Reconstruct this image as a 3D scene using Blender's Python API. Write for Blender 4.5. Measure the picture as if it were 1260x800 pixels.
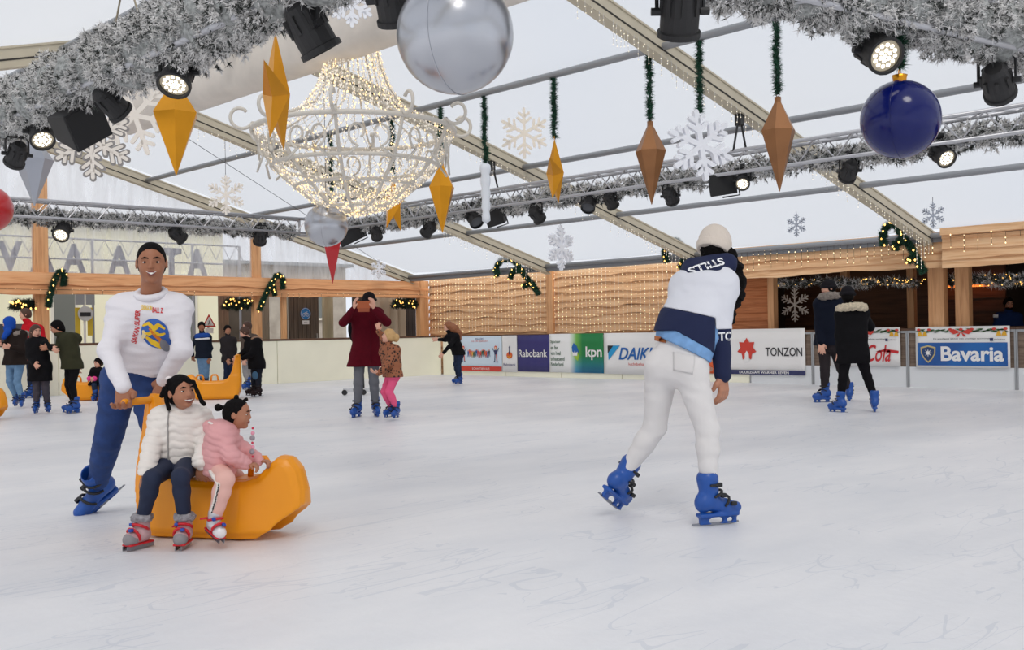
import bpy, bmesh, math, random
import numpy as np
from mathutils import Vector, Matrix, Euler
from mathutils.bvhtree import BVHTree

for o in list(bpy.data.objects):
    bpy.data.objects.remove(o)
SC = bpy.context.scene
COL = SC.collection
random.seed(7)
RNG = np.random.default_rng(11)

# ------------------------------------------------------------------ camera
YAW = math.radians(43.9)
PITCH = math.radians(0.33)
ROLL = math.radians(1.03)
FPX = 1300.0
CAMH = 1.12
CAM = Vector((0, 0, CAMH))
_f0 = Vector((math.sin(YAW)*math.cos(PITCH), math.cos(YAW)*math.cos(PITCH), math.sin(PITCH)))
_r0 = Vector((math.cos(YAW), -math.sin(YAW), 0))
_u0 = _r0.cross(_f0)
CF = _f0
CU = _u0*math.cos(ROLL) + _r0*math.sin(ROLL)
CR = _r0*math.cos(ROLL) - _u0*math.sin(ROLL)
cam_data = bpy.data.cameras.new('camera')
cam_data.sensor_width = 36.0
cam_data.lens = FPX/1260*36
cam_data.clip_end = 300
cam = bpy.data.objects.new('camera', cam_data)
COL.objects.link(cam)
cam.matrix_world = Matrix(((CR.x, CU.x, -CF.x, CAM.x), (CR.y, CU.y, -CF.y, CAM.y), (CR.z, CU.z, -CF.z, CAM.z), (0, 0, 0, 1)))
SC.camera = cam

# ------------------------------------------------------------------ world, exposure
SC.view_settings.view_transform = 'Standard'
SC.view_settings.look = 'None'
SC.view_settings.gamma = 1.0
SC.view_settings.use_curve_mapping = False
SC.view_settings.exposure = -0.09
world = bpy.data.worlds.new('overcast_sky')
SC.world = world
world.use_nodes = True
wn = world.node_tree.nodes
wl = world.node_tree.links
wn.clear()
w_out = wn.new('ShaderNodeOutputWorld')
w_bg = wn.new('ShaderNodeBackground')
w_tc = wn.new('ShaderNodeTexCoord')
w_ns = wn.new('ShaderNodeTexNoise')
w_ns.inputs['Scale'].default_value = 2.2
w_ns.inputs['Detail'].default_value = 3
w_rp = wn.new('ShaderNodeValToRGB')
w_rp.color_ramp.elements[0].position = 0.3
w_rp.color_ramp.elements[0].color = (0.84, 0.89, 0.98, 1)
w_rp.color_ramp.elements[1].position = 0.7
w_rp.color_ramp.elements[1].color = (0.95, 0.96, 0.98, 1)
wl.new(w_tc.outputs['Generated'], w_ns.inputs['Vector'])
wl.new(w_ns.outputs['Fac'], w_rp.inputs['Fac'])
wl.new(w_rp.outputs['Color'], w_bg.inputs['Color'])
w_bg.inputs['Strength'].default_value = 1.05
wl.new(w_bg.outputs['Background'], w_out.inputs['Surface'])
# a low, veiled winter sun: weak and very soft
sun_data = bpy.data.lights.new('veiled_sun', 'SUN')
sun_data.energy = 1.5
sun_data.angle = math.radians(18)
sun_data.color = (1.0, 0.95, 0.88)
sun = bpy.data.objects.new('veiled_sun', sun_data)
COL.objects.link(sun)
sun.rotation_euler = (math.radians(42), 0, math.radians(-38))

# ------------------------------------------------------------------ view helpers (photo frame -> rays, used to measure real positions)
def ray(px, py):
    return CF + CR*((px-630)/FPX) + CU*((400-py)/FPX)
def on_x(px, py, X):
    d = ray(px, py); return CAM + d*(X/d.x)
def on_y(px, py, Y):
    d = ray(px, py); return CAM + d*(Y/d.y)
def at_depth(px, py, Z):
    return CAM + ray(px, py)*Z

# ------------------------------------------------------------------ materials
def lin(c):
    return tuple(((v/255)/12.92 if v/255 <= 0.04045 else ((v/255+0.055)/1.055)**2.4) for v in c)
_M = {}
def mat(name, rgb, rough=0.6, metal=0.0, noise=0.0, nscale=8.0, bump=0.0, bscale=60.0, emit=None, estr=0.0, sheen=0.0, coat=0.0, spec=0.5, alpha=1.0, stretch=None):
    if name in _M: return _M[name]
    m = bpy.data.materials.new(name); m.use_nodes = True
    nt = m.node_tree; b = nt.nodes['Principled BSDF']
    col = lin(rgb)
    b.inputs['Base Color'].default_value = (*col, 1)
    b.inputs['Roughness'].default_value = rough
    b.inputs['Metallic'].default_value = metal
    b.inputs['Specular IOR Level'].default_value = spec
    if coat: b.inputs['Coat Weight'].default_value = coat
    if sheen: b.inputs['Sheen Weight'].default_value = sheen
    if alpha < 1: b.inputs['Alpha'].default_value = alpha
    if emit:
        b.inputs['Emission Color'].default_value = (*lin(emit), 1)
        b.inputs['Emission Strength'].default_value = estr
    vec = None
    if noise or bump:
        tc = nt.nodes.new('ShaderNodeTexCoord')
        vec = tc.outputs['Object']
        if stretch:
            mp = nt.nodes.new('ShaderNodeMapping'); mp.inputs['Scale'].default_value = stretch
            nt.links.new(vec, mp.inputs['Vector']); vec = mp.outputs['Vector']
    if noise:
        n = nt.nodes.new('ShaderNodeTexNoise'); n.inputs['Scale'].default_value = nscale; n.inputs['Detail'].default_value = 4
        r = nt.nodes.new('ShaderNodeValToRGB')
        r.color_ramp.elements[0].position = 0.3; r.color_ramp.elements[1].position = 0.7
        r.color_ramp.elements[0].color = (*[max(0, c*(1-noise)) for c in col], 1)
        r.color_ramp.elements[1].color = (*[min(1, c*(1+noise)) for c in col], 1)
        nt.links.new(vec, n.inputs['Vector']); nt.links.new(n.outputs['Fac'], r.inputs['Fac']); nt.links.new(r.outputs['Color'], b.inputs['Base Color'])
    if bump:
        n2 = nt.nodes.new('ShaderNodeTexNoise'); n2.inputs['Scale'].default_value = bscale; n2.inputs['Detail'].default_value = 3
        bp = nt.nodes.new('ShaderNodeBump'); bp.inputs['Strength'].default_value = bump; bp.inputs['Distance'].default_value = 0.01
        nt.links.new(vec, n2.inputs['Vector']); nt.links.new(n2.outputs['Fac'], bp.inputs['Height']); nt.links.new(bp.outputs['Normal'], b.inputs['Normal'])
    _M[name] = m
    return m

def ramp_mat(name, cols, scale, rough=0.6, stretch=(1, 1, 1), kind='noise', detail=4, bump=0.0, distort=0.0):
    if name in _M: return _M[name]
    m = bpy.data.materials.new(name); m.use_nodes = True
    nt = m.node_tree; b = nt.nodes['Principled BSDF']
    b.inputs['Roughness'].default_value = rough
    tc = nt.nodes.new('ShaderNodeTexCoord'); mp = nt.nodes.new('ShaderNodeMapping')
    mp.inputs['Scale'].default_value = stretch
    if kind == 'noise':
        n = nt.nodes.new('ShaderNodeTexNoise'); n.inputs['Detail'].default_value = detail; n.inputs['Distortion'].default_value = distort
        fac = n.outputs['Fac']
    else:
        n = nt.nodes.new('ShaderNodeTexVoronoi'); fac = n.outputs['Distance']
    n.inputs['Scale'].default_value = scale
    r = nt.nodes.new('ShaderNodeValToRGB'); e = r.color_ramp.elements
    while len(e) < len(cols): e.new(0.5)
    for i, (p, c) in enumerate(cols):
        e[i].position = p; e[i].color = (*lin(c), 1)
    nt.links.new(tc.outputs['Object'], mp.inputs['Vector']); nt.links.new(mp.outputs['Vector'], n.inputs['Vector'])
    nt.links.new(fac, r.inputs['Fac']); nt.links.new(r.outputs['Color'], b.inputs['Base Color'])
    if bump:
        bp = nt.nodes.new('ShaderNodeBump'); bp.inputs['Strength'].default_value = bump; bp.inputs['Distance'].default_value = 0.02
        nt.links.new(fac, bp.inputs['Height']); nt.links.new(bp.outputs['Normal'], b.inputs['Normal'])
    _M[name] = m
    return m

# ------------------------------------------------------------------ object helpers
def link(name, me, material=None, parent=None, smooth=False):
    o = bpy.data.objects.new(name, me); COL.objects.link(o)
    if material is not None:
        for mm in (material if isinstance(material, (list, tuple)) else [material]): me.materials.append(mm)
    if smooth: me.polygons.foreach_set('use_smooth', [True]*len(me.polygons))
    if parent is not None: o.parent = parent
    return o
def thing(name, label, cat, loc=(0, 0, 0), rotz=0, group=None, rot=None):
    o = bpy.data.objects.new(name, None); COL.objects.link(o)
    o.empty_display_size = 0.1
    o.location = loc
    o.rotation_euler = rot if rot else (0, 0, rotz)
    o['label'] = label; o['category'] = cat
    if group: o['group'] = group
    return o
def tag(o, label, cat, group=None, kind=None):
    o['label'] = label; o['category'] = cat
    if group: o['group'] = group
    if kind: o['kind'] = kind
    return o
def struct(o, label=None, cat=None):
    o['kind'] = 'structure'
    if label: o['label'] = label
    if cat: o['category'] = cat
    return o
def copy_tree(o, parent=None):
    c = o.copy(); COL.objects.link(c)
    if parent is not None: c.parent = parent
    for ch in list(o.children): copy_tree(ch, c)
    return c

class MB:
    """collects verts / faces, builds one mesh"""
    def __init__(s): s.v = []; s.f = []; s.mi = []
    def add(s, vs, fs, mi=0):
        n = len(s.v); s.v.extend([tuple(p) for p in vs]); s.f.extend([tuple(i+n for i in f) for f in fs]); s.mi.extend([mi]*len(fs)); return s
    def box(s, lo, hi, mi=0):
        x0, y0, z0 = lo; x1, y1, z1 = hi
        vs = [(x0, y0, z0), (x1, y0, z0), (x1, y1, z0), (x0, y1, z0), (x0, y0, z1), (x1, y0, z1), (x1, y1, z1), (x0, y1, z1)]
        return s.add(vs, [(0, 3, 2, 1), (4, 5, 6, 7), (0, 1, 5, 4), (1, 2, 6, 5), (2, 3, 7, 6), (3, 0, 4, 7)], mi)
    def obox(s, c, half, R, mi=0):
        vs = []
        for k in (-1, 1):
            for (i, j) in ((-1, -1), (1, -1), (1, 1), (-1, 1)):
                vs.append(Vector(c) + R @ Vector((i*half[0], j*half[1], k*half[2])))
        return s.add(vs, [(0, 3, 2, 1), (4, 5, 6, 7), (0, 1, 5, 4), (1, 2, 6, 5), (2, 3, 7, 6), (3, 0, 4, 7)], mi)
    def beam(s, a, b, w, h, up=(0, 0, 1), mi=0):
        a = Vector(a); b = Vector(b); d = (b-a).normalized(); u = Vector(up); sd = d.cross(u).normalized(); u2 = sd.cross(d)
        vs = []
        for p in (a, b):
            for (i, j) in ((-1, -1), (1, -1), (1, 1), (-1, 1)):
                vs.append(p + sd*(i*w/2) + u2*(j*h/2))
        return s.add(vs, [(0, 3, 2, 1), (4, 5, 6, 7), (0, 1, 5, 4), (1, 2, 6, 5), (2, 3, 7, 6), (3, 0, 4, 7)], mi)
    def tube(s, pts, r, n=8, mi=0, closed=False, r2=None):
        pts = [Vector(p) for p in pts]; N = len(pts); vs = []; prev = None
        for i, p in enumerate(pts):
            if closed: d = pts[(i+1) % N]-pts[i-1]
            else: d = pts[min(i+1, N-1)]-pts[max(i-1, 0)]
            if d.length < 1e-9: d = Vector((0, 0, 1))
            d.normalize()
            if prev is None:
                a = Vector((0, 0, 1)) if abs(d.z) < 0.9 else Vector((1, 0, 0))
                u = d.cross(a).normalized()
            else:
                u = (prev - d*prev.dot(d)).normalized()
            prev = u; w = d.cross(u)
            rr = r[i] if isinstance(r, (list, tuple)) else (r if r2 is None else r+(r2-r)*i/(N-1))
            for k in range(n):
                t = 2*math.pi*k/n
                vs.append(p + (u*math.cos(t) + w*math.sin(t))*rr)
        fs = []
        for i in range(N if closed else N-1):
            j = (i+1) % N
            for k in range(n):
                fs.append((i*n+k, i*n+(k+1) % n, j*n+(k+1) % n, j*n+k))
        if not closed:
            fs.append(tuple(range(n-1, -1, -1))); fs.append(tuple((N-1)*n+k for k in range(n)))
        return s.add(vs, fs, mi)
    def lathe(s, prof, n=24, M=None, mi=0, cap=True):
        vs = []; fs = []
        for (r, z) in prof:
            for k in range(n):
                t = 2*math.pi*k/n
                v = Vector((r*math.cos(t), r*math.sin(t), z))
                vs.append(M @ v if M is not None else v)
        for i in range(len(prof)-1):
            for k in range(n):
                fs.append((i*n+k, i*n+(k+1) % n, (i+1)*n+(k+1) % n, (i+1)*n+k))
        if cap:
            if prof[0][0] > 1e-4: fs.append(tuple(range(n-1, -1, -1)))
            if prof[-1][0] > 1e-4: fs.append(tuple((len(prof)-1)*n+k for k in range(n)))
        return s.add(vs, fs, mi)
    def build(s, name, material, parent=None, smooth=False, bevel=0):
        me = bpy.data.meshes.new(name); me.from_pydata(s.v, [], s.f); me.update()
        o = link(name, me, material, parent, smooth)
        if any(s.mi): me.polygons.foreach_set('material_index', s.mi)
        if bevel:
            md = o.modifiers.new('bevel', 'BEVEL'); md.width = bevel; md.segments = 2; md.limit_method = 'ANGLE'
        return o

def sphere_prof(r, n=16, cz=0):
    return [(max(1e-5, r*math.sin(math.pi*i/n)), cz - r*math.cos(math.pi*i/n)) for i in range(n+1)]

def text_mesh(body, w, h, bold=0.0, shear=0.0, extrude=0.0, spacing=1.0):
    """text outline fitted into a w x h box centred on the origin (x right, y up)"""
    cu = bpy.data.curves.new('lettering', 'FONT'); cu.body = body; cu.size = 1; cu.offset = bold; cu.shear = shear; cu.extrude = 0
    cu.space_character = spacing; cu.resolution_u = 4
    to = bpy.data.objects.new('lettering', cu); COL.objects.link(to)
    dg = bpy.context.evaluated_depsgraph_get()
    me = bpy.data.meshes.new_from_object(to.evaluated_get(dg))
    bpy.data.objects.remove(to); bpy.data.curves.remove(cu)
    vs = np.array([v.co[:] for v in me.vertices]); mn = vs.min(0); mx = vs.max(0)
    vs = (vs-(mn+mx)/2)
    vs[:, 0] *= w/(mx[0]-mn[0]); vs[:, 1] *= h/(mx[1]-mn[1]); vs[:, 2] = 0
    fs = [tuple(p.vertices) for p in me.polygons]
    bpy.data.meshes.remove(me)
    return vs, fs
MX_RIGHT = Matrix(((0, 0, -1), (-1, 0, 0), (0, 1, 0)))      # flat art on the long side wall, facing the ice
def put(mb, vs, fs, origin, M3=MX_RIGHT, off=0.0, mi=0):
    o = Vector(origin)
    mb.add([o + M3 @ Vector((v[0], v[1], off)) for v in vs], fs, mi)
def letters(name, body, c, w, h, material, parent, M3=MX_RIGHT, off=0.006, **kw):
    vs, fs = text_mesh(body, w, h, **kw); mb = MB(); put(mb, vs, fs, c, M3, off)
    return mb.build(name, material, parent)
# ================================================================== SETTING
XR = 18.3      # long side wall plane
YG = 22.3      # gable plane
XB = 18.08     # rink board face, long side
YB = 21.5      # rink board face, gable side
XRIDGE, ZRIDGE, SLOPE, XEAVE = 7.6, 5.30, 0.27, 17.7
RAFT_Y = [22.3, 17.2, 12.95, 8.05, 3.1, -2.0]
def zroof(x): return ZRIDGE - SLOPE*abs(x-XRIDGE)

# ice
def ice_material():
    m = bpy.data.materials.new('scraped_ice'); m.use_nodes = True; nt = m.node_tree; b = nt.nodes['Principled BSDF']
    tc = nt.nodes.new('ShaderNodeTexCoord')
    n = nt.nodes.new('ShaderNodeTexNoise'); n.inputs['Scale'].default_value = 0.55; n.inputs['Detail'].default_value = 6; n.inputs['Roughness'].default_value = 0.6
    mp = nt.nodes.new('ShaderNodeMapping'); mp.inputs['Rotation'].default_value = (0, 0, 0.75); mp.inputs['Scale'].default_value = (1, 2.4, 1)
    r = nt.nodes.new('ShaderNodeValToRGB')
    r.color_ramp.elements[0].position = 0.3; r.color_ramp.elements[0].color = (*lin((219, 220, 224)), 1)
    r.color_ramp.elements[1].position = 0.7; r.color_ramp.elements[1].color = (*lin((236, 235, 236)), 1)
    # skate scratches: thin bands of stretched, distorted noise
    mixp = None
    cur = None
    for i, (rot, st, sc, lo) in enumerate([(0.5, 0.10, 2.2, .024), (-0.4, 0.07, 1.6, .02), (1.3, 0.12, 2.8, .022), (2.2, 0.09, 2.0, .02)]):
        m1 = nt.nodes.new('ShaderNodeMapping'); m1.inputs['Rotation'].default_value = (0, 0, rot); m1.inputs['Scale'].default_value = (st*3, 1.3, 1); m1.inputs['Location'].default_value = (i*7, i*3, 0)
        n1 = nt.nodes.new('ShaderNodeTexNoise'); n1.inputs['Scale'].default_value = sc; n1.inputs['Detail'].default_value = 1.5; n1.inputs['Distortion'].default_value = 0.6
        s1 = nt.nodes.new('ShaderNodeMath'); s1.operation = 'SUBTRACT'; s1.inputs[1].default_value = 0.5
        s2 = nt.nodes.new('ShaderNodeMath'); s2.operation = 'ABSOLUTE'
        s3 = nt.nodes.new('ShaderNodeMath'); s3.operation = 'LESS_THAN'; s3.inputs[1].default_value = lo*0.16
        nt.links.new(tc.outputs['Object'], m1.inputs['Vector']); nt.links.new(m1.outputs['Vector'], n1.inputs['Vector'])
        nt.links.new(n1.outputs['Fac'], s1.inputs[0]); nt.links.new(s1.outputs[0], s2.inputs[0]); nt.links.new(s2.outputs[0], s3.inputs[0])
        if cur is None: cur = s3.outputs[0]
        else:
            a = nt.nodes.new('ShaderNodeMath'); a.operation = 'MAXIMUM'; nt.links.new(cur, a.inputs[0]); nt.links.new(s3.outputs[0], a.inputs[1]); cur = a.outputs[0]
    mk = nt.nodes.new('ShaderNodeTexNoise'); mk.inputs['Scale'].default_value = 1.1
    mk2 = nt.nodes.new('ShaderNodeMath'); mk2.operation = 'GREATER_THAN'; mk2.inputs[1].default_value = 0.5
    nt.links.new(tc.outputs['Object'], mk.inputs['Vector']); nt.links.new(mk.outputs['Fac'], mk2.inputs[0])
    ml = nt.nodes.new('ShaderNodeMath'); ml.operation = 'MULTIPLY'; nt.links.new(cur, ml.inputs[0]); nt.links.new(mk2.outputs[0], ml.inputs[1])
    m3 = nt.nodes.new('ShaderNodeMath'); m3.operation = 'MULTIPLY'; m3.inputs[1].default_value = 0.28; nt.links.new(ml.outputs[0], m3.inputs[0])
    mx = nt.nodes.new('ShaderNodeMixRGB'); mx.inputs['Color2'].default_value = (*lin((176, 184, 198)), 1)
    nt.links.new(tc.outputs['Object'], mp.inputs['Vector']); nt.links.new(mp.outputs['Vector'], n.inputs['Vector']); nt.links.new(n.outputs['Fac'], r.inputs['Fac'])
    nt.links.new(r.outputs['Color'], mx.inputs['Color1']); nt.links.new(m3.outputs[0], mx.inputs['Fac']); nt.links.new(mx.outputs['Color'], b.inputs['Base Color'])
    b.inputs['Roughness'].default_value = 0.42; b.inputs['Specular IOR Level'].default_value = 0.35
    bn = nt.nodes.new('ShaderNodeTexNoise'); bn.inputs['Scale'].default_value = 14; bn.inputs['Detail'].default_value = 5
    bp = nt.nodes.new('ShaderNodeBump'); bp.inputs['Strength'].default_value = 0.35; bp.inputs['Distance'].default_value = 0.01
    nt.links.new(tc.outputs['Object'], bn.inputs['Vector']); nt.links.new(bn.outputs['Fac'], bp.inputs['Height']); nt.links.new(bp.outputs['Normal'], b.inputs['Normal'])
    return m
mb = MB(); mb.box((-12, -12, -0.15), (XB+0.05, YB+0.05, 0))
floor = struct(mb.build('floor', ice_material()))
mb = MB(); mb.box((-40, YB+0.06, -0.2), (60, 70, -0.03)); mb.box((XB+0.06, -12, -0.2), (60, YB+0.06, -0.03))
struct(mb.build('floor_outside', mat('paving', (150, 140, 128), 0.8, noise=0.15, nscale=3)))

# roof membrane: thin translucent sheet that lets the daylight through
def membrane():
    m = bpy.data.materials.new('roof_membrane'); m.use_nodes = True; nt = m.node_tree; nt.nodes.remove(nt.nodes['Principled BSDF'])
    out = nt.nodes['Material Output']
    tr = nt.nodes.new('ShaderNodeBsdfTransparent'); tr.inputs['Color'].default_value = (0.86, 0.87, 0.88, 1)
    tl = nt.nodes.new('ShaderNodeBsdfTranslucent'); tl.inputs['Color'].default_value = (0.82, 0.83, 0.86, 1)
    df = nt.nodes.new('ShaderNodeBsdfDiffuse'); df.inputs['Color'].default_value = (0.8, 0.8, 0.82, 1)
    a = nt.nodes.new('ShaderNodeMixShader'); a.inputs[0].default_value = 0.5
    c = nt.nodes.new('ShaderNodeMixShader'); c.inputs[0].default_value = 0.34
    nt.links.new(tl.outputs[0], a.inputs[1]); nt.links.new(df.outputs[0], a.inputs[2])
    nt.links.new(tr.outputs[0], c.inputs[1]); nt.links.new(a.outputs[0], c.inputs[2]); nt.links.new(c.outputs[0], out.inputs[0])
    return m
MEM = membrane()
mb = MB()
ys = sorted(RAFT_Y+[-7])
nx = 9
for j in range(len(ys)-1):
    for side in (0, 1):
        x0, x1 = (XRIDGE, XEAVE+0.1) if side == 0 else (XRIDGE-10.1, XRIDGE)
        vs = []; fs = []
        for a in range(nx):
            for c in range(5):
                x = x0+(x1-x0)*a/(nx-1); y = ys[j]+(ys[j+1]-ys[j])*c/4
                sag = 0.05*math.sin(math.pi*c/4)
                vs.append((x, y, zroof(x)+0.19-sag))
        for a in range(nx-1):
            for c in range(4):
                fs.append((a*5+c, (a+1)*5+c, (a+1)*5+c+1, a*5+c+1))
        mb.add(vs, fs)
ceil = struct(mb.build('ceiling', MEM, smooth=True))

CREAM = mat('cream_aluminium', (196, 186, 164), 0.45, noise=0.06, nscale=3)
GREYAL = mat('grey_aluminium', (150, 152, 156), 0.4, metal=0.3)
DARKSLOT = mat('dark_slot', (52, 48, 44), 0.7)
n = 0
for y in RAFT_Y:
    for sgn in (1, -1):
        mb = MB()
        a = (XRIDGE, y, ZRIDGE); b = (XRIDGE+sgn*10.15, y, ZRIDGE-SLOPE*10.15)
        mb.beam(a, b, 0.13, 0.20)
        # flanges and the keder slot along the underside
        a2 = (a[0], a[1], a[2]-0.115); b2 = (b[0], b[1], b[2]-0.115); mb.beam(a2, b2, 0.16, 0.025)
        a2 = (a[0], a[1], a[2]+0.115); b2 = (b[0], b[1], b[2]+0.115); mb.beam(a2, b2, 0.16, 0.025)
        for sx in (-1, 1):
            mb.beam((a[0], a[1]+sx*0.068, a[2]-0.03), (b[0], b[1]+sx*0.068, b[2]-0.03), 0.006, 0.02, mi=1)
        n += 1
        struct(mb.build('trim_%d' % n, [CREAM, DARKSLOT]))
PUR_X = [10.35, 12.75, 15.2, 17.62, 4.95, 2.45, 0.0]
for x in PUR_X:
    mb = MB()
    mb.tube([(x, -6, zroof(x)+0.02), (x, YG, zroof(x)+0.02)], 0.048, 10)
    n += 1
    struct(mb.build('trim_%d' % n, GREYAL, smooth=True))
# eave gutter beam
mb = MB(); mb.box((17.62, -6, 2.50), (17.80, YG, 2.62)); n += 1
struct(mb.build('trim_%d' % n, mat('gutter_grey', (120, 122, 126), 0.5)))
# white liner hanging under the ridge
mb = MB()
for yy0, yy1 in ((3.1, 17.2),):
    vs = []; fs = []; N = 60
    prof = [(-0.20, -0.03), (-0.23, -0.2), (-0.24, -0.45), (-0.22, -0.70), (-0.14, -0.78), (0, -0.80), (0.14, -0.78), (0.22, -0.70), (0.24, -0.45), (0.23, -0.2), (0.20, -0.03)]
    for i in range(N+1):
        y = yy0+(yy1-yy0)*i/N; w = 0.012*math.sin(i*1.3)+0.008*math.sin(i*3.1)
        for (dx, dz) in prof:
            vs.append((XRIDGE+dx+w, y, ZRIDGE+0.02+dz+w*0.6))
    P = len(prof)
    for i in range(N):
        for k in range(P):
            k2 = (k+1) % P
            fs.append((i*P+k, i*P+k2, (i+1)*P+k2, (i+1)*P+k))
    fs.append(tuple(range(P))); fs.append(tuple(N*P+k for k in range(P-1, -1, -1)))
    mb.add(vs, fs)
liner = mb.build('ridge_air_duct', mat('white_duct_fabric', (222, 214, 204), 0.7, noise=0.08, nscale=2.5), smooth=True)
tag(liner, 'long white fabric air duct hanging under the tent ridge', 'air duct')

# ---------------------------------------------------------------- wood
W_LIGHT = ramp_mat('spruce_light', [(0.25, (206, 152, 106)), (0.5, (234, 188, 142)), (0.8, (246, 210, 168))], 2.2, 0.65, (6, 0.5, 9), bump=0.25, distort=0.8)
W_ORANGE = ramp_mat('spruce_orange', [(0.2, (150, 84, 44)), (0.5, (200, 122, 72)), (0.85, (222, 150, 98))], 2.4, 0.65, (6, 0.5, 9), bump=0.3, distort=0.8)
W_LIGHTX = ramp_mat('spruce_light_gable', [(0.25, (198, 130, 82)), (0.5, (232, 168, 116)), (0.8, (244, 192, 142))], 2.2, 0.65, (0.5, 6, 9), bump=0.25, distort=0.8)
W_POST = ramp_mat('spruce_post', [(0.2, (186, 126, 82)), (0.5, (222, 166, 116)), (0.85, (238, 190, 142))], 2.5, 0.65, (7, 7, 0.5), bump=0.2, distort=0.6)
W_DARK = ramp_mat('old_brown_board', [(0.2, (84, 66, 54)), (0.5, (116, 98, 84)), (0.85, (140, 122, 106))], 3.0, 0.7, (5, 0.6, 8), bump=0.2, distort=0.5)
W_RAIL = ramp_mat('cap_rail_brown', [(0.3, (74, 50, 36)), (0.7, (108, 76, 54))], 3.0, 0.6, (1, 1, 1))

def waney_planks(axis, plane, u0, u1, z0, z1, n, face=-1, wav=0.03, seed=0, thick=0.035, tilt=0.03, gap=0.0, mb=None):
    """lapped boards with an irregular bark edge; axis 'y' = wall running along Y on plane x"""
    rg = random.Random(seed); mb = mb or MB()
    H = (z1-z0)/n; L = u1-u0; N = max(4, int(abs(L)/0.12))
    for i in range(n):
        zb = z0+i*H; zt = zb+H*1.12 if i < n-1 else z1
        ph = [rg.uniform(0, 6.28) for _ in range(4)]; am = wav*rg.uniform(0.5, 1.2)
        vs = []; fs = []
        for k in range(N+1):
            u = u0+L*k/N
            e = am*(0.5*math.sin(u*1.1+ph[0])+0.35*math.sin(u*2.9+ph[1])+0.25*math.sin(u*6.3+ph[2]))+0.004*rg.uniform(-1, 1)
            lo = zb+e-0.01+(0.03 if i == 0 else 0)
            offs_b = face*(tilt+thick); offs_t = face*thick*0.9
            pts = [(offs_t, zt), (offs_b, lo), (offs_b-face*thick, lo), (offs_t-face*thick, zt)]
            for (o_, z_) in pts:
                vs.append((plane+o_, u, z_) if axis == 'y' else (u, plane+o_, z_))
        for k in range(N):
            for q in range(4):
                q2 = (q+1) % 4
                fs.append((k*4+q, k*4+q2, (k+1)*4+q2, (k+1)*4+q))
        fs.append((3, 2, 1, 0)); fs.append((N*4, N*4+1, N*4+2, N*4+3))
        mb.add(vs, fs)
    return mb

# long side: plank wall, two bays
mb = waney_planks('y', XR+0.10, 12.62, 22.3, 0.0, 2.56, 14, seed=3, wav=0.06, tilt=0.055)
mb.box((XR+0.12, 12.62, 0), (XR+0.2, 22.3, 2.5))
struct(mb.build('wall_right', W_LIGHT))
# chalet front: fascia
mb = waney_planks('y', 17.72, 7.80, 12.60, 2.05, 2.68, 4, seed=5, wav=0.03, tilt=0.035)
struct(mb.build('wall_right_chalet_fascia', W_LIGHT))
mb = waney_planks('y', 17.62, -3, 7.78, 2.04, 2.70, 4, seed=9, wav=0.025, tilt=0.035)
mb.box((17.50, -3, 2.60), (17.60, 7.78, 2.72))
struct(mb.build('wall_right_bar_fascia', W_LIGHT))
# chalet shell: back wall, sides, ceiling, floor counter
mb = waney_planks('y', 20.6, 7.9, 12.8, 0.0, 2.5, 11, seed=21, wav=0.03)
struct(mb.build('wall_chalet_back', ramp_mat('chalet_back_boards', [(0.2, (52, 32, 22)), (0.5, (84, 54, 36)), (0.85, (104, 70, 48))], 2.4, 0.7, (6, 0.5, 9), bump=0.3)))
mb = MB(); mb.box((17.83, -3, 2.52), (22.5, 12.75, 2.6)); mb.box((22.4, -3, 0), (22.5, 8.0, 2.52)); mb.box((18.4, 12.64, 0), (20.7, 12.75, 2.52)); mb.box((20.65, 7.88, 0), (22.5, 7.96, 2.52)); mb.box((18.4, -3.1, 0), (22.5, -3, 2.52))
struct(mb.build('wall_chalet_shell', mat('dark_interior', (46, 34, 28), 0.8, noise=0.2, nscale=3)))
mb = waney_planks('y', XR+0.14, 11.62, 12.62, 0.9, 2.12, 7, seed=31, wav=0.02)
struct(mb.build('wall_right_infill', W_ORANGE))
k = 0
def post(x0, x1, y0, y1, z0, z1, m=None):
    global n
    n += 1; mbp = MB(); mbp.box((x0, y0, z0), (x1, y1, z1))
    return struct(mbp.build('trim_%d' % n, m or W_POST, bevel=0.008))
post(XR-0.06, XR+0.10, 17.55, 17.75, 0, 2.58)
post(XR-0.02, XR+0.14, 11.50, 11.64, 0, 2.14)
post(XR-0.16, XR+0.02, 8.02, 8.30, 0, 2.5)
post(XR-0.08, XR+0.08, 7.62, 7.86, 0, 2.12)
post(XR+0.5, XR+0.64, 10.2, 10.34, 0, 2.5)
post(XR+1.2, XR+1.34, 9.2, 9.34, 0, 2.5)

# gable end
mb = waney_planks('x', YG-0.02, -3, 18.25, 2.04, 2.50, 2, seed=41, wav=0.03, tilt=0.04, thick=0.05)
mb.box((-3, YG-0.02, 2.06), (18.25, YG+0.08, 2.5))
struct(mb.build('wall_gable_fascia', W_LIGHTX))
for px_ in (8.1, 13.1):
    w_ = 0.14 if px_ < 9 else 0.10
    post(px_-w_, px_+w_, YG+0.02, YG+0.18, 0, zroof(px_))
post(17.95, 18.25, YG-0.10, YG+0.1, 0, 2.52)
post(13.75, 13.87, YG, YG+0.1, 1.0, 2.06)
post(10.0-0.03, 10.0+0.03, YG+0.02, YG+0.1, 1.0, 2.06, mat('dark_frame', (60, 52, 46), 0.6))
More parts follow.
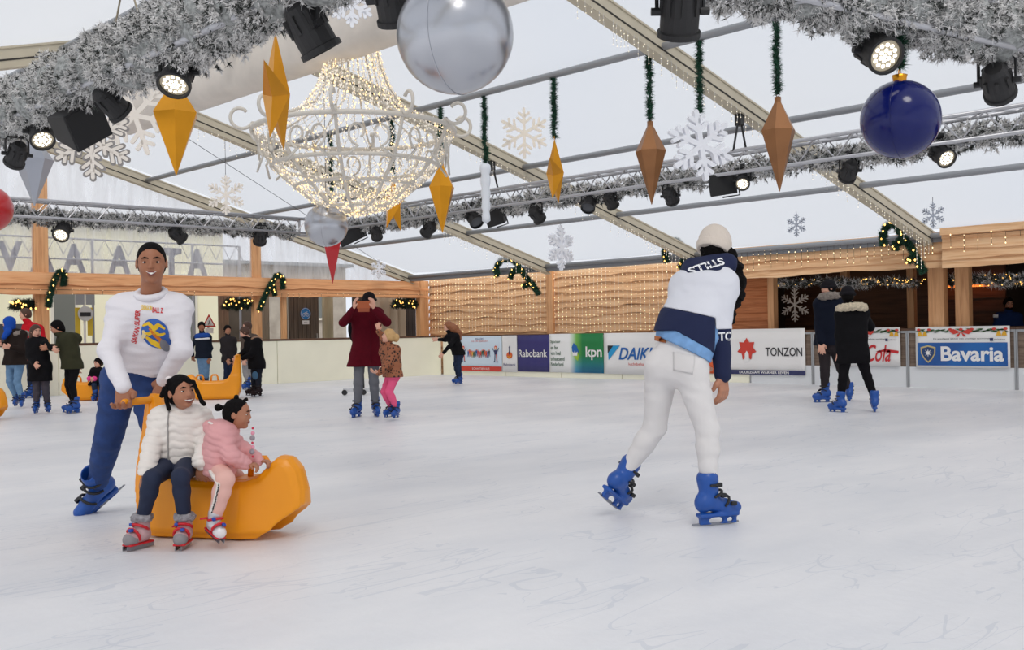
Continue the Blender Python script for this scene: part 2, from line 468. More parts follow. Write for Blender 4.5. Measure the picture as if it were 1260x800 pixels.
# clear film in the gable
def film():
    m = bpy.data.materials.new('clear_film'); m.use_nodes = True; nt = m.node_tree; nt.nodes.remove(nt.nodes['Principled BSDF']); out = nt.nodes['Material Output']
    tr = nt.nodes.new('ShaderNodeBsdfTransparent'); tr.inputs['Color'].default_value = (0.95, 0.95, 0.96, 1)
    df = nt.nodes.new('ShaderNodeBsdfTranslucent'); df.inputs['Color'].default_value = (0.9, 0.9, 0.92, 1)
    df2 = nt.nodes.new('ShaderNodeBsdfDiffuse'); df2.inputs['Color'].default_value = (0.85, 0.85, 0.88, 1)
    a = nt.nodes.new('ShaderNodeMixShader'); a.inputs[0].default_value = 0.5
    gl = nt.nodes.new('ShaderNodeBsdfGlossy'); gl.inputs['Roughness'].default_value = 0.12
    tc = nt.nodes.new('ShaderNodeTexCoord'); mp = nt.nodes.new('ShaderNodeMapping'); mp.inputs['Scale'].default_value = (2.6, 1, 0.35)
    ns = nt.nodes.new('ShaderNodeTexNoise'); ns.inputs['Scale'].default_value = 2.0; ns.inputs['Detail'].default_value = 4; ns.inputs['Distortion'].default_value = 1.2
    rp = nt.nodes.new('ShaderNodeMapRange'); rp.inputs[1].default_value = 0.35; rp.inputs[2].default_value = 0.75; rp.inputs[3].default_value = 0.22; rp.inputs[4].default_value = 0.62
    nt.links.new(tc.outputs['Object'], mp.inputs[0]); nt.links.new(mp.outputs[0], ns.inputs['Vector']); nt.links.new(ns.outputs['Fac'], rp.inputs[0])
    c = nt.nodes.new('ShaderNodeMixShader'); nt.links.new(rp.outputs[0], c.inputs[0])
    nt.links.new(df.outputs[0], a.inputs[1]); nt.links.new(df2.outputs[0], a.inputs[2])
    nt.links.new(tr.outputs[0], c.inputs[1]); nt.links.new(a.outputs[0], c.inputs[2])
    e = nt.nodes.new('ShaderNodeMixShader'); e.inputs[0].default_value = 0.05
    nt.links.new(c.outputs[0], e.inputs[1]); nt.links.new(gl.outputs[0], e.inputs[2]); nt.links.new(e.outputs[0], out.inputs[0])
    return m
FILM = film()
wi = 0
for (xa, xb) in ((-2.4, 3.0), (3.2, 7.96), (8.24, 12.99), (13.21, 17.9)):
    mb = MB(); N = 24; vs = []; fs = []
    for i in range(N+1):
        x = xa+(xb-xa)*i/N; yy = YG+0.1+0.02*math.sin(i*2.1)
        vs += [(x, yy, 2.5), (x, yy, zroof(x)+0.05)]
    for i in range(N): fs.append((2*i, 2*i+2, 2*i+3, 2*i+1))
    mb.add(vs, fs); wi += 1
    struct(mb.build('window_%d' % wi, FILM, smooth=True))

# ---------------------------------------------------------------- rink boards
WHITEB = mat('white_board', (244, 241, 220), 0.35, noise=0.04, nscale=1.5, coat=0.2)
ALU = mat('board_frame_aluminium', (168, 170, 172), 0.35, metal=0.7)
seams = [18.07, 15.55, 13.1, 10.6, 8.1, 5.6, 3.1, 0.6, -1.9]
SEAMX = ['at the far rink corner', 'behind the burgundy coat', 'under the blue cycling sign', 'behind the yellow sled', 'behind the man in the white sweater', 'under the fairy lights at the left', 'at the left edge of the photo', 'beyond the left edge']
for i in range(len(seams)-1):
    x1, x0 = seams[i], seams[i+1]
    t = thing('rink_board', 'cream white rink board panel with brown cap rail ' + SEAMX[i], 'rink board', ((x0+x1)/2, YB, 0), group='rink boards along the gable side')
    w = (x1-x0)/2
    mb = MB(); mb.box((-w+0.008, 0, 0.0), (w-0.008, 0.04, 0.99)); mb.build('panel', WHITEB, t, bevel=0.004)
    mb = MB(); mb.box((-w, -0.012, 0.99), (w, 0.10, 1.035)); mb.build('cap_rail', W_RAIL, t, bevel=0.006)
    mb = MB(); mb.box((w-0.05, 0.042, 0), (w-0.002, 0.09, 0.98)); mb.build('post', ALU, t)
seamy = [21.45, 19.05, 17.15, 15.28, 13.4, 11.95, 10.54, 8.66, 6.80, 4.9, 3.0]
RL = ['in the far rink corner', 'under the purple banner', 'under the green and blue banner', 'right of the green banner', 'behind the skater in white jeans', 'under the red star banner', 'between the red star banner and the dark coated pair', 'with a red script banner behind the dark coated pair', 'with the blue beer banner', 'at the right edge']
for i in range(len(seamy)-1):
    y1, y0 = seamy[i], seamy[i+1]; w = (y1-y0)/2
    brown = i >= 5
    t = thing('rink_board', ('brown backed clear rink board panel ' if brown else 'cream white rink board panel ') + RL[i], 'rink board', (XB, (y0+y1)/2, 0), group='rink boards along the long side')
    mb = MB()
    if brown:
        mb.box((0.0, -w+0.01, 0.0), (0.04, w-0.01, 0.36)); mb.build('kick_plate', mat('kick_plate_white', (222, 224, 226), 0.4), t)
        mb = MB(); mb.box((0.01, -w+0.03, 0.36), (0.04, w-0.03, 0.985)); mb.build('panel', W_DARK, t)
        mb = MB(); mb.box((-0.012, w-0.03, 0), (0.05, w-0.002, 1.0)); mb.box((-0.012, -w+0.002, 0), (0.05, -w+0.03, 1.0)); mb.box((-0.012, -w+0.031, 0.96), (0.05, w-0.031, 1.0)); mb.build('frame', ALU, t, bevel=0.003)
    else:
        mb.box((0.0, -w+0.008, 0.0), (0.04, w-0.008, 0.99)); mb.build('panel', WHITEB, t, bevel=0.004)
    mb = MB(); mb.box((-0.012, -w, 1.0), (0.09, w, 1.04)); mb.build('cap_rail', W_RAIL, t, bevel=0.006)

# ---------------------------------------------------------------- banners
def banner(name, label, pxl, pxr, ytl, ybl, m, cat='banner', x=XB, group='advertising banners on the long side boards', thick=0.006, wrinkle=0.004):
    """a hung sheet between two photo columns of the board face"""
    a = on_x(pxl, ytl, x); b = on_x(pxr, ytl, x); zb = on_x(pxl, ybl, x).z
    yc = (a.y+b.y)/2; w = a.y-b.y; zt = (a.z); h = zt-zb; zc = (zt+zb)/2
    t = thing(name, label, cat, (x-0.022, yc, zc), group=group)
    N = 16; vs = []; fs = []
    for i in range(N+1):
        for j in range(5):
            u = -w/2+w*i/N; v = -h/2+h*j/4
            d = wrinkle*math.sin(i*1.7+j*0.6)*math.sin(j*0.8+1)
            vs.append((-d, -u, v))
    for i in range(N):
        for j in range(4): fs.append((i*5+j, (i+1)*5+j, (i+1)*5+j+1, i*5+j+1))
    mb = MB(); mb.add(vs, fs)
    o = mb.build('sheet', m, t, smooth=True); md = o.modifiers.new('thickness', 'SOLIDIFY'); md.thickness = thick; md.offset = -1
    return t, w, h
def flat(name, parent, cx, cy, w, h, m, off=0.008, rounded=0.0):
    mb = MB()
    if rounded:
        pts = []
        for (qx, qy, a0) in ((w/2-rounded, h/2-rounded, 0), (-w/2+rounded, h/2-rounded, 90), (-w/2+rounded, -h/2+rounded, 180), (w/2-rounded, -h/2+rounded, 270)):
            for s in range(5):
                a = math.radians(a0+s*22.5); pts.append((cx+qx+rounded*math.cos(a), cy+qy+rounded*math.sin(a)))
    else: pts = [(cx-w/2, cy-h/2), (cx+w/2, cy-h/2), (cx+w/2, cy+h/2), (cx-w/2, cy+h/2)]
    put(mb, pts, [tuple(range(len(pts)))], (0, 0, 0), off=off)
    return mb.build(name, m, parent)
def poly(name, parent, pts, m, off=0.009):
    mb = MB(); put(mb, pts, [tuple(range(len(pts)))], (0, 0, 0), off=off)
    return mb.build(name, m, parent)
def lt(name, body, parent, cx, cy, w, h, m, off=0.011, **kw):
    return letters(name, body, MX_RIGHT @ Vector((cx, cy, 0)), w, h, m, parent, off=off, **kw)
def disc(cx, cy, r, n=20, ry=None): return [(cx+r*math.cos(2*math.pi*i/n), cy+(ry or r)*math.sin(2*math.pi*i/n)) for i in range(n)]
V_WHITE = mat('vinyl_white', (236, 234, 232), 0.45); V_NAVY = mat('vinyl_navy', (48, 44, 110), 0.45); V_RED = mat('vinyl_red', (206, 60, 46), 0.45)
V_GREEN = mat('vinyl_green', (20, 128, 70), 0.45); V_BLACK = mat('vinyl_black', (34, 34, 40), 0.45); V_BLUE = mat('vinyl_blue', (20, 96, 170), 0.45)
V_CYAN = mat('vinyl_cyan', (30, 150, 205), 0.45); V_ORANGE = mat('vinyl_orange', (220, 92, 40), 0.45); V_DGREEN = mat('vinyl_dark_green', (52, 92, 66), 0.5)
V_DNAVY = mat('vinyl_dark_navy', (44, 48, 92), 0.45); V_PALE = mat('vinyl_pale_blue', (206, 222, 236), 0.45); V_SKY = mat('vinyl_sky', (120, 180, 220), 0.45)
V_YEL = mat('vinyl_yellow', (226, 170, 40), 0.45)

# 1 pale poster with small skating figures
t, w, h = banner('poster', 'pale blue poster of tiny skating figures with red bottom strip', 567, 618, 414, 456, V_PALE)
flat('bottom_strip', t, 0, -h/2+0.06, w-0.01, 0.12, V_RED)
lt('lettering', 'SCHAATSEN 0.85', t, 0, -h/2+0.06, w*0.42, 0.05, V_WHITE)
lt('title', 'WELKOM', t, -0.05, h/2-0.07, w*0.2, 0.045, V_NAVY)
lt('subtitle', 'op de ijsbaan', t, -0.03, h/2-0.13, w*0.4, 0.045, V_RED)
rg = random.Random(4); mb = MB(); pal = [V_RED, V_BLUE, V_ORANGE, V_DGREEN, V_BLACK, V_YEL]
for i in range(16):
    cx = -w*0.3+i*w*0.034; cy = 0.06*math.sin(i*1.3)*0.4; mi = rg.randrange(6)
    put(mb, disc(cx, cy+0.075, 0.017, 10), [tuple(range(10))], (0, 0, 0), off=0.010, mi=2)
    put(mb, [(cx-0.02, cy-0.02), (cx+0.02, cy-0.02), (cx+0.028, cy+0.058), (cx-0.024, cy+0.058)], [(0, 1, 2, 3)], (0, 0, 0), off=0.010, mi=mi)
    for sx in (-1, 1): put(mb, [(cx+sx*0.012-0.008, cy-0.02), (cx+sx*0.03-0.008, cy-0.09), (cx+sx*0.03+0.008, cy-0.09), (cx+sx*0.012+0.008, cy-0.02)], [(0, 1, 2, 3)], (0, 0, 0), off=0.010, mi=mi)
mb.build('printed_figures', pal, t)
for (cx, nm) in ((w*0.36, 'printed_skater'), (-w*0.42, 'printed_skater')):
    mb = MB()
    put(mb, disc(cx, 0.15, 0.05, 14), [tuple(range(14))], (0, 0, 0), off=0.010, mi=0)
    put(mb, disc(cx, 0.14, 0.032, 12), [tuple(range(12))], (0, 0, 0), off=0.0115, mi=3)
    put(mb, [(cx-0.045, -0.02), (cx+0.045, -0.02), (cx+0.055, 0.09), (cx-0.055, 0.09)], [(0, 1, 2, 3)], (0, 0, 0), off=0.010, mi=1)
    for sx in (-1, 1):
        put(mb, [(cx+sx*0.05, 0.06), (cx+sx*0.11, 0.15), (cx+sx*0.125, 0.13), (cx+sx*0.05, 0.03)][::sx], [(0, 1, 2, 3)], (0, 0, 0), off=0.010, mi=1)
        put(mb, [(cx+sx*0.025-0.014, -0.02), (cx+sx*0.04-0.014, -0.19), (cx+sx*0.04+0.014, -0.19), (cx+sx*0.025+0.014, -0.02)], [(0, 1, 2, 3)], (0, 0, 0), off=0.010, mi=0 if sx > 0 else 1)
        put(mb, [(cx+sx*0.05-0.03, -0.215), (cx+sx*0.05+0.03, -0.215), (cx+sx*0.05+0.02, -0.19), (cx+sx*0.05-0.02, -0.19)], [(0, 1, 2, 3)], (0, 0, 0), off=0.010, mi=1)
    mb.build(nm, [V_RED, V_DNAVY, V_WHITE, mat('print_skin', (232, 190, 160), 0.5)], t)
# 2 white banner with orange sundial mark
t, w, h = banner('banner', 'narrow white banner with small orange sundial mark beside the purple one', 618.5, 636.5, 413, 457.5, V_WHITE)
poly('emblem', t, disc(0, -0.04, 0.105, 20, 0.085), V_ORANGE)
poly('emblem_figure', t, [(-0.02, -0.02), (0.02, -0.02), (0.012, 0.12), (0.02, 0.16), (0, 0.2), (-0.02, 0.16), (-0.01, 0.12)], V_DNAVY, 0.012)
poly('emblem_arc', t, [(-0.08, -0.05), (0, -0.075), (0.08, -0.04), (0.07, -0.06), (0, -0.095), (-0.07, -0.07)][::-1], V_YEL, 0.0125)
lt('lettering', 'Rabobank', t, 0, -0.27, w*0.82, 0.07, V_NAVY)
# 3 purple
t, w, h = banner('banner', 'purple banner with a bank name in white letters', 637, 676, 412.5, 457, V_NAVY)
lt('lettering', 'Rabobank', t, 0, 0.0, w*0.90, h*0.20, V_WHITE, bold=0.012)
# 4 kpn
def kpn_mat(w, h):
    m = bpy.data.materials.new('green_blue_print'); m.use_nodes = True; nt = m.node_tree; b = nt.nodes['Principled BSDF']; b.inputs['Roughness'].default_value = 0.45
    tc = nt.nodes.new('ShaderNodeTexCoord'); sp = nt.nodes.new('ShaderNodeSeparateXYZ'); nt.links.new(tc.outputs['Object'], sp.inputs[0])
    ry = nt.nodes.new('ShaderNodeMapRange'); ry.inputs[1].default_value = w*0.12; ry.inputs[2].default_value = -w*0.12; nt.links.new(sp.outputs['Y'], ry.inputs[0])
    rz = nt.nodes.new('ShaderNodeMapRange'); rz.inputs[1].default_value = -h*0.05; rz.inputs[2].default_value = -h*0.5; nt.links.new(sp.outputs['Z'], rz.inputs[0])
    r1 = nt.nodes.new('ShaderNodeValToRGB'); e = r1.color_ramp.elements; e[0].color = (*lin((238, 238, 236)), 1); e[0].position = 0.0; e[1].color = (*lin((16, 122, 62)), 1); e[1].position = 1.0
    e.new(0.55).color = (*lin((110, 176, 72)), 1)
    nt.links.new(ry.outputs[0], r1.inputs[0])
    r2 = nt.nodes.new('ShaderNodeValToRGB'); e = r2.color_ramp.elements; e[0].color = (*lin((238, 238, 236)), 1); e[1].color = (*lin((12, 108, 150)), 1); e.new(0.5).color = (*lin((60, 150, 205)), 1)
    nt.links.new(ry.outputs[0], r2.inputs[0])
    mx = nt.nodes.new('ShaderNodeMixRGB'); nt.links.new(rz.outputs[0], mx.inputs[0]); nt.links.new(r1.outputs[0], mx.inputs[1]); nt.links.new(r2.outputs[0], mx.inputs[2]); nt.links.new(mx.outputs[0], b.inputs['Base Color'])
    return m
t, w, h = banner('banner', 'white banner fading to green and blue with a crown emblem', 676.5, 743, 411, 458, V_WHITE)
t.children[0].data.materials[0] = kpn_mat(w, h)
for i, s_ in enumerate(('Sponsor', 'en fan', 'van heel', 'schaatsend', 'Nederland')):
    ww = [0.36, 0.26, 0.36, 0.5, 0.46][i]*w*0.52; lt('slogan', s_, t, -w*0.47+ww/2, h*0.29-i*h*0.145, ww, h*0.10, V_DGREEN, bold=0.01)
poly('emblem', t, [(-0.10, 0.02), (-0.12, 0.14), (-0.06, 0.24), (0.04, 0.17), (0.10, 0.04), (0.06, 0.0)][::-1], V_BLUE, 0.010)
poly('emblem', t, [(-0.06, -0.04), (-0.02, -0.12), (0.07, -0.18), (0.11, -0.06), (0.06, 0.02)], mat('vinyl_lime', (150, 190, 60), 0.45), 0.011)
poly('crown', t, [(-0.09, -0.06), (-0.10, 0.04), (-0.05, 0.0), (-0.02, 0.06), (0.01, 0.0), (0.06, 0.04), (0.05, -0.06)][::-1], V_WHITE, 0.012)
lt('lettering', 'kpn', t, w*0.33, 0.0, w*0.29, h*0.34, V_WHITE, bold=0.02)
# 5 daikin
t, w, h = banner('banner', 'white banner with blue slanted name and cyan triangle behind the woman in white jeans', 743.5, 838, 410, 460, V_WHITE)
x0 = -w/2+0.12
poly('emblem', t, [(x0, 0.18), (x0+0.36, 0.18), (x0+0.02, -0.15)][::-1], V_CYAN, 0.010)
poly('emblem', t, [(x0, 0.18), (x0+0.17, 0.18), (x0, -0.0)][::-1], V_BLACK, 0.012)
lt('lettering', 'DAIKIN', t, x0+0.32+0.62, 0.0, 1.24, 0.27, V_BLUE, bold=0.02, shear=0.3)
lt('slogan', 'luchtbehandeling', t, x0+0.98, -0.24, 0.75, 0.08, V_RED)
# 6 orange corner
t, w, h = banner('banner', 'orange red banner with grey edge peeping out behind the woman', 843, 886, 406, 459, V_ORANGE)
flat('grey_edge', t, w/2-0.05, 0, 0.10, h, mat('vinyl_grey', (130, 126, 124), 0.5))
# 7 tonzon
t, w, h = banner('banner', 'white banner with a red star house mark and black name', 886.5, 991, 405.5, 460, V_WHITE)
flat('bottom_strip', t, 0, -h/2+0.045, w, 0.09, V_DNAVY)
lt('slogan', 'DUURZAAM WARMER LEVEN', t, 0.05, -h/2+0.045, w*0.58, 0.05, V_WHITE, bold=0.02)
star = []
cx, cy, R = -w*0.17, 0.05, 0.23
for i in range(14):
    a = math.pi/2+i*2*math.pi/14; rr = R if i % 2 == 0 else R*0.66
    star.append((cx+rr*math.cos(a), cy+rr*math.sin(a)))
star2 = [p for p in star if not (p[1] < cy-0.12 and abs(p[0]-cx) < 0.06)]
mb = MB(); put(mb, [(cx, cy)]+star, [(0, i+1, (i+1) % 14+1) for i in range(14)], (0, 0, 0), off=0.010); mb.build('star_mark', V_RED, t)
mb = MB(); put(mb, [(cx-0.055, cy-0.25), (cx+0.055, cy-0.25), (cx+0.045, cy-0.09), (cx, cy-0.03), (cx-0.045, cy-0.09)], [(0, 1, 2, 3, 4)], (0, 0, 0), off=0.012); mb.build('house_gap', V_WHITE, t)
lt('lettering', 'TONZON', t, w*0.26, -0.0, w*0.42, 0.17, V_BLACK, bold=0.008)
# 8 + 9 sponsor banners with holly garland strip
def xmas_banner(label, pxl, pxr, ytl, ybl, body, colf, lc):
    t, w, h = banner('banner', label, pxl, pxr, ytl, ybl, V_WHITE, x=XB-0.012)
    sh = h*0.33; zc = -h/2+h*0.33
    rg = random.Random(len(label)); mb = MB()
    for i in range(26):     # holly and fir sprigs along the top
        cx = -w*0.46+w*0.92*i/25; cy = h*0.40+0.02*math.sin(i*2.2)
        for q in range(3):
            a = rg.uniform(-0.6, 0.6)+(0 if q else math.pi); L = rg.uniform(0.05, 0.09)
            put(mb, [(cx, cy-0.014), (cx+L*math.cos(a), cy+L*math.sin(a)*0.6), (cx, cy+0.014)], [(0, 1, 2)], (0, 0, 0), off=0.0105, mi=0)
    for i in range(9):
        cx = -w*0.46+w*0.92*i/8
        if abs(cx) < w*0.33 and abs(cx) > w*0.12: continue
        put(mb, disc(cx, h*0.43, 0.035, 10, 0.022), [tuple(range(10))], (0, 0, 0), off=0.0115, mi=1)
    mb.build('printed_garland', [mat('vinyl_fir', (60, 104, 56), 0.5), V_RED], t)
    mb = MB()               # bow
    for sx in (-1, 1):
        P = [(0, h*0.36), (sx*0.13, h*0.44), (sx*0.20, h*0.38), (sx*0.13, h*0.31)]; put(mb, P if sx < 0 else P[::-1], [(0, 1, 2, 3)], (0, 0, 0), off=0.012)
        P = [(0, h*0.37), (sx*0.04, h*0.25), (sx*0.10, h*0.26)]; put(mb, P if sx > 0 else P[::-1], [(0, 1, 2)], (0, 0, 0), off=0.012)
    mb.build('printed_bow', V_RED, t)
    for sx in (-1, 1):
        for q in (-1, 1):
            cx = sx*w*0.42+q*0.045
            poly('printed_bell', t, [(cx-0.045, h*0.27), (cx+0.045, h*0.27), (cx+0.025, h*0.36), (cx, h*0.39), (cx-0.025, h*0.36)], V_YEL, 0.012)
    lt('small_print', 'De gezelligste ijsbaan met prachtige sponsoren', t, 0, h*0.20, w*0.60, 0.028, V_BLACK, bold=0.01)
    poly('social_mark', t, [(w*0.30, h*0.145), (w*0.335, h*0.145), (w*0.335, h*0.215), (w*0.30, h*0.215)], V_DNAVY, 0.011)
    lt('small_print', 'ijsbaan', t, w*0.40, h*0.18, w*0.11, 0.026, V_BLACK)
    return t, w, h
t, w, h = xmas_banner('white banner with red script letters and holly, behind the dark coated pair', 1022, 1108, 404, 450, '', None, None)
V_CRED = mat('vinyl_script_red', (200, 32, 40), 0.45)
lt('lettering', 'Coca-Cola', t, -w*0.03, -h*0.16, w*0.80, h*0.44, V_CRED, shear=0.35, bold=0.01)
poly('swash', t, [(w*0.16, -h*0.12), (w*0.3, -h*0.05), (w*0.48, -h*0.10), (w*0.48, -h*0.17), (w*0.3, -h*0.13)][::-1], V_CRED, 0.011)
t, w, h = xmas_banner('white banner with a blue beer name panel and crest, holly above', 1127, 1243, 402.5, 452, '', None, None)
mg = ramp_mat('beer_panel_blue', [(0.2, (16, 60, 130)), (0.8, (24, 110, 186))], 1.2, 0.4)
flat('name_panel', t, 0, -h*0.17, w*0.955, h*0.56, mg, 0.009)
lt('lettering', 'Bavaria', t, w*0.11, -h*0.16, w*0.66, h*0.36, V_WHITE, bold=0.03)
def shield(s, cx, cy): return [(cx+s*a, cy+s*b) for a, b in ((-0.5, 0.42), (0, 0.55), (0.5, 0.42), (0.48, 0.0), (0.25, -0.38), (0, -0.6), (-0.25, -0.38), (-0.48, 0.0))][::-1]
poly('crest', t, shield(0.27, -w*0.36, -h*0.16), mat('vinyl_gold', (196, 176, 120), 0.4), 0.011)
poly('crest_field', t, shield(0.22, -w*0.36, -h*0.16), mat('vinyl_crest', (30, 62, 110), 0.4), 0.0125)
st = []
for i in range(16):
    a = i*math.pi/8; rr = 0.075 if i % 2 == 0 else 0.025; st.append((-w*0.36+rr*math.cos(a), -h*0.14+rr*math.sin(a)))
mb = MB(); put(mb, [(-w*0.36, -h*0.14)]+st, [(0, i+1, (i+1) % 16+1) for i in range(16)], (0, 0, 0), off=0.014); mb.build('crest_star', V_WHITE, t)

# ---------------------------------------------------------------- street beyond the gable
CREAMW = mat('cream_render', (255, 250, 220), 0.8, noise=0.03, nscale=1)
BX = Matrix(((1, 0, 0), (0, 0, -1), (0, 1, 0)))
t = thing('building', 'cream rendered house seen through the tent gable', 'building', (12.0, 28.0, 0))
mb = MB(); mb.box((-2.4, 0, 0), (3.3, 5, 4.3)); mb.build('wall', CREAMW, t)
mb = MB(); mb.box((-2.6, -0.3, 4.3), (3.5, 5.3, 4.45)); mb.build('roof_edge', mat('zinc', (150, 155, 160), 0.5), t)
for cx in (-1.3, 2.1):
    mb = MB(); mb.box((cx-0.35, -0.06, 0.8), (cx+0.35, 0.0, 2.9)); w1 = mb.build('window', mat('window_frame_white', (230, 226, 214), 0.5), t)
    mb = MB(); mb.box((cx-0.27, -0.07, 0.9), (cx+0.27, -0.061, 2.8)); mb.build('pane', mat('dark_pane', (120, 124, 120), 0.15), w1)
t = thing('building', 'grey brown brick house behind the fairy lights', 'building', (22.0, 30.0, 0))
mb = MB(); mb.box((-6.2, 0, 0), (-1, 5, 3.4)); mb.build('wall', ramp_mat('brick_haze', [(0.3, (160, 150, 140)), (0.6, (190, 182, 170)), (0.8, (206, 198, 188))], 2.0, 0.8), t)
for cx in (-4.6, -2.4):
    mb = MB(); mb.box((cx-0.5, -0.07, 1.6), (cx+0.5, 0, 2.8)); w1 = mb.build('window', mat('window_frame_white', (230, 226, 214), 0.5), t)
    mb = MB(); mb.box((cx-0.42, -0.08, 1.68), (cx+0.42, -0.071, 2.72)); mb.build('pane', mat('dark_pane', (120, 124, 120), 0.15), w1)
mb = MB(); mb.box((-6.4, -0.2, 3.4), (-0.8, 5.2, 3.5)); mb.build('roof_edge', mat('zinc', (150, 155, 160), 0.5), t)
t = thing('building', 'pale grey house at the left behind the scaffold', 'building', (4.4, 31.0, 0))
mb = MB(); mb.box((-7.5, 0, 0), (4.6, 5, 5.4)); mb.build('wall', mat('grey_render', (198, 194, 190), 0.8, noise=0.06, nscale=1.5), t)
for cx in (-5.5, -3.5, -1.5, 0.5, 2.5):
    for cz in (1.2, 3.4):
        mb = MB(); mb.box((cx-0.45, -0.07, cz), (cx+0.45, 0, cz+1.5)); w1 = mb.build('window', mat('window_frame_white', (230, 226, 214), 0.5), t)
        mb = MB(); mb.box((cx-0.37, -0.08, cz+0.08), (cx+0.37, -0.071, cz+1.42)); mb.build('pane', mat('dark_pane', (120, 124, 120), 0.15), w1)
mb = MB(); mb.box((-7.7, -0.2, 5.4), (4.8, 5.2, 5.6)); mb.build('roof_edge', mat('zinc', (150, 155, 160), 0.5), t)

# scaffold rail with big letters, seen through the film
t = thing('sign_scaffold', 'grey truss rail carrying big letters outside the gable film', 'scaffold sign', (9.0, 24.4, 0))
SCF = mat('scaffold_grey', (150, 152, 162), 0.5, metal=0.3)
mb = MB()
for z in (2.62, 2.95, 3.42): mb.tube([(-6.5, 0, z), (4.8, 0, z)], 0.022, 6)
for i in range(30):
    x = -6.5+i*0.38; mb.tube([(x, 0, 3.06), (x+0.19, 0, 3.42), (x+0.38, 0, 3.06)], 0.010, 5)
for x in (-6.5, -4, -1.5, 1, 3.5, 4.8): mb.tube([(x, 0, -0.03), (x, 0, 3.42)], 0.03, 6)
mb.build('rail', SCF, t)
for (px, ch) in ((15, 'V'), (55, 'A'), (94, 'A'), (150, 'A'), (214, 'T'), (246, 'A')):
    p = on_y(px, 320, 24.34)
    vs, fs = text_mesh(ch, 0.52, 0.66, bold=0.03); mb = MB()
    m2 = MB(); put(m2, vs, fs, (0, 0, 0), BX); 
    o = m2.build('letter', mat('letter_grey', (120, 122, 138), 0.6), t); o.location = (p.x-9.0, 0.05, 2.98)
    md = o.modifiers.new('depth', 'SOLIDIFY'); md.thickness = 0.06
# things behind the lower gable opening
def on_board(px, Y): return on_y(px, 400, Y).x
DOORB = ramp_mat('brown_door_boards', [(0.2, (66, 54, 46)), (0.5, (92, 78, 66)), (0.8, (112, 98, 84))], 2.5, 0.7, (8, 1, 0.5))
xa, xb = on_board(356, 22.9), on_board(392, 22.9)
t = thing('door_panel', 'dark brown boarded door leaf behind the rink boards', 'door', ((xa+xb)/2, 22.9, 0))
mb = MB()
for i in range(7):
    u = (xb-xa)/7; mb.box((-(xb-xa)/2+i*u+0.006, -0.02, 0), (-(xb-xa)/2+(i+1)*u-0.006, 0.02, 2.3))
mb.box((-(xb-xa)/2, 0.021, 0), ((xb-xa)/2, 0.05, 2.3)); mb.build('leaf', DOORB, t)
mb = MB(); mb.box(((xb-xa)/2-0.10, -0.06, 1.0), ((xb-xa)/2-0.07, -0.021, 1.15)); mb.build('handle', ALU, t)
p = on_y(377, 386, 22.82)
t = thing('cycling_sign', 'round blue cycling sign on the dark brown door', 'traffic sign', (p.x, 22.86, p.z))
mb = MB(); vs = [(0.15*math.cos(a*math.pi/16), 0, 0.15*math.sin(a*math.pi/16)) for a in range(32)]
mb.add([(v[0], -0.004, v[2]) for v in vs]+[(v[0], 0.004, v[2]) for v in vs], [tuple(range(31, -1, -1)), tuple(range(32, 64))]+[(i, (i+1) % 32, 32+(i+1) % 32, 32+i) for i in range(32)])
mb.build('plate', mat('sign_blue', (30, 120, 190), 0.4), t)
mb = MB(); mb.tube([(0.138*math.cos(a*math.pi/16), -0.006, 0.138*math.sin(a*math.pi/16)) for a in range(32)], 0.004, 5, closed=True); mb.build('rim', V_WHITE, t)
mb = MB()
for cx in (-0.055, 0.055): mb.tube([(cx+0.038*math.cos(a*math.pi/8), -0.007, -0.03+0.038*math.sin(a*math.pi/8)) for a in range(16)], 0.005, 5, closed=True)
mb.tube([(-0.055, -0.007, -0.03), (-0.02, -0.007, 0.03), (0.035, -0.007, 0.03), (0.0, -0.007, -0.03), (-0.02, -0.007, 0.03)], 0.005, 5)
mb.tube([(0.055, -0.007, -0.03), (0.03, -0.007, 0.05), (0.055, -0.007, 0.055)], 0.005, 5); mb.build('bicycle_symbol', V_WHITE, t)
mb = MB(); mb.box((-0.10, -0.01, -0.27), (0.10, 0.0, -0.17)); mb.build('plate_below', V_WHITE, t)
vs, fs = text_mesh('m.u.v.', 0.10, 0.03); mb = MB(); put(mb, vs, fs, (0, -0.012, -0.22), BX); mb.build('lettering', V_BLACK, t)
# curtains, poles, plants behind the opening
def curtain(pa, pb, Y, rgb, label, z1=2.3, amp=0.05, fr=22):
    xa, xb = on_board(pa, Y), on_board(pb, Y); N = max(12, int((xb-xa)*24)); vs = []; fs = []
    for i in range(N+1):
        x = xa+(xb-xa)*i/N; y = Y+amp*math.sin(x*fr)+amp*0.4*math.sin(x*fr*2.3+1)
        vs += [(x-(xa+xb)/2, y-Y, 0.0), (x-(xa+xb)/2, y-Y, z1)]
    for i in range(N): fs.append((2*i, 2*i+2, 2*i+3, 2*i+1))
    mb = MB(); mb.add(vs, fs); o = mb.build('curtain', mat('curtain_%d_%d_%d' % rgb, rgb, 0.8), None, smooth=True); o.location = ((xa+xb)/2, Y, 0)
    md = o.modifiers.new('t', 'SOLIDIFY'); md.thickness = 0.006
    tag(o, label, 'curtain'); return o
curtain(462, 498, 22.9, (196, 180, 158), 'beige hanging curtain right of the person in burgundy')
curtain(396, 409, 22.95, (178, 166, 138), 'narrow pale curtain right of the dark door')
curtain(320, 333, 22.95, (150, 138, 120), 'grey curtain strip right of the middle post')
curtain(345, 355, 23.0, (206, 196, 176), 'pale curtain strip left of the dark door')
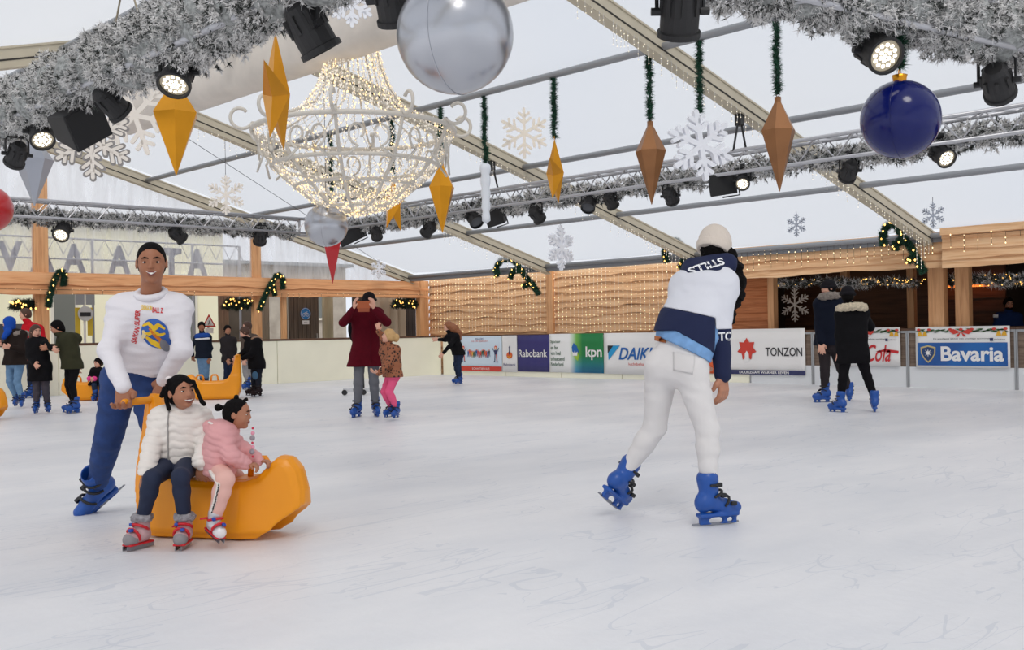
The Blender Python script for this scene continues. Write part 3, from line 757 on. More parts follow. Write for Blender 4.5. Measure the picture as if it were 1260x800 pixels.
for (pa, pb, lab, rgb) in ((498, 512, 'dark brown shutter board by the corner post', (58, 48, 44)), (435, 462, 'dark board wall behind the burgundy coat', (74, 66, 58)), (270, 282, 'brown brick pier beside the cream house', (140, 116, 98))):
    xa, xb = on_board(pa, 23.1), on_board(pb, 23.1)
    mb = MB(); nb = max(2, int((xb-xa)/0.12))
    for i in range(nb):
        u = (xb-xa)/nb; mb.box((-(xb-xa)/2+i*u+0.004, 0, 0), (-(xb-xa)/2+(i+1)*u-0.004, 0.03, 2.4))
    mb.box((-(xb-xa)/2, 0.031, 0), ((xb-xa)/2, 0.06, 2.4))
    o = mb.build('board_screen', mat('screen_%d' % pa, rgb, 0.8, noise=0.25, nscale=4, stretch=(8, 1, 0.6))); o.location = ((xa+xb)/2, 23.1, 0); tag(o, lab, 'screen')
xa, xb = on_board(282, 26), on_board(310, 26)
mb = MB(); mb.box((xa, 26, 0), (xb, 26.1, 2.6)); o = mb.build('dark_shopfront', mat('dark_shop', (84, 76, 68), 0.3, noise=0.3, nscale=1.5)); tag(o, 'dark shop window behind the boys at the board', 'shop front')
xa, xb = on_board(-30, 26), on_board(48, 26)
mb = MB(); mb.box((xa, 26, 0), (xb, 26.1, 1.5)); mb.box((xa, 26, 2.2), (xb, 26.1, 2.5)); o = mb.build('low_wall', mat('dark_low', (70, 74, 84), 0.5, noise=0.3, nscale=1.5)); tag(o, 'dark grey street screen at the far left', 'screen')
# traffic signs
def pole_sign(px, py, Y, label, nm):
    p = on_y(px, py, Y); return thing(nm, label, 'traffic sign', (p.x, Y, -0.03)), p.z+0.03
t, z = pole_sign(104, 386, 24.0, 'grey pole with two grey plates and a round white sign', 'street_sign')
mb = MB(); mb.tube([(0, 0, 0), (0, 0, z+0.75)], 0.03, 8); mb.build('pole', V_WHITE, t)
for sx in (-1, 1):
    mb = MB(); mb.box((sx*0.12-0.10, -0.045, z+0.2), (sx*0.12+0.10, -0.035, z+0.66)); mb.build('back_plate', mat('sign_back_grey', (150, 154, 158), 0.5), t)
    mb = MB(); mb.box((sx*0.14-0.06, 0.035, z-0.5), (sx*0.14+0.06, 0.045, z+0.14)); mb.build('yellow_plate', mat('sign_yellow', (220, 190, 60), 0.5), t)
def plate_disc(name, r, z, y, m, par):
    mb = MB(); a = [(r*math.cos(q*math.pi/14), r*math.sin(q*math.pi/14)) for q in range(28)]
    mb.add([(p[0], y-0.004, z+p[1]) for p in a]+[(p[0], y+0.004, z+p[1]) for p in a], [tuple(range(27, -1, -1)), tuple(range(28, 56))]+[(i, (i+1) % 28, 28+(i+1) % 28, 28+i) for i in range(28)])
    return mb.build(name, m, par)
plate_disc('round_plate', 0.17, z, -0.05, mat('sign_grey_light', (200, 202, 204), 0.5), t)
mb = MB(); mb.box((-0.12, -0.062, z-0.06), (0.12, -0.055, z+0.03)); mb.build('band', V_BLACK, t)
t, z = pole_sign(257, 397, 23.6, 'red bordered triangular warning sign behind the boy', 'warning_sign')
mb = MB(); mb.tube([(0, 0.03, 0), (0, 0.03, z+0.1)], 0.025, 8); mb.build('pole', SCF, t)
def tri(r): return [(r*math.cos(math.pi/2+q*2*math.pi/3), r*math.sin(math.pi/2+q*2*math.pi/3)) for q in range(3)]
for (r, y, m_, nm) in ((0.21, -0.01, V_RED, 'border'), (0.145, -0.014, V_WHITE, 'face')):
    mb = MB(); q = tri(r); mb.add([(a, y, z+b) for a, b in q]+[(a, y+0.003, z+b) for a, b in q], [(2, 1, 0), (3, 4, 5), (0, 1, 4, 3), (1, 2, 5, 4), (2, 0, 3, 5)]); mb.build(nm, m_, t)
mb = MB(); mb.tube([(0, -0.02, z+0.05), (0.0, -0.02, z-0.01)], 0.008, 5); mb.tube([(-0.03, -0.02, z-0.05), (0.0, -0.02, z-0.01), (0.035, -0.02, z-0.05)], 0.008, 5); mb.build('worker_symbol', V_BLACK, t)
mb = MB(); mb.box((-0.11, -0.01, z-0.26), (0.11, -0.002, z-0.13)); mb.build('plate_below', V_WHITE, t)
# ================================================================== RIG, GARLANDS, ORNAMENTS
ZT = 3.32; XL, XT, YF, YT = 3.60, 12.05, 3.85, 18.40
def YFA(x): return 4.05-0.183*(x-3.6)
TR_AL = mat('truss_aluminium', (186, 186, 190), 0.35, metal=0.55)
def truss(a, b, label):
    a = Vector(a); b = Vector(b); mid = (a+b)/2; L = (b-a).length; d = (b-a).normalized(); s = Vector((-d.y, d.x, 0)); h = 0.145
    t = thing('lighting_truss', label, 'truss', mid, group='square lighting truss rig')
    for (i, j) in ((1, 1), (1, -1), (-1, 1), (-1, -1)):
        mb = MB(); off = s*(i*h)+Vector((0, 0, j*h)); mb.tube([-d*L/2+off, d*L/2+off], 0.025, 8); mb.build('chord', TR_AL, t, smooth=True)
    mb = MB(); n_ = int(L/0.5); st = L/n_
    for k in range(n_):
        u0 = -L/2+k*st; um = u0+st/2; u1 = u0+st
        for (o1, o2) in (((1, 1), (1, -1)), ((-1, 1), (-1, -1)), ((1, 1), (-1, 1)), ((1, -1), (-1, -1))):
            A = s*(o1[0]*h)+Vector((0, 0, o1[1]*h)); B = s*(o2[0]*h)+Vector((0, 0, o2[1]*h))
            mb.tube([d*u0+A, d*um+B], 0.010, 5); mb.tube([d*um+B, d*u1+A], 0.010, 5)
    mb.build('lacing', TR_AL, t)
    return t
truss((XL, 4.25, ZT), (XL, YT-0.2, ZT), 'near left side of the truss rig wrapped in a thick frosted garland')
truss((XL+0.2, YFA(XL+0.2), ZT), (XT-0.2, YFA(XT-0.2), ZT), 'near right side of the truss rig wrapped in a thick frosted garland')
truss((XT, YFA(XT)+0.2, ZT), (XT, YT-0.2, ZT), 'far right side of the truss rig, bare chords over a frosted garland')
truss((XL+0.2, YT, ZT), (XT-0.2, YT, ZT), 'far left side of the truss rig, bare chords over a frosted garland')
for (x, y) in ((XL, YFA(XL)), (XT, YFA(XT)), (XL, YT), (XT, YT)):
    mb = MB(); h = 0.17
    for i in (-1, 1):
        for j in (-1, 1):
            mb.tube([(i*h, j*h, -h), (i*h, j*h, h)], 0.025, 6); mb.tube([(-h, i*h, j*h), (h, i*h, j*h)], 0.025, 6); mb.tube([(i*h, -h, j*h), (i*h, h, j*h)], 0.025, 6)
    o = mb.build('truss_corner', TR_AL); o.location = (x, y, ZT)
    nm = {(XL, YFA(XL)): 'nearest above the big silver ball', (XT, YFA(XT)): 'at the right beyond the frame', (XL, YT): 'at the left beyond the frame', (XT, YT): 'farthest behind the small silver ball'}[(x, y)]
    tag(o, 'cube shaped truss corner block ' + nm, 'truss corner', 'square lighting truss rig corners')

def sprig_cloud(path, R, n, L, W, seed, mats, name, nleaf=6, core=0.6, flat=1.0, off=(0, 0, 0), coremat=None, frac=(0.5,), lump=0.32):
    """fir garland: needle tufts standing out of a core along a path"""
    rg = np.random.default_rng(seed)
    P = np.array([tuple(p) for p in path], float); seg = np.diff(P, axis=0); sl = np.linalg.norm(seg, axis=1); cum = np.r_[0, np.cumsum(sl)]
    s = rg.uniform(0, cum[-1], n); i = np.clip(np.searchsorted(cum, s)-1, 0, len(seg)-1); t = (s-cum[i])/sl[i]
    c = P[i]+seg[i]*t[:, None]; d = seg[i]/sl[i][:, None]
    up = np.where(np.abs(d[:, 2:3]) > 0.9, np.array([[1., 0, 0]]), np.array([[0, 0, 1.]]))
    u = np.cross(d, up); u /= np.linalg.norm(u, axis=1)[:, None]; w = np.cross(u, d)
    a = rg.uniform(0, 2*np.pi, n)
    lm = 1+lump*np.sin(s*9+np.sin(a*3+s*4)*1.3)*np.cos(a*2+s*7)
    r = R*np.sqrt(rg.uniform(0.35, 1, n))*lm
    rad = u*np.cos(a)[:, None]+w*np.sin(a)[:, None]
    base = c+rad*r[:, None]*np.array([1, 1, flat])+np.array(off)
    V = []; F = []; MI = []
    allv = np.empty((n*nleaf*3, 3)); 
    q = 0
    tone = (rg.random(n) < frac[0]).astype(int)
    for k in range(nleaf):
        dirv = rad*rg.uniform(0.3, 1.1, (n, 1))+rg.normal(0, 0.75, (n, 3)); dirv /= np.linalg.norm(dirv, axis=1)[:, None]
        side = np.cross(dirv, rg.normal(0, 1, (n, 3))); side /= np.linalg.norm(side, axis=1)[:, None]
        ll = L*rg.uniform(0.6, 1.2, (n, 1))
        st = base-dirv*ll*0.3
        allv[q:q+n*3:3] = st+side*W/2; allv[q+1:q+n*3:3] = st-side*W/2; allv[q+2:q+n*3:3] = base+dirv*ll*0.8
        q += n*3
        MI.append(np.where(rg.random(n) < 0.12, 1-tone, tone))
    nv = len(allv); fs = np.arange(nv).reshape(-1, 3)
    cv = []; mbc = MB()
    mbc.tube(path, [R*core*(1+0.18*math.sin(j*1.9)) for j in range(len(path))], 10)
    cvs = np.array([tuple(v) for v in mbc.v])+np.array(off)
    me = bpy.data.meshes.new(name)
    ncf = mbc.f
    loops = list(fs.reshape(-1))
    tot = [3]*len(fs)
    for f in ncf: loops += [x+nv for x in f]; tot.append(len(f))
    me.vertices.add(nv+len(cvs)); me.vertices.foreach_set('co', np.vstack([allv, cvs]).reshape(-1))
    me.loops.add(len(loops)); me.loops.foreach_set('vertex_index', loops)
    me.polygons.add(len(tot)); st_ = np.r_[0, np.cumsum(tot)[:-1]]
    me.polygons.foreach_set('loop_start', st_.astype(np.int32)); me.polygons.foreach_set('loop_total', np.array(tot, np.int32))
    mi = np.r_[np.concatenate(MI), np.full(len(ncf), 2 if name == 'frosted_garland' else 0)]
    if name == 'frosted_garland': mats = list(mats)+[mat('frosted_core', (150, 152, 150), 0.9, noise=0.5, nscale=28)]
    for m_ in mats: me.materials.append(m_)
    me.polygons.foreach_set('material_index', mi.astype(np.int32)); me.update(); me.validate()
    o = bpy.data.objects.new(name, me); COL.objects.link(o); return o
FROST = mat('frosted_needle', (228, 226, 224), 0.8); FIRDK = mat('grey_green_needle', (70, 74, 70), 0.85); FIRGR = mat('fir_green_needle', (22, 58, 42), 0.8); FIRGR2 = mat('fir_green_light', (34, 92, 66), 0.8)
def line(a, b, n): return [tuple(a[i]+(b[i]-a[i])*k/n for i in range(3)) for k in range(n+1)]
def wob(pts, am, seed):
    rg = random.Random(seed); return [(p[0]+rg.uniform(-am, am), p[1]+rg.uniform(-am, am), p[2]+rg.uniform(-am, am)) for p in pts]
o = sprig_cloud(wob(line((XL, YF+0.4, ZT), (XL, 12.5, ZT), 60), 0.02, 1), 0.255, 19000, 0.062, 0.012, 3, [FIRDK, FROST], 'frosted_garland', nleaf=7, core=0.84, frac=(0.84,)); tag(o, 'thick frosted fir garland wrapped round the near left truss at top left', 'garland')
o = sprig_cloud(wob(line((XL+0.4, YFA(XL+.4), ZT+.02), (11.5, YFA(11.5), ZT+.02), 60), 0.02, 2), 0.25, 19000, 0.062, 0.012, 5, [FIRDK, FROST], 'frosted_garland', nleaf=7, core=0.84, frac=(0.84,)); tag(o, 'thick frosted fir garland wrapped round the near right truss at top right', 'garland')
o = sprig_cloud(wob(line((XT+0.12, YFA(XT)+0.4, ZT-0.10), (XT+0.12, YT-0.3, ZT-0.10), 60), 0.03, 3), 0.15, 6000, 0.09, 0.018, 6, [FIRDK, FROST], 'frosted_garland', nleaf=6, core=0.5, frac=(0.72,)); tag(o, 'frosted garland lying inside and under the far right truss', 'garland')
o = sprig_cloud(wob(line((XL+0.3, YT+0.12, ZT-0.10), (XT-0.3, YT+0.12, ZT-0.10), 40), 0.03, 4), 0.14, 3600, 0.09, 0.018, 7, [FIRDK, FROST], 'frosted_garland', nleaf=6, core=0.5, frac=(0.72,)); tag(o, 'frosted garland lying inside and under the far left truss', 'garland')

# slings carrying the rig
BLACK = mat('black_steel', (26, 26, 28), 0.45); BLACKM = mat('black_matt', (34, 33, 34), 0.6)
def sling(x, y, label):
    t = thing('truss_sling', label, 'sling', (x, y, ZT+0.18)); zt = zroof(x)-0.12-ZT-0.18
    for s_ in (-1, 1):
        mb = MB(); mb.tube([(0.16*s_, 0, -0.04), (0.04*s_, 0, zt*0.75), (0, 0, zt)], 0.016, 6); mb.build('strap', BLACK, t)
    mb = MB(); mb.box((-0.05, -0.05, zt-0.16), (0.05, 0.05, zt)); mb.build('hook_block', BLACK, t, bevel=0.01)
for (px_, lab) in ((607, 'black sling straps holding the far truss beside the white icicle'), (884, 'black sling straps behind the white hanging snowflake')):
    p = on_x(px_, 230, XT); y_ = min(RAFT_Y, key=lambda v: abs(v-p.y)); sling(XT, y_ if abs(y_-p.y) < 1.2 else p.y, lab)
t = thing('truss_sling', 'steel wire rope bridle above the near left garland', 'sling', (XL, 8.05, ZT))
for s_ in (-1, 1):
    mb = MB(); mb.tube([(0, s_*0.32, 0.1), (0, 0, zroof(XL)-0.2-ZT)], 0.008, 5); mb.build('wire', mat('wire_rope', (150, 140, 120), 0.4, metal=0.6), t)
mb = MB(); mb.box((-0.04, -0.04, zroof(XL)-0.3-ZT), (0.04, 0.04, zroof(XL)-0.10-ZT)); mb.build('shackle', BLACK, t)

# ---------------------------------------------------------------- stage lights
LENS = mat('lamp_lens', (120, 116, 108), 0.2, emit=(255, 236, 200), estr=0.25)
LENSOFF = mat('lamp_lens_off', (70, 72, 76), 0.15)
def rot_to(v):  # +Z -> v
    return Vector((0, 0, 1)).rotation_difference(Vector(v).normalized()).to_matrix()
PROTO = {}
def par_light(loc, aim, zc, label, lit, s=1.0, group='stage lights hung from the truss rig'):
    """zc: height of the truss chord it is clamped to, above loc"""
    t = thing('stage_light', label, 'stage light', loc, group=group)
    A = rot_to(aim)
    key = ('h', s)
    prof = [(0.001, -0.15), (0.06, -0.15), (0.085, -0.12), (0.098, -0.06), (0.105, 0.02), (0.105, 0.10), (0.118, 0.105), (0.118, 0.135), (0.100, 0.135), (0.098, 0.11)]
    mb = MB(); mb.lathe([(r*s, z*s) for r, z in prof], 20, M=A, cap=False)
    for k in range(8):
        a = k*math.pi/4; mb.obox(A @ Vector((0.10*s*math.cos(a), 0.10*s*math.sin(a), -0.04*s)), (0.012*s, 0.012*s, 0.05*s), A @ Matrix.Rotation(a, 3, 'Z'))
    mb.build('housing', BLACKM, t, smooth=False)
    mb = MB(); mb.lathe([(0.0005, 0.118*s), (0.05*s, 0.116*s), (0.099*s, 0.112*s)], 20, M=A, cap=False)
    mb.build('lens', LENS if lit else LENSOFF, t, smooth=True)
    if lit:
        mb = MB()
        for rr, nn in ((0.0, 1), (0.032, 6), (0.066, 12)):
            for k in range(nn):
                a = 2*math.pi*k/nn; c = Vector((rr*s*math.cos(a), rr*s*math.sin(a), 0.12*s))
                mb.lathe([(0.013*s, c.z), (0.009*s, c.z+0.006*s), (0.0005, c.z+0.008*s)], 8, M=A @ Matrix.Identity(3), cap=False) if rr == 0 else mb.add([A @ (c+Vector((0.013*s*math.cos(q*math.pi/4), 0.013*s*math.sin(q*math.pi/4), 0))) for q in range(8)]+[A @ (c+Vector((0, 0, 0.008*s)))], [(q, (q+1) % 8, 8) for q in range(8)])
        mb.build('led_cells', mat('led_cell', (255, 250, 235), 0.2, emit=(255, 248, 230), estr=4.0), t)
    av = Vector(aim).normalized(); sd = av.cross(Vector((0, 0, 1)))
    sd = sd.normalized() if sd.length > 0.05 else Vector((1, 0, 0))
    mb = MB(); r = 0.125*s; up = Vector((0, 0, 1)); hb = 0.19*s
    mb.tube([sd*r, sd*r+up*hb*0.8, sd*r*0.8+up*hb, -sd*r*0.8+up*hb, -sd*r+up*hb*0.8, -sd*r], 0.012*s, 6)
    mb.tube([sd*(r-0.02), sd*(r+0.035)], 0.022*s, 8); mb.tube([-sd*(r-0.02), -sd*(r+0.035)], 0.022*s, 8)
    mb.build('yoke', BLACK, t)
    mb = MB(); top = max(hb+0.03, zc)
    mb.tube([up*hb, up*top], 0.014, 6); mb.tube([up*top+Vector((0, 0, 0))+sd*0.03, up*top-sd*0.03], 0.034, 10)
    mb.build('clamp', BLACK, t)
    mb = MB(); mb.tube([-av*0.14*s, -av*0.19*s+up*0.05, -av*0.12*s+up*0.16*s, up*top*0.92], 0.006, 5); mb.build('cable', BLACK, t)
    return t
def speaker(loc, rot, label, zc, dims=(0.26, 0.22, 0.40)):
    t = thing('loudspeaker', label, 'loudspeaker', loc)
    R = Euler(rot).to_matrix(); w, d, h = [v/2 for v in dims]
    mb = MB(); vs = []
    for z in (-h, h):
        for (x, y) in ((-w, -d), (w, -d), (w*0.65, d), (-w*0.65, d)): vs.append(R @ Vector((x, y, z)))
    mb.add(vs, [(3, 2, 1, 0), (4, 5, 6, 7), (0, 1, 5, 4), (1, 2, 6, 5), (2, 3, 7, 6), (3, 0, 4, 7)]); mb.build('cabinet', BLACKM, t, bevel=0.012)
    mb = MB(); mb.obox(R @ Vector((0, -d-0.006, 0)), (w*0.92, 0.005, h*0.94), R); mb.build('grille', mat('speaker_grille', (22, 22, 24), 0.7), t)
    mb = MB(); mb.tube([R @ Vector((-w-0.015, 0, -0.02)), R @ Vector((-w-0.015, 0, h+0.03)), R @ Vector((w+0.015, 0, h+0.03)), R @ Vector((w+0.015, 0, -0.02))], 0.012, 6); mb.tube([R @ Vector((0, 0, h+0.03)), Vector((0, 0, zc))], 0.014, 6); mb.build('bracket', BLACK, t)
    return t
LR = Vector((math.cos(YAW), -math.sin(YAW), 0)); LD = Vector((math.sin(YAW), math.cos(YAW), 0))  # right / away, level
def V3(x, y, z): return LR*x+LD*y+Vector((0, 0, z))
ZC = ZT-0.145
def lx(px, py, X, aim, label, lit, s): p = on_x(px, py, X); return par_light(p, V3(*aim), ZC-p.z, label, lit, s)
def on_near(px, py):
    d = ray(px, py); return CAM + d*((4.05+0.183*3.6)/(d.y+0.183*d.x))
def ly(px, py, Y, aim, label, lit, s): p = on_near(px, py) if Y == YF else on_y(px, py, Y); return par_light(p, V3(*aim), ZC-p.z, label, lit, s)
lx(21, 190, XL, (-0.5, 0.5, -0.6), 'black stage light at the far left edge below the frosted garland, tilted away', False, 0.85)
lx(50, 163, XL, (0.35, -0.5, -0.6), 'lit stage light under the left garland beside the silver cone', True, 0.95)
lx(136, 126, XL, (0.4, 0.6, -0.5), 'black stage light between the loudspeaker and the gold diamond', False, 0.95)
lamp_red = lx(219, 90, XL, (-0.05, -0.55, -0.75), 'lit stage light with a red clip hanging over the gold diamond', True, 1.05)
mb = MB(); mb.obox(V3(0.10, -0.03, 0.10), (0.022, 0.015, 0.035), Matrix.Rotation(0.4, 3, 'Y')); mb.obox(V3(0.125, -0.03, 0.125), (0.012, 0.012, 0.025), Matrix.Rotation(-0.5, 3, 'Y')); mb.build('safety_clip', mat('clip_red', (200, 24, 36), 0.4), lamp_red, bevel=0.004)
lx(381, 36, XL, (0.42, 0.25, -0.8), 'large black stage light under the top of the left garland beside the chandelier', False, 1.15)
lx(485, -1, XL, (0.1, 0.5, -0.8), 'black stage light cut by the top edge beside the big silver ball', False, 1.0)
ly(837, 14, YF, (0.0, 0.5, -0.8), 'black stage light cut by the top edge above the green tinsel', False, 1.10)
ly(1078, 62, YF, (0.15, -0.75, -0.45), 'lit stage light beside the blue ball', True, 1.10)
ly(1227, 101, YF, (0.5, 0.7, -0.5), 'black stage light at the right edge under the garland', False, 1.05)
ly(77, 284, YT, (0.1, -0.7, -0.5), 'lit stage light on the far truss at the left above the green swag', True, 1.2)
ly(218, 289, YT, (0.5, 0.6, -0.5), 'black stage light on the far truss above the man', False, 1.1)
ly(320, 291, YT, (-0.2, 0.6, -0.5), 'black stage light on the far truss left of the small silver ball', False, 1.15)
lx(463, 287, XT, (0.0, 0.6, -0.4), 'small black stage light right of the red cone', False, 0.95)
lx(528, 282, XT, (-0.5, 0.5, -0.5), 'black stage light on the far right truss left of the gold diamond with green tinsel', False, 1.0)
lx(583, 268, XT, (0.3, -0.5, -0.5), 'black stage light left of the white icicle', False, 1.1)
lx(660, 264, XT, (0.4, 0.5, -0.5), 'black stage light between the icicle and the narrow gold star', False, 0.95)
lx(725, 250, XT, (-0.2, -0.55, -0.6), 'black stage light right of the narrow gold star, left of a pair', False, 0.95)
lx(751, 247, XT, (0.4, 0.5, -0.6), 'black stage light right of the narrow gold star, right of a pair', False, 0.85)
lx(825, 241, XT, (0.3, 0.6, -0.4), 'black stage light under the far truss right of the bronze diamond', False, 0.9)
lx(914, 222, XT, (-0.2, -0.7, -0.5), 'lit stage light at the side of the loudspeaker under the snowflake', True, 0.85)
lx(1045, 210, XT, (0.0, 0.6, -0.4), 'black stage light on the far truss left of the blue ball', False, 0.95)
lx(1158, 190, XT, (0.15, -0.7, -0.45), 'lit stage light on the far truss right of the blue ball', True, 1.0)
p = on_x(97, 151, XL); speaker(p, (0.5, 0.9, 0.6), 'black loudspeaker between stage lights under the left garland', ZC-p.z, (0.34, 0.30, 0.36))
p = on_x(889, 228, XT); speaker(p, (0.15, 1.45, -0.8), 'black loudspeaker under the white hanging snowflake', ZC-p.z, (0.30, 0.26, 0.36))
p = on_x(610, 269, XT); speaker(p, (0.2, 1.3, -0.8), 'black loudspeaker hidden half behind the white icicle', ZC-p.z, (0.26, 0.22, 0.30))
p = on_x(434, 291, XT); speaker(p, (0.2, 1.2, -0.9), 'black loudspeaker behind the small silver ball', ZC-p.z, (0.26, 0.24, 0.5))

# ---------------------------------------------------------------- hanging ornaments
GOLD = mat('satin_gold', (222, 152, 34), 0.30, metal=0.75, noise=0.08, nscale=3)
BRONZE = mat('bronze_paint', (144, 98, 60), 0.40, metal=0.4, noise=0.12, nscale=4)
SILVER = mat('silver_lacquer', (186, 188, 194), 0.27, metal=0.9, noise=0.04, nscale=2)
SILVERP = mat('silver_facet', (176, 180, 190), 0.38, metal=0.5)
REDP = mat('red_lacquer', (184, 22, 32), 0.3, coat=0.5)
BLUEP = mat('blue_lacquer', (8, 20, 92), 0.18, coat=0.2, spec=0.3)
WHITEP = mat('white_foam', (240, 242, 248), 0.6)
WHITEC = mat('warm_white_board', (240, 232, 222), 0.6)
def tinsel(x, y, z0, z1, label, seed):
    n_ = int(abs(z1-z0)*360)+60
    o = sprig_cloud(wob(line((0, 0, z0-z1), (0, 0, 0), 8), 0.008, seed), 0.022, int(n_*0.8), 0.085, 0.009, seed, [FIRGR, FIRGR2], 'tinsel_garland', nleaf=6, core=0.8, frac=(0.4,))
    o.location = (x, y, z1); tag(o, label, 'garland', 'green tinsel strands holding the ornaments'); return o
def diamond(loc_top, H, R, m, label, rotz=0.3, n_=6, grp='diamond ornaments hung from the tent roof'):
    t = thing('diamond_ornament', label, 'ornament', loc_top, rotz, group=grp)
    prof = [(0.02, 0), (R*0.20, -0.005), (R*0.20, -H*0.06), (R, -H*0.36), (0.004, -H)]
    mb = MB(); mb.lathe(prof, n_); mb.build('body', m, t)
    mb = MB(); mb.tube([(0.02*math.cos(a*math.pi/5), 0, 0.02+0.02*math.sin(a*math.pi/5)) for a in range(10)], 0.005, 5, closed=True); mb.build('hanger', m, t)
    return t
def star(loc, R, m, label, rotz, depth=0.12, tilt=0.0):
    t = thing('star_ornament', label, 'ornament', loc, rotz, group='gold star ornaments hung from the tent roof'); t.rotation_euler = (0, tilt, rotz)
    pts = []
    for i in range(10):
        a = math.pi/2+i*math.pi/5; rr = R if i % 2 == 0 else R*0.36; pts.append((rr*math.cos(a), 0, rr*math.sin(a)))
    vs = pts+[(0, -depth, 0), (0, depth, 0)]; fs = []
    for i in range(10): fs += [((i+1) % 10, i, 10), (i, (i+1) % 10, 11)]
    mb = MB(); mb.add(vs, fs); mb.build('body', m, t)
    mb = MB(); mb.tube([(0.02*math.cos(a*math.pi/5), 0, R+0.01+0.02*math.sin(a*math.pi/5)) for a in range(10)], 0.005, 5, closed=True); mb.build('hanger', m, t)
    return t
def ball(loc, R, m, label, capm=None, rz=0.0, seam=True):
    t = thing('christmas_ball', label, 'ornament', loc, rz, group='giant christmas balls')
    mb = MB(); mb.lathe(sphere_prof(R, 24), 40, cap=False); mb.build('globe', m, t, smooth=True)
    if seam:
        mb = MB(); mb.tube([(R*1.004*math.cos(a*math.pi/24), 0, R*1.004*math.sin(a*math.pi/24)) for a in range(48)], R*0.012, 6, closed=True); mb.build('seam', m, t, smooth=True)
    mb = MB(); n_ = 24; vs = []; fs = []
    for j, (r, z) in enumerate(((0.16, 0.97), (0.165, 1.04), (0.19, 1.14), (0.17, 1.15), (0.03, 1.15))):
        for k in range(n_):
            a = 2*math.pi*k/n_; rr = r*R*(1+(0.06*math.cos(8*a) if j < 3 else 0)); vs.append((rr*math.cos(a), rr*math.sin(a), z*R-(0.02*R*(1+math.cos(8*a)) if j == 0 else 0)))
    for j in range(4):
        for k in range(n_): fs.append((j*n_+k, j*n_+(k+1) % n_, (j+1)*n_+(k+1) % n_, (j+1)*n_+k))
    mb.add(vs, fs); mb.build('cap', capm or m, t, smooth=True)
    mb = MB(); mb.tube([(R*0.09*math.cos(a*math.pi/6), 0, R*1.2+R*0.09*math.sin(a*math.pi/6)) for a in range(12)], R*0.015, 5, closed=True); mb.build('ring', capm or m, t)
    return t
def cord(x, y, z0, z1, label):
    mb = MB(); mb.tube([(0, 0, z0-z1), (0, 0, 0)], 0.004, 5); o = mb.build('hanging_cord', mat('dark_cord', (60, 60, 62), 0.6)); o.location = (x, y, z1); tag(o, label, 'cord'); return o
P1 = 10.35
def on_p(px, py, X=P1): return on_x(px, py, X)
def hung(px, ytop, ybot, X, R, m, label, tlabel, seed, gar_top=True):
    a = on_x(px, ytop, X); b = on_x(px, ybot, X)
    t = diamond(a, a.z-b.z, R, m, label, rotz=seed*0.7)
    tinsel(a.x, a.y, a.z+0.02, zroof(X)-0.03, tlabel, seed)
hung(957, 119, 236, P1, 0.195, BRONZE, 'bronze diamond ornament nearest the blue ball', 'green tinsel strand over the bronze diamond nearest the blue ball', 11)
hung(800, 149, 252, P1, 0.19, BRONZE, 'bronze diamond ornament left of the white snowflake', 'green tinsel strand over the bronze diamond left of the snowflake', 12)
hung(543, 199, 287, P1, 0.205, GOLD, 'gold diamond ornament at the lower right rim of the chandelier', 'green tinsel strand seen behind the chandelier rim at right', 13)
a = on_x(408, 268, P1); b = on_x(408, 342, P1)
diamond(a, a.z-b.z+0.1, 0.21, REDP, 'red diamond ornament whose tip shows below the small silver ball', 0.2, 4); tinsel(a.x, a.y, a.z, zroof(P1), 'green tinsel strand behind the left part of the chandelier', 14)
a = on_x(683, 213, P1); star(a, 0.47, GOLD, 'narrow gold star seen edge on, right of the white icicle', -YAW+1.38); tinsel(a.x, a.y, a.z+0.47, zroof(P1), 'green tinsel strand over the narrow edge on gold star', 15)
a = on_x(484, 252, P1); star(a, 0.50, GOLD, 'gold star with two points showing below the chandelier', -YAW+1.27); tinsel(a.x, a.y, a.z+0.5, zroof(P1), 'green tinsel strand behind the middle of the chandelier', 16)
# near ornaments on the other roof slope
P0 = 4.95
a = on_x(340, 116, P0); star(a, 0.55, GOLD, 'large gold star seen edge on in front of the chandelier', -YAW+1.60); tinsel(a.x, a.y, a.z+0.55, zroof(P0), 'dark green tinsel tuft over the large near gold star', 17)
hung(215, 98, 216, P0, 0.24, GOLD, 'large gold diamond below the lit stage light at upper left', 'green tinsel strand behind the left garland over the large gold diamond', 18)
hung(41, 165, 254, P0, 0.24, SILVERP, 'silver grey diamond at the left edge over the far truss', 'green tinsel strand over the silver grey diamond', 19)
a = on_x(-14, 257, P0); ball(a, 0.32, REDP, 'red ball cut by the left edge of the photo'); cord(a.x, a.y, a.z+0.38, zroof(P0), 'thin cord over the red ball')
a = at_depth(560, 43, 5.45); ball(a, 0.302, SILVER, 'big silver ball at top centre', rz=-YAW+1.15); cord(a.x, a.y, a.z+0.36, ZT-0.2, 'thin cord from the rig to the big silver ball')
a = on_x(401.5, 277, XRIDGE); ball(a, 0.275, SILVER, 'small silver ball below the left of the chandelier', rz=-YAW+1.5); cord(a.x, a.y, a.z+0.33, ZRIDGE-0.78, 'thin cord over the small silver ball')
a = on_near(1108, 147); ball(a, 0.271, BLUEP, 'glossy blue ball with gold cap at upper right', capm=GOLD, rz=0.2); tinsel(a.x, a.y, a.z+0.36, ZT-0.15, 'short green tinsel tuft over the blue ball', 20)

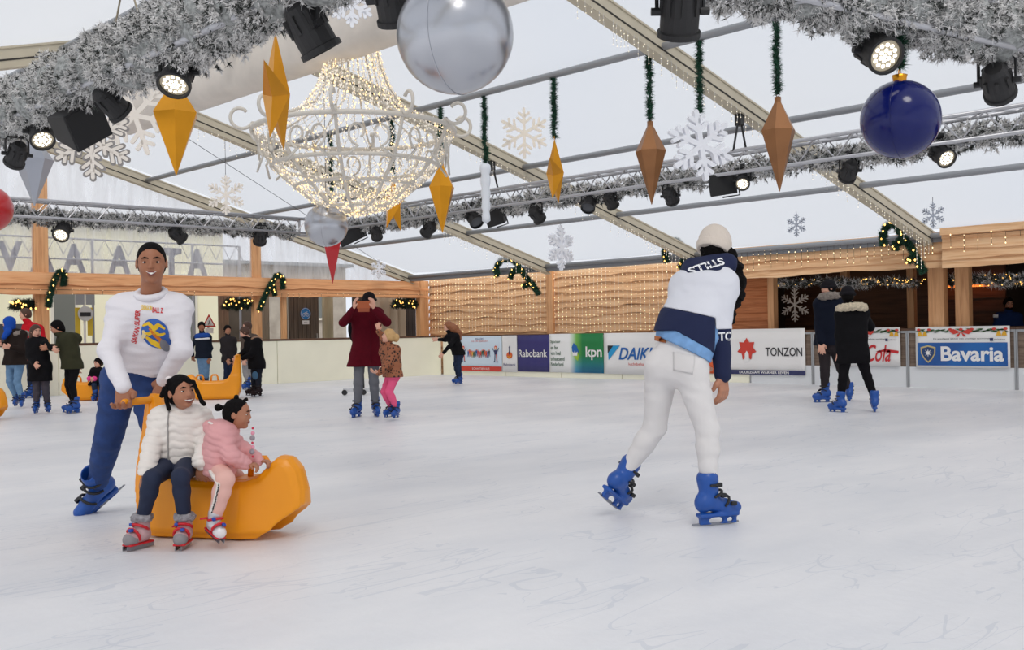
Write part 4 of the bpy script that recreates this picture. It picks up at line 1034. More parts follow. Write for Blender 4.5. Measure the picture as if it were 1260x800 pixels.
def snowflake_shape(R, w, style=0):
    """list of bars (a, b, w) in the plane"""
    bars = []
    for k in range(6):
        an = math.pi/2+k*math.pi/3; d = Vector((math.cos(an), math.sin(an)))
        bars.append((Vector((0, 0)), d*R, w))
        for (f, l) in (((0.42, 0.34), (0.68, 0.26)) if style == 0 else ((0.35, 0.2), (0.55, 0.3), (0.78, 0.2))):
            for sg in (-1, 1):
                a2 = an+sg*math.radians(52); bars.append((d*R*f, d*R*f+Vector((math.cos(a2), math.sin(a2)))*R*l, w*0.85))
    if style == 2:
        for k in range(6):
            a1 = math.pi/2+k*math.pi/3; a2 = a1+math.pi/3
            bars.append((Vector((math.cos(a1), math.sin(a1)))*R*0.34, Vector((math.cos(a2), math.sin(a2)))*R*0.34, w*0.8))
    return bars
def snowflake(loc, R, m, label, rotz, th=0.03, w=0.06, style=0, spin=0.0, group='hanging snowflakes', edge=None, tilt=0.0):
    t = thing('snowflake', label, 'snowflake', loc, group=group); t.rotation_euler = (tilt, 0, rotz)
    cs, sn = math.cos(spin), math.sin(spin)
    def bars_mesh(bars, grow, y0, y1, mat_, nm):
        mb = MB()
        for i, (a, b, ww) in enumerate(bars):
            a = Vector((a.x*cs-a.y*sn, a.x*sn+a.y*cs)); b = Vector((b.x*cs-b.y*sn, b.x*sn+b.y*cs)); d = (b-a).normalized(); s_ = Vector((-d.y, d.x)); hw = ww*R/2*1.0+grow; N = 7
            ring = []
            e = b+d*(grow)
            for q in range(N): an = math.pi/2-math.pi*q/(N-1); ring.append(e+d*(hw*math.cos(an))+s_*(hw*math.sin(an)))
            ring = [a+s_*hw]+ring+[a-s_*hw]; z = 0.0006*(i % 3)
            n2 = len(ring); mb.add([(p.x, y0-z, p.y) for p in ring]+[(p.x, y1+z, p.y) for p in ring], [tuple(range(n2)), tuple(range(2*n2-1, n2-1, -1))]+[(k, n2+k, n2+(k+1) % n2, (k+1) % n2) for k in range(n2)])
        return mb.build(nm, mat_, t)
    bars = snowflake_shape(R, w*2, style)
    bars_mesh(bars, 0, -th/2, th/2, m, 'body')
    if edge: bars_mesh(bars, 0.014, -th/2+0.008, th/2-0.008, edge, 'rim')
    return t
a = on_x(862, 179, P1); snowflake(a, 0.40, WHITEP, 'thick white foam snowflake hanging right of the bronze diamonds', -YAW+0.25, th=0.07, w=0.075, style=0, spin=0.15); tinsel(a.x, a.y, a.z+0.40, zroof(P1), 'green tinsel strand over the white foam snowflake', 21)
a = on_x(113, 172, P0); snowflake(a, 0.43, WHITEC, 'white rimmed snowflake below the left loudspeaker', -YAW+0.2, th=0.03, w=0.05, style=2, edge=mat('snowflake_rim_grey', (150, 146, 144), 0.5), tilt=0.1); cord(a.x, a.y, a.z+0.4, zroof(P0), 'thin cord over the rimmed snowflake')
a = on_x(166, 142, 5.9); snowflake(a, 0.50, WHITEC, 'pale cream snowflake in front of the duct behind the stage lights', -YAW+0.1, th=0.03, w=0.06, style=0, spin=0.3); cord(a.x, a.y, a.z+0.6, zroof(5.9), 'thin cord over the pale cream snowflake')
a = on_x(690, 305, 15.2); snowflake(a, 0.42, WHITEP, 'white snowflake hanging before the plank wall', -YAW+0.9, th=0.06, w=0.07, style=1)
cord(a.x, a.y, a.z+0.42, zroof(15.2), 'thin cord over the snowflake before the plank wall')
a = on_x(645, 164, 11.0); snowflake(a, 0.36, mat('cream_translucent', (246, 236, 222), 0.7), 'faint cream snowflake high between the purlins', -YAW, th=0.02, w=0.06, style=0); cord(a.x, a.y, a.z+0.36, zroof(11.0), 'thin cord over the faint cream snowflake')
a = on_x(278, 240, 9.5); snowflake(a, 0.34, WHITEC, 'pale snowflake left of the chandelier under the rafter', -YAW, th=0.02, w=0.06, style=1); cord(a.x, a.y, a.z+0.3, zroof(9.5), 'thin cord over the pale snowflake left of the chandelier')
a = on_y(466, 331, 21.9); snowflake(a, 0.24, WHITEP, 'small white snowflake in the gable corner', 0, th=0.03, w=0.07, style=1)
cord(a.x, a.y, a.z+0.24, zroof(a.x), 'thin cord over the small gable snowflake')
GRAYF = mat('grey_snowflake', (176, 182, 194), 0.6)
a = on_x(980, 277, 15.9); snowflake(a, 0.19, GRAYF, 'small grey snowflake right of the cream beanie', -math.pi/2, th=0.012, w=0.055, style=1, group='grey snowflakes near the eave')
cord(a.x, a.y, a.z+0.19, zroof(a.x), 'thin cord over the small grey snowflake right of the beanie')
a = on_x(1148, 265, 15.9); snowflake(a, 0.19, GRAYF, 'small grey snowflake above the rafter foot at right', -math.pi/2, th=0.012, w=0.055, style=1, group='grey snowflakes near the eave')
cord(a.x, a.y, a.z+0.19, zroof(a.x), 'thin cord over the small grey snowflake at right')
a = on_x(978, 375, XR+0.35); snowflake(a, 0.33, mat('silver_snowflake', (190, 178, 166), 0.5), 'large silver snowflake inside the chalet opening', -math.pi/2, th=0.015, w=0.04, style=1)

mb = MB(); mb.tube([(7.7, 17.2, 5.12), (17.5, 22.25, 2.55)], 0.006, 5); o = mb.build('bracing_wire', mat('wire_grey', (110, 112, 118), 0.4, metal=0.5)); tag(o, 'thin steel bracing wire running down to the far gable corner', 'wire')
# frosted icicle
a = on_x(597, 200, P1); b = on_x(597, 276, P1)
mb = MB(); H = a.z-b.z; mb.lathe([(0.001, 0), (0.05, -0.02)]+[(0.075*(1-0.25*k/12)*(1+0.18*math.sin(k*2.3)), -0.04-H*0.9*k/12) for k in range(13)]+[(0.001, -H)], 14)
o = mb.build('icicle_ornament', mat('frosted_acrylic', (226, 232, 240), 0.4), smooth=True); o.location = a; tag(o, 'white frosted icicle ornament hanging right of the chandelier', 'ornament')
tinsel(a.x, a.y, a.z, zroof(P1), 'green tinsel strand over the white frosted icicle', 22)

# ---------------------------------------------------------------- chandelier
_c = at_depth(438, 262, 13.4); CX, CY = _c.x, _c.y
t = thing('chandelier', 'huge white wire chandelier full of warm light strands', 'chandelier', (CX, CY, 2.62))
CW = mat('chandelier_white', (212, 206, 196), 0.45)
BEAD = mat('warm_bead', (255, 236, 200), 0.3, emit=(255, 216, 150), estr=1.5)
BEADW = mat('clear_bead', (236, 232, 226), 0.2, emit=(255, 240, 215), estr=0.35)
def ringpts(r, z, n_=48): return [(r*math.cos(2*math.pi*k/n_), r*math.sin(2*math.pi*k/n_), z) for k in range(n_)]
for (r, z, tr) in ((0.30, 2.36, 0.022), (1.27, 1.06, 0.030), (1.04, 0.62, 0.026), (0.76, 0.36, 0.022), (0.40, 0.10, 0.018)):
    mb = MB(); mb.tube(ringpts(r, z), tr, 8, closed=True); mb.build('ring', CW, t, smooth=True)
bowl = [(1.27, 1.06), (1.18, 0.84), (1.04, 0.62), (0.91, 0.48), (0.76, 0.36), (0.58, 0.21), (0.40, 0.10), (0.02, 0.02)]
crown = [(0.30, 2.36), (0.32, 2.1), (0.38, 1.85), (0.48, 1.6), (0.66, 1.34), (1.25, 1.07)]
def interp(prof, u):
    x = u*(len(prof)-1); i = min(int(x), len(prof)-2); f = x-i; return (prof[i][0]*(1-f)+prof[i+1][0]*f, prof[i][1]*(1-f)+prof[i+1][1]*f)
for k in range(10):
    a = 2*math.pi*k/10+0.15; ca, sa = math.cos(a), math.sin(a)
    mb = MB(); mb.tube([(r*ca, r*sa, z) for r, z in [interp(bowl, q/16) for q in range(17)]], 0.022, 7); mb.build('bowl_rib', CW, t, smooth=True)
    mb = MB(); mb.tube([(r*ca, r*sa, z) for r, z in [interp(crown, q/10) for q in range(11)]], 0.012, 6); mb.build('crown_rib', CW, t, smooth=True)
    # outer scroll over the rim
    sc = []
    for q in range(26):
        th_ = math.radians(-70+q*13.5); rr = 0.235*(1-0.016*q); sc.append(((1.30-rr*math.cos(th_+math.pi/2)*0.55+0.03)*1.0, 1.38+rr*math.sin(th_)))
    mb = MB(); mb.tube([(1.27*ca, 1.27*sa, 1.06)]+[((1.27+0.13+0.155*math.cos(math.radians(200+q*13)) * (1-q*0.018))*ca, (1.27+0.13+0.155*math.cos(math.radians(200+q*13))*(1-q*0.018))*sa, 1.20+0.16*math.sin(math.radians(200+q*13))*(1-q*0.018)) for q in range(24)], 0.022, 7); mb.build('scroll_arm', CW, t, smooth=True)
    # inner scrolls between the ribs
    a2 = a+math.pi/10; e = Vector((-math.sin(a2), math.cos(a2), 0)); c0 = Vector((1.17*math.cos(a2), 1.17*math.sin(a2), 0.84))
    for sg in (-1, 1):
        pts = [c0+e*(sg*0.30)+Vector((0, 0, -0.30))]
        for q in range(20):
            th_ = math.radians(-90+q*17); rr = 0.125*(1-q*0.03); pts.append(c0+e*(sg*(0.13+rr*math.cos(th_)))+Vector((0, 0, rr*math.sin(th_)*1.2)))
        mb = MB(); mb.tube(pts, 0.015, 6); mb.build('inner_scroll', CW, t, smooth=True)
def bead_add(mb, p, r, mi):
    p = Vector(p); mb.add([p+Vector(v)*r for v in ((1, 0, 0), (-1, 0, 0), (0, 1, 0), (0, -1, 0), (0, 0, 1.2), (0, 0, -1.2))], [(0, 2, 4), (2, 1, 4), (1, 3, 4), (3, 0, 4), (2, 0, 5), (1, 2, 5), (3, 1, 5), (0, 3, 5)], mi)
rg = random.Random(8)
for k in range(40):
    a = 2*math.pi*k/40; mb = MB(); pts = []
    for q in range(72):
        u = q/71; r, z = interp(crown, u); aa = a+0.02*math.sin(q*0.9+k); r *= 1+0.02*math.sin(q+k); p = (r*math.cos(aa), r*math.sin(aa), z+0.012*math.sin(q*2.1+k)); pts.append(p); bead_add(mb, (p[0]+rg.uniform(-.012, .012), p[1]+rg.uniform(-.012, .012), p[2]), rg.uniform(0.009, 0.015), 1 if rg.random() < 0.75 else 0)
    mb.tube(pts[::4], 0.004, 4, mi=2); mb.build('light_strand', [BEAD, BEADW, CW], t)
for k in range(60):
    a = 2*math.pi*k/54+0.03; mb = MB(); pts = []
    for q in range(72):
        u = q/71; r, z = interp(bowl, u); aa = a+0.05*math.sin(q*0.5+k*1.7); r *= 0.985; p = (r*math.cos(aa), r*math.sin(aa), z+0.03*math.sin(q*0.7+k)); pts.append(p)
        bead_add(mb, (p[0]+rg.uniform(-.02, .02), p[1]+rg.uniform(-.02, .02), p[2]+rg.uniform(-.01, .01)), rg.uniform(0.007, 0.013) if q < 50 else 0.010, 1 if rg.random() < (0.85 if u < 0.5 else 0.6) else 0)
    mb.tube(pts[::4], 0.004, 4, mi=2); mb.build('light_strand', [BEAD, BEADW, CW], t)
mb = MB(); mb.tube([(0, 0, 2.38), (0.10, 0, 2.46), (0.06, 0, 2.62), (-0.05, 0, 2.75), (0, 0, ZRIDGE-0.80-2.62+0.02+0.2)], 0.02, 6); mb.tube([(-0.27, 0, 2.38), (0, 0, 2.55), (0.27, 0, 2.38)], 0.015, 6); mb.build('hanging_cable', BLACK, t)
a = at_depth(433, 6, 12.0); snowflake(a, 0.24, WHITEP, 'white snowflake cut by the top edge above the chandelier', -YAW, th=0.03, w=0.09, style=0)

# ---------------------------------------------------------------- fir hooks with bulbs on the rafter feet
BULB = mat('warm_bulb', (255, 220, 150), 0.3, emit=(255, 190, 95), estr=3.2)
def fir_hook(pts_lists, plane, val, label, seed, R=0.055):
    f = on_x if plane == 'x' else on_y
    allp = [[f(px, py, val) for (px, py) in L] for L in pts_lists]
    c = allp[0][len(allp[0])//2]
    t = thing('fir_swag', label, 'fir garland', c, group='curled fir swags with warm bulbs')
    for i, L in enumerate(allp):
        path = []
        for j in range(len(L)-1):
            for q in range(4): path.append(tuple((L[j]+(L[j+1]-L[j])*(q/4))-c))
        path.append(tuple(L[-1]-c))
        ln = sum((L[j+1]-L[j]).length for j in range(len(L)-1))
        o = sprig_cloud(path, R, int(900*ln), 0.07, 0.010, seed+i, [FIRGR, FIRGR2], 'fir_branch', nleaf=6, core=0.6, frac=(0.25,)); o.parent = t
        mb = MB(); rg_ = random.Random(seed+i); nb = max(3, int(ln/0.12))
        for q in range(nb):
            p = Vector(path[int(q*(len(path)-1)/nb)]); 
            nrm = Vector((-1, -0.2, 0)) if plane == 'x' else Vector((-0.2, -1, 0))
            mb = MB(); bead_add(mb, p+nrm*(R+0.02)+Vector((rg_.uniform(-.04, .04), rg_.uniform(-.04, .04), rg_.uniform(-.04, .04))), 0.020, 0); mb.build('bulb', BULB, o)
fir_hook([[(611, 341), (611, 328), (617, 320), (628, 318), (638, 327), (645, 338), (655, 350), (663, 362)], [(628, 343), (631, 334), (640, 332)], [(644, 353), (652, 349)]], 'x', 17.45, 'curled fir swag with bulbs on the plank wall left of the snowflake', 31)
fir_hook([[(820, 323), (818, 308), (824, 298), (832, 296), (840, 303), (845, 312), (850, 326)], [(836, 330), (842, 320)]], 'x', 17.45, 'curled fir swag with bulbs left of the beanie', 34)
fir_hook([[(1087, 303), (1087, 285), (1094, 275), (1103, 277), (1110, 290), (1120, 304), (1130, 322), (1137, 336)], [(1101, 308), (1103, 298), (1112, 296)], [(1117, 322), (1125, 316)]], 'x', 17.35, 'curled fir swag with bulbs on the chalet post at right', 37)
fir_hook([[(59, 378), (62, 362), (67, 345), (73, 333), (79, 336), (78, 352)]], 'y', 22.05, 'curled fir swag with bulbs on the left gable post', 40, 0.05)
fir_hook([[(319, 382), (325, 366), (333, 350), (341, 338), (348, 342), (348, 356)], [(336, 352), (338, 364)]], 'y', 22.05, 'curled fir swag with bulbs on the middle gable post', 43, 0.05)

# ---------------------------------------------------------------- strings of lights
SBEAD = mat('string_bulb', (255, 240, 210), 0.3, emit=(255, 226, 170), estr=1.4)
WIREW = mat('white_wire', (226, 214, 196), 0.6); WIRED = mat('dark_wire', (70, 52, 38), 0.6)
def curtain_lights(axis, plane, u0, u1, ztop, drop, step, label, seed, wire, rnd=0.0, bead=0.009, vstep=0.09, grid=True):
    rg_ = random.Random(seed); mb = MB(); nn = int(abs(u1-u0)/step)
    P = lambda u, z, o_=0: (plane+o_, u, z) if axis == 'x' else (u, plane+o_, z)
    zt = ztop if callable(ztop) else (lambda u: ztop)
    mb.tube([P(u0+(u1-u0)*q/nn, zt(u0+(u1-u0)*q/nn)) for q in range(nn+1)], 0.004, 4, mi=1)
    for q in range(nn+1):
        u = u0+(u1-u0)*q/nn; dr = drop*(1-rnd*rg_.random()); k = int(dr/vstep); pts = []
        for j in range(k+1): pts.append(P(u+rg_.uniform(-.006, .006), zt(u)-j*vstep))
        if len(pts) > 1: mb.tube(pts, 0.0035, 4, mi=1)
        for p in pts:
            if rg_.random() < 0.75: bead_add(mb, (p[0]-(0.008 if axis == 'x' else 0), p[1]-(0.008 if axis == 'y' else 0), p[2]+rg_.uniform(-.02, .02)), bead*rg_.uniform(0.7, 1.3), 0)
    o = mb.build('light_curtain', [SBEAD, wire]); tag(o, label, 'string lights', kind='stuff'); return o
curtain_lights('x', XR-0.02, 17.85, 22.1, 2.50, 1.42, 0.125, 'curtain of warm string lights on the far bay of the plank wall', 51, WIREW, bead=0.010)
curtain_lights('x', XR-0.02, 12.75, 17.5, 2.53, 1.45, 0.125, 'curtain of warm string lights on the plank wall behind the woman', 52, WIREW, bead=0.010)
curtain_lights('x', 17.60, 7.95, 11.9, 2.60, 0.45, 0.13, 'dark wired string lights on the fascia above the dark coated pair', 53, WIRED, rnd=0.4, bead=0.011)
curtain_lights('x', 17.50, 0, 7.6, 2.58, 0.40, 0.22, 'dark wired string lights on the right fascia above the bar', 54, WIRED, rnd=0.75, bead=0.012)
curtain_lights('y', 22.15, 3, 18.0, 2.14, 0.10, 0.16, 'dark wired string lights along the lower edge of the gable beam', 55, WIRED, rnd=0.3, bead=0.006)
WI2 = mat('clear_wire', (206, 204, 200), 0.5)
for i, (y, lab) in enumerate(((17.2, 'icicle lights under the second rafter'), (12.95, 'icicle lights under the third rafter'), (8.05, 'icicle lights under the fourth rafter'))):
    rg_ = random.Random(60+i); mb = MB(); x = 7.9
    while x < 17.5:
        dr = rg_.uniform(0.06, 0.30) + (0.35*rg_.random() if x > 16.9 else 0); p0 = Vector((x, y-0.09, zroof(x)-0.11)); nseg = max(2, int(dr/0.06))
        pts = [p0+Vector((rg_.uniform(-.012, .012), 0, -dr*q/nseg)) for q in range(nseg+1)]; mb.tube(pts, 0.003, 4, mi=1)
        for p in pts[1:]: bead_add(mb, p, 0.008, 0)
        x += rg_.uniform(0.06, 0.16)
    o = mb.build('icicle_lights', [mat('pale_bead', (250, 240, 222), 0.3, emit=(255, 240, 210), estr=0.9), WI2]); tag(o, lab, 'string lights', kind='stuff')
# fairy lights inside chalet and behind the gable
def fairy(f, boxpx, val, nb, label, seed, r=0.022, fir=True):
    x0, y0, x1, y1 = boxpx; rg_ = random.Random(seed); c = f((x0+x1)/2, (y0+y1)/2, val); t = thing('lit_garland', label, 'fir garland', c)
    pts = [tuple(f(x0+(x1-x0)*q/14, (y0+y1)/2+(y1-y0)*0.2*math.sin(q), val)-c) for q in range(15)]
    hh = abs(f(x0, y0, val).z-f(x0, y1, val).z)
    o = sprig_cloud(pts, hh*0.45, 500, 0.12, 0.016, seed, [FIRDK if not fir else FIRGR, FROST if not fir else mat('fir_dark2', (30, 38, 30), 0.8)], 'fir_branch', nleaf=6, core=0.5, frac=(0.5,)); o.parent = t
    for q in range(nb):
        mb = MB(); p = f(rg_.uniform(x0, x1), rg_.uniform(y0, y1), val)-c; bead_add(mb, p+Vector((rg_.uniform(-.1, 0), rg_.uniform(-.2, -.05), 0)), r, 0); mb.build('bulb', BULB, t)
fairy(on_y, (15, 370, 44, 380), 22.42, 16, 'dark fir garland with warm bulbs in the left opening', 71)
fairy(on_y, (276, 368, 307, 380), 22.42, 18, 'dark fir garland with warm bulbs above the boys', 72)
fairy(on_y, (484, 368, 511, 379), 22.42, 16, 'dark fir garland with warm bulbs by the corner post', 73)
fairy(on_x, (955, 343, 1132, 352), 18.6, 60, 'frosted garland with tiny bulbs along the chalet opening', 74, 0.010, False)
fairy(on_x, (1166, 338, 1290, 352), 18.6, 50, 'frosted garland with tiny bulbs along the bar opening', 75, 0.010, False)
# bar interior
mb = MB(); mb.box((-0.35, -6, 0), (0.35, 2.2, 1.0)); mb.box((-0.4, -6.05, 1.0), (0.4, 2.25, 1.05)); o = mb.build('bar_counter', W_RAIL); o.location = (19.6, 5.2, 0); tag(o, 'dark wooden bar counter inside the right hand opening', 'counter')
p = on_x(1193, 352, 20.4)
mb = MB(); mb.box((-0.04, -0.55, -0.02), (0.04, 0.55, 0.03)); o = mb.build('heater_bar', mat('heater_glow', (255, 120, 40), 0.4, emit=(255, 130, 50), estr=2.0)); o.location = p; tag(o, 'glowing orange heater bar under the bar ceiling', 'heater')
lamp = bpy.data.lights.new('bar_glow', 'POINT'); lamp.energy = 7; lamp.color = (1, 0.62, 0.35); lamp.shadow_soft_size = 0.3; lo = bpy.data.objects.new('bar_glow', lamp); COL.objects.link(lo); lo.location = (20.0, 5.6, 2.1)
lamp = bpy.data.lights.new('chalet_glow', 'POINT'); lamp.energy = 4; lamp.color = (1, 0.70, 0.45); lamp.shadow_soft_size = 0.3; lo = bpy.data.objects.new('chalet_glow', lamp); COL.objects.link(lo); lo.location = (19.3, 11.0, 2.1)
# ================================================================== SCULPTING: implicit surfaces -> one continuous mesh
def nv(v):
    v = np.array(v, float); return v/(np.linalg.norm(v)+1e-12)
def A3(v): return np.array(v, dtype=np.float64)
class Sculpt:
    """smooth union of tapered limbs and ellipsoids, polygonised with surface nets"""
    def __init__(s, h=0.008): s.h = h; s.ops = []
    def cap(s, a, b, r1, r2=None, k=0.03, sub=False, puff=None, flat=None, clip=None):
        s.ops.append(('c', A3(a), A3(b), r1, r1 if r2 is None else r2, k, sub, puff, flat)); return s
    def chain(s, pts, rs, k=0.03, **kw):
        for i in range(len(pts)-1): s.cap(pts[i], pts[i+1], rs[i], rs[i+1], k, **kw)
        return s
    def ell(s, c, r, R=None, k=0.03, sub=False):
        s.ops.append(('e', A3(c), A3(r), np.eye(3) if R is None else np.array(R), k, sub)); return s
    def box(s, c, half, R=None, rnd=0.01, k=0.01, sub=False):
        s.ops.append(('b', A3(c), A3(half), np.eye(3) if R is None else np.array(R), rnd, k, sub)); return s
    def cut(s, p, n, k=0.0):      # removes the side the normal points to
        s.ops.append(('p', A3(p), nv(n), k)); return s
    def noise(s, amp, freq, seed=0, aniso=(1, 1, 1)):
        s.ops.append(('n', amp, freq, seed, aniso)); return s
    def fn(s, f): s.ops.append(('f', f)); return s
    def mesh(s):
        lo = np.full(3, 1e9); hi = np.full(3, -1e9)
        for o in s.ops:
            if o[0] == 'c' and not o[6]:
                r = max(o[3], o[4])+0.015
                for p in (o[1], o[2]): lo = np.minimum(lo, p-r); hi = np.maximum(hi, p+r)
            elif o[0] == 'e' and not o[5]:
                r = np.max(o[2]); lo = np.minimum(lo, o[1]-r); hi = np.maximum(hi, o[1]+r)
            elif o[0] == 'b' and not o[6]:
                r = np.abs(o[3]).T @ o[2]+0.01; lo = np.minimum(lo, o[1]-r); hi = np.maximum(hi, o[1]+r)
        h = s.h; lo = lo-4*h-0.015; hi = hi+4*h+0.015; n = np.ceil((hi-lo)/h).astype(int)+1
        G = np.full(tuple(n), 10.0, np.float32)
        ax = [lo[i]+h*np.arange(n[i]) for i in range(3)]
        def block(l, u):
            i0 = np.maximum(0, np.floor((l-lo)/h).astype(int)); i1 = np.minimum(n, np.ceil((u-lo)/h).astype(int)+1)
            sl = tuple(slice(i0[k], max(i0[k]+1, i1[k])) for k in range(3))
            X, Y, Z = np.meshgrid(ax[0][sl[0]], ax[1][sl[1]], ax[2][sl[2]], indexing='ij')
            return sl, np.stack([X, Y, Z], -1)
        def comb(sl, d, k, sub):
            g = G[sl]
            if not sub:
                if k > 0:
                    hh = np.clip(0.5+0.5*(g-d)/k, 0, 1); G[sl] = g*(1-hh)+d*hh-k*hh*(1-hh)
                else: G[sl] = np.minimum(g, d)
            else:
                nd = -d
                if k > 0:
                    hh = np.clip(0.5-0.5*(g-nd)/k, 0, 1); G[sl] = g*(1-hh)+nd*hh+k*hh*(1-hh)
                else: G[sl] = np.maximum(g, nd)
        for o in s.ops:
            if o[0] == 'c':
                _, a, b, r1, r2, k, sub, puff, flat = o; m = max(r1, r2)+k+3*h+0.02
                sl, P = block(np.minimum(a, b)-m, np.maximum(a, b)+m)
                if flat is not None:
                    fn_, ff = nv(flat[0]), flat[1]
                    P = P + ((P-a) @ fn_)[..., None]*fn_*(1/ff-1)
                ab = b-a; L2 = ab @ ab+1e-12; t = np.clip(((P-a) @ ab)/L2, 0, 1)
                q = P-a-t[..., None]*ab; rr = r1+(r2-r1)*t
                if puff: rr = rr+puff[1]*(np.abs(np.sin(np.pi*puff[0]*t+(puff[2] if len(puff) > 2 else 0)))**0.7-0.6)
                d = np.sqrt((q*q).sum(-1))-rr
                comb(sl, d.astype(np.float32), k, sub)
            elif o[0] == 'e':
                _, c, r, R, k, sub = o; m = np.max(r)+k+3*h
                sl, P = block(c-m, c+m); q = (P-c) @ R.T
                k0 = np.sqrt(((q/r)**2).sum(-1)); k1 = np.sqrt(((q/(r*r))**2).sum(-1))+1e-9
                comb(sl, (k0*(k0-1)/k1).astype(np.float32), k, sub)
            elif o[0] == 'b':
                _, c, hf, R, rnd, k, sub = o; m = np.linalg.norm(hf)+k+3*h
                sl, P = block(c-m, c+m); q = np.abs((P-c) @ R.T)-(hf-rnd)
                d = np.sqrt((np.maximum(q, 0)**2).sum(-1))+np.minimum(q.max(-1), 0)-rnd
                comb(sl, d.astype(np.float32), k, sub)
            elif o[0] == 'p':
                X, Y, Z = np.meshgrid(*ax, indexing='ij', sparse=True)
                d = ((X-o[1][0])*o[2][0]+(Y-o[1][1])*o[2][1]+(Z-o[1][2])*o[2][2]).astype(np.float32)
                G[:] = np.maximum(G, d)
            elif o[0] == 'n':
                _, amp, fr, sd, an = o
                X, Y, Z = np.meshgrid(*ax, indexing='ij', sparse=True); X = X*an[0]; Y = Y*an[1]; Z = Z*an[2]
                w1 = np.sin(fr*0.7*Y+sd)+np.sin(fr*0.5*Z+sd*2.1); w2 = np.sin(fr*0.8*X+sd*1.3)+np.sin(fr*0.6*Z+sd)
                G[:] = G+(amp*(np.sin(fr*X+w1*1.2+sd)*np.sin(fr*Z+w2*1.3)+0.6*np.sin(fr*1.9*Y+w1+sd*3)*np.sin(fr*2.3*Z+w2))).astype(np.float32)
            elif o[0] == 'f':
                X, Y, Z = np.meshgrid(*ax, indexing='ij'); G[:] = o[1](np.stack([X, Y, Z], -1), G)
        return surface_nets(G, lo, h)
def surface_nets(G, lo, h):
    S = G < 0; n = np.array(G.shape)
    C = [(0, 0, 0), (1, 0, 0), (0, 1, 0), (1, 1, 0), (0, 0, 1), (1, 0, 1), (0, 1, 1), (1, 1, 1)]
    def sub(a, c): return a[c[0]:n[0]-1+c[0], c[1]:n[1]-1+c[1], c[2]:n[2]-1+c[2]]
    cnt = np.zeros(tuple(n-1), np.int8)
    for c in C: cnt += sub(S, c)
    act = (cnt > 0) & (cnt < 8); idx = np.argwhere(act); N = len(idx)
    if N == 0: return np.zeros((0, 3)), np.zeros((0, 4), int)
    vals = np.stack([G[idx[:, 0]+c[0], idx[:, 1]+c[1], idx[:, 2]+c[2]] for c in C], 1)
    acc = np.zeros((N, 3)); ct = np.zeros(N)
    for i in range(8):
        for j in range(i+1, 8):
            dlt = np.array(C[j])-np.array(C[i])
            if np.abs(dlt).sum() != 1 or dlt.sum() < 0: continue
            vi, vj = vals[:, i], vals[:, j]; m = (vi < 0) != (vj < 0)
            t = np.where(m, vi/np.where(m, vi-vj, 1), 0)
            acc += np.where(m[:, None], np.array(C[i])+dlt*t[:, None], 0); ct += m
    V = lo+h*(idx+acc/ct[:, None])
    ID = np.full(tuple(n-1), -1, np.int64); ID[act] = np.arange(N)
    F = []
    for axis in range(3):
        o1, o2 = [(1, 2), (2, 0), (0, 1)][axis]
        a = [slice(1, n[k]-1) for k in range(3)]; a[axis] = slice(0, n[axis]-1); b = list(a); b[axis] = slice(1, n[axis])
        s0 = S[tuple(a)]; s1 = S[tuple(b)]; e = np.argwhere(s0 != s1)
        if len(e) == 0: continue
        off = np.array([1, 1, 1]); off[axis] = 0; p = e+off
        d1 = np.zeros(3, int); d1[o1] = 1; d2 = np.zeros(3, int); d2[o2] = 1
        q = [p-d1-d2, p-d2, p, p-d1]; q = np.stack([ID[x[:, 0], x[:, 1], x[:, 2]] for x in q], 1)
        flip = s1[tuple(e.T)]; q[flip] = q[flip][:, ::-1]
        F.append(q[(q >= 0).all(1)])
    return V, np.concatenate(F)
def sculpt_obj(name, sc, material, parent=None, smooth_it=1):
    V, F = sc.mesh()
    if len(V) and smooth_it:    # light relaxation
        for _ in range(smooth_it):
            A = np.zeros_like(V); c = np.zeros(len(V))
            for i, j in ((0, 1), (1, 2), (2, 3), (3, 0)):
                np.add.at(A, F[:, i], V[F[:, j]]); np.add.at(A, F[:, j], V[F[:, i]]); np.add.at(c, F[:, i], 1); np.add.at(c, F[:, j], 1)
            V = V*0.5+0.5*A/np.maximum(c, 1)[:, None]
    me = bpy.data.meshes.new(name)
    me.vertices.add(len(V)); me.vertices.foreach_set('co', V.astype(np.float32).reshape(-1))
    me.loops.add(F.size); me.loops.foreach_set('vertex_index', F.reshape(-1).astype(np.int32))
    me.polygons.add(len(F)); me.polygons.foreach_set('loop_start', np.arange(0, F.size, 4, dtype=np.int32)); me.polygons.foreach_set('loop_total', np.full(len(F), 4, np.int32))
    me.polygons.foreach_set('use_smooth', np.ones(len(F), bool)); me.update(calc_edges=True)
    return link(name, me, material, parent)

# ------------------------------------------------------------------ people
class Pose:
    """joints in metres in a level frame: x right, y away from the camera, z up; origin at the person's base"""
    def __init__(s, base_px, base_py, Z):
        g = ray(base_px, base_py); s.Z = Z
        w = CAM+g*Z; s.loc = Vector((w.x, w.y, 0)); s.J = {}
    def pt(s, px, py, dz=0.0):
        w = CAM+ray(px, py)*(s.Z+dz)-s.loc
        return A3((w.dot(LR), w.dot(LD), w.z))
def frame_of(F, U=(0, 0, 1)):
    F = nv(F); U = A3(U); X = np.cross(F, U); X = nv(X); U = np.cross(X, F); return np.stack([X, F, U])   # rows: right hand side, forward, up
SK_BROWN = mat('skin_brown', (158, 104, 76), 0.5, spec=0.4); SK_CHILD = mat('skin_child_brown', (172, 116, 88), 0.5, spec=0.4)
SK_FAIR = mat('skin_fair', (218, 164, 140), 0.5); SK_TAN = mat('skin_tan', (180, 124, 96), 0.5)
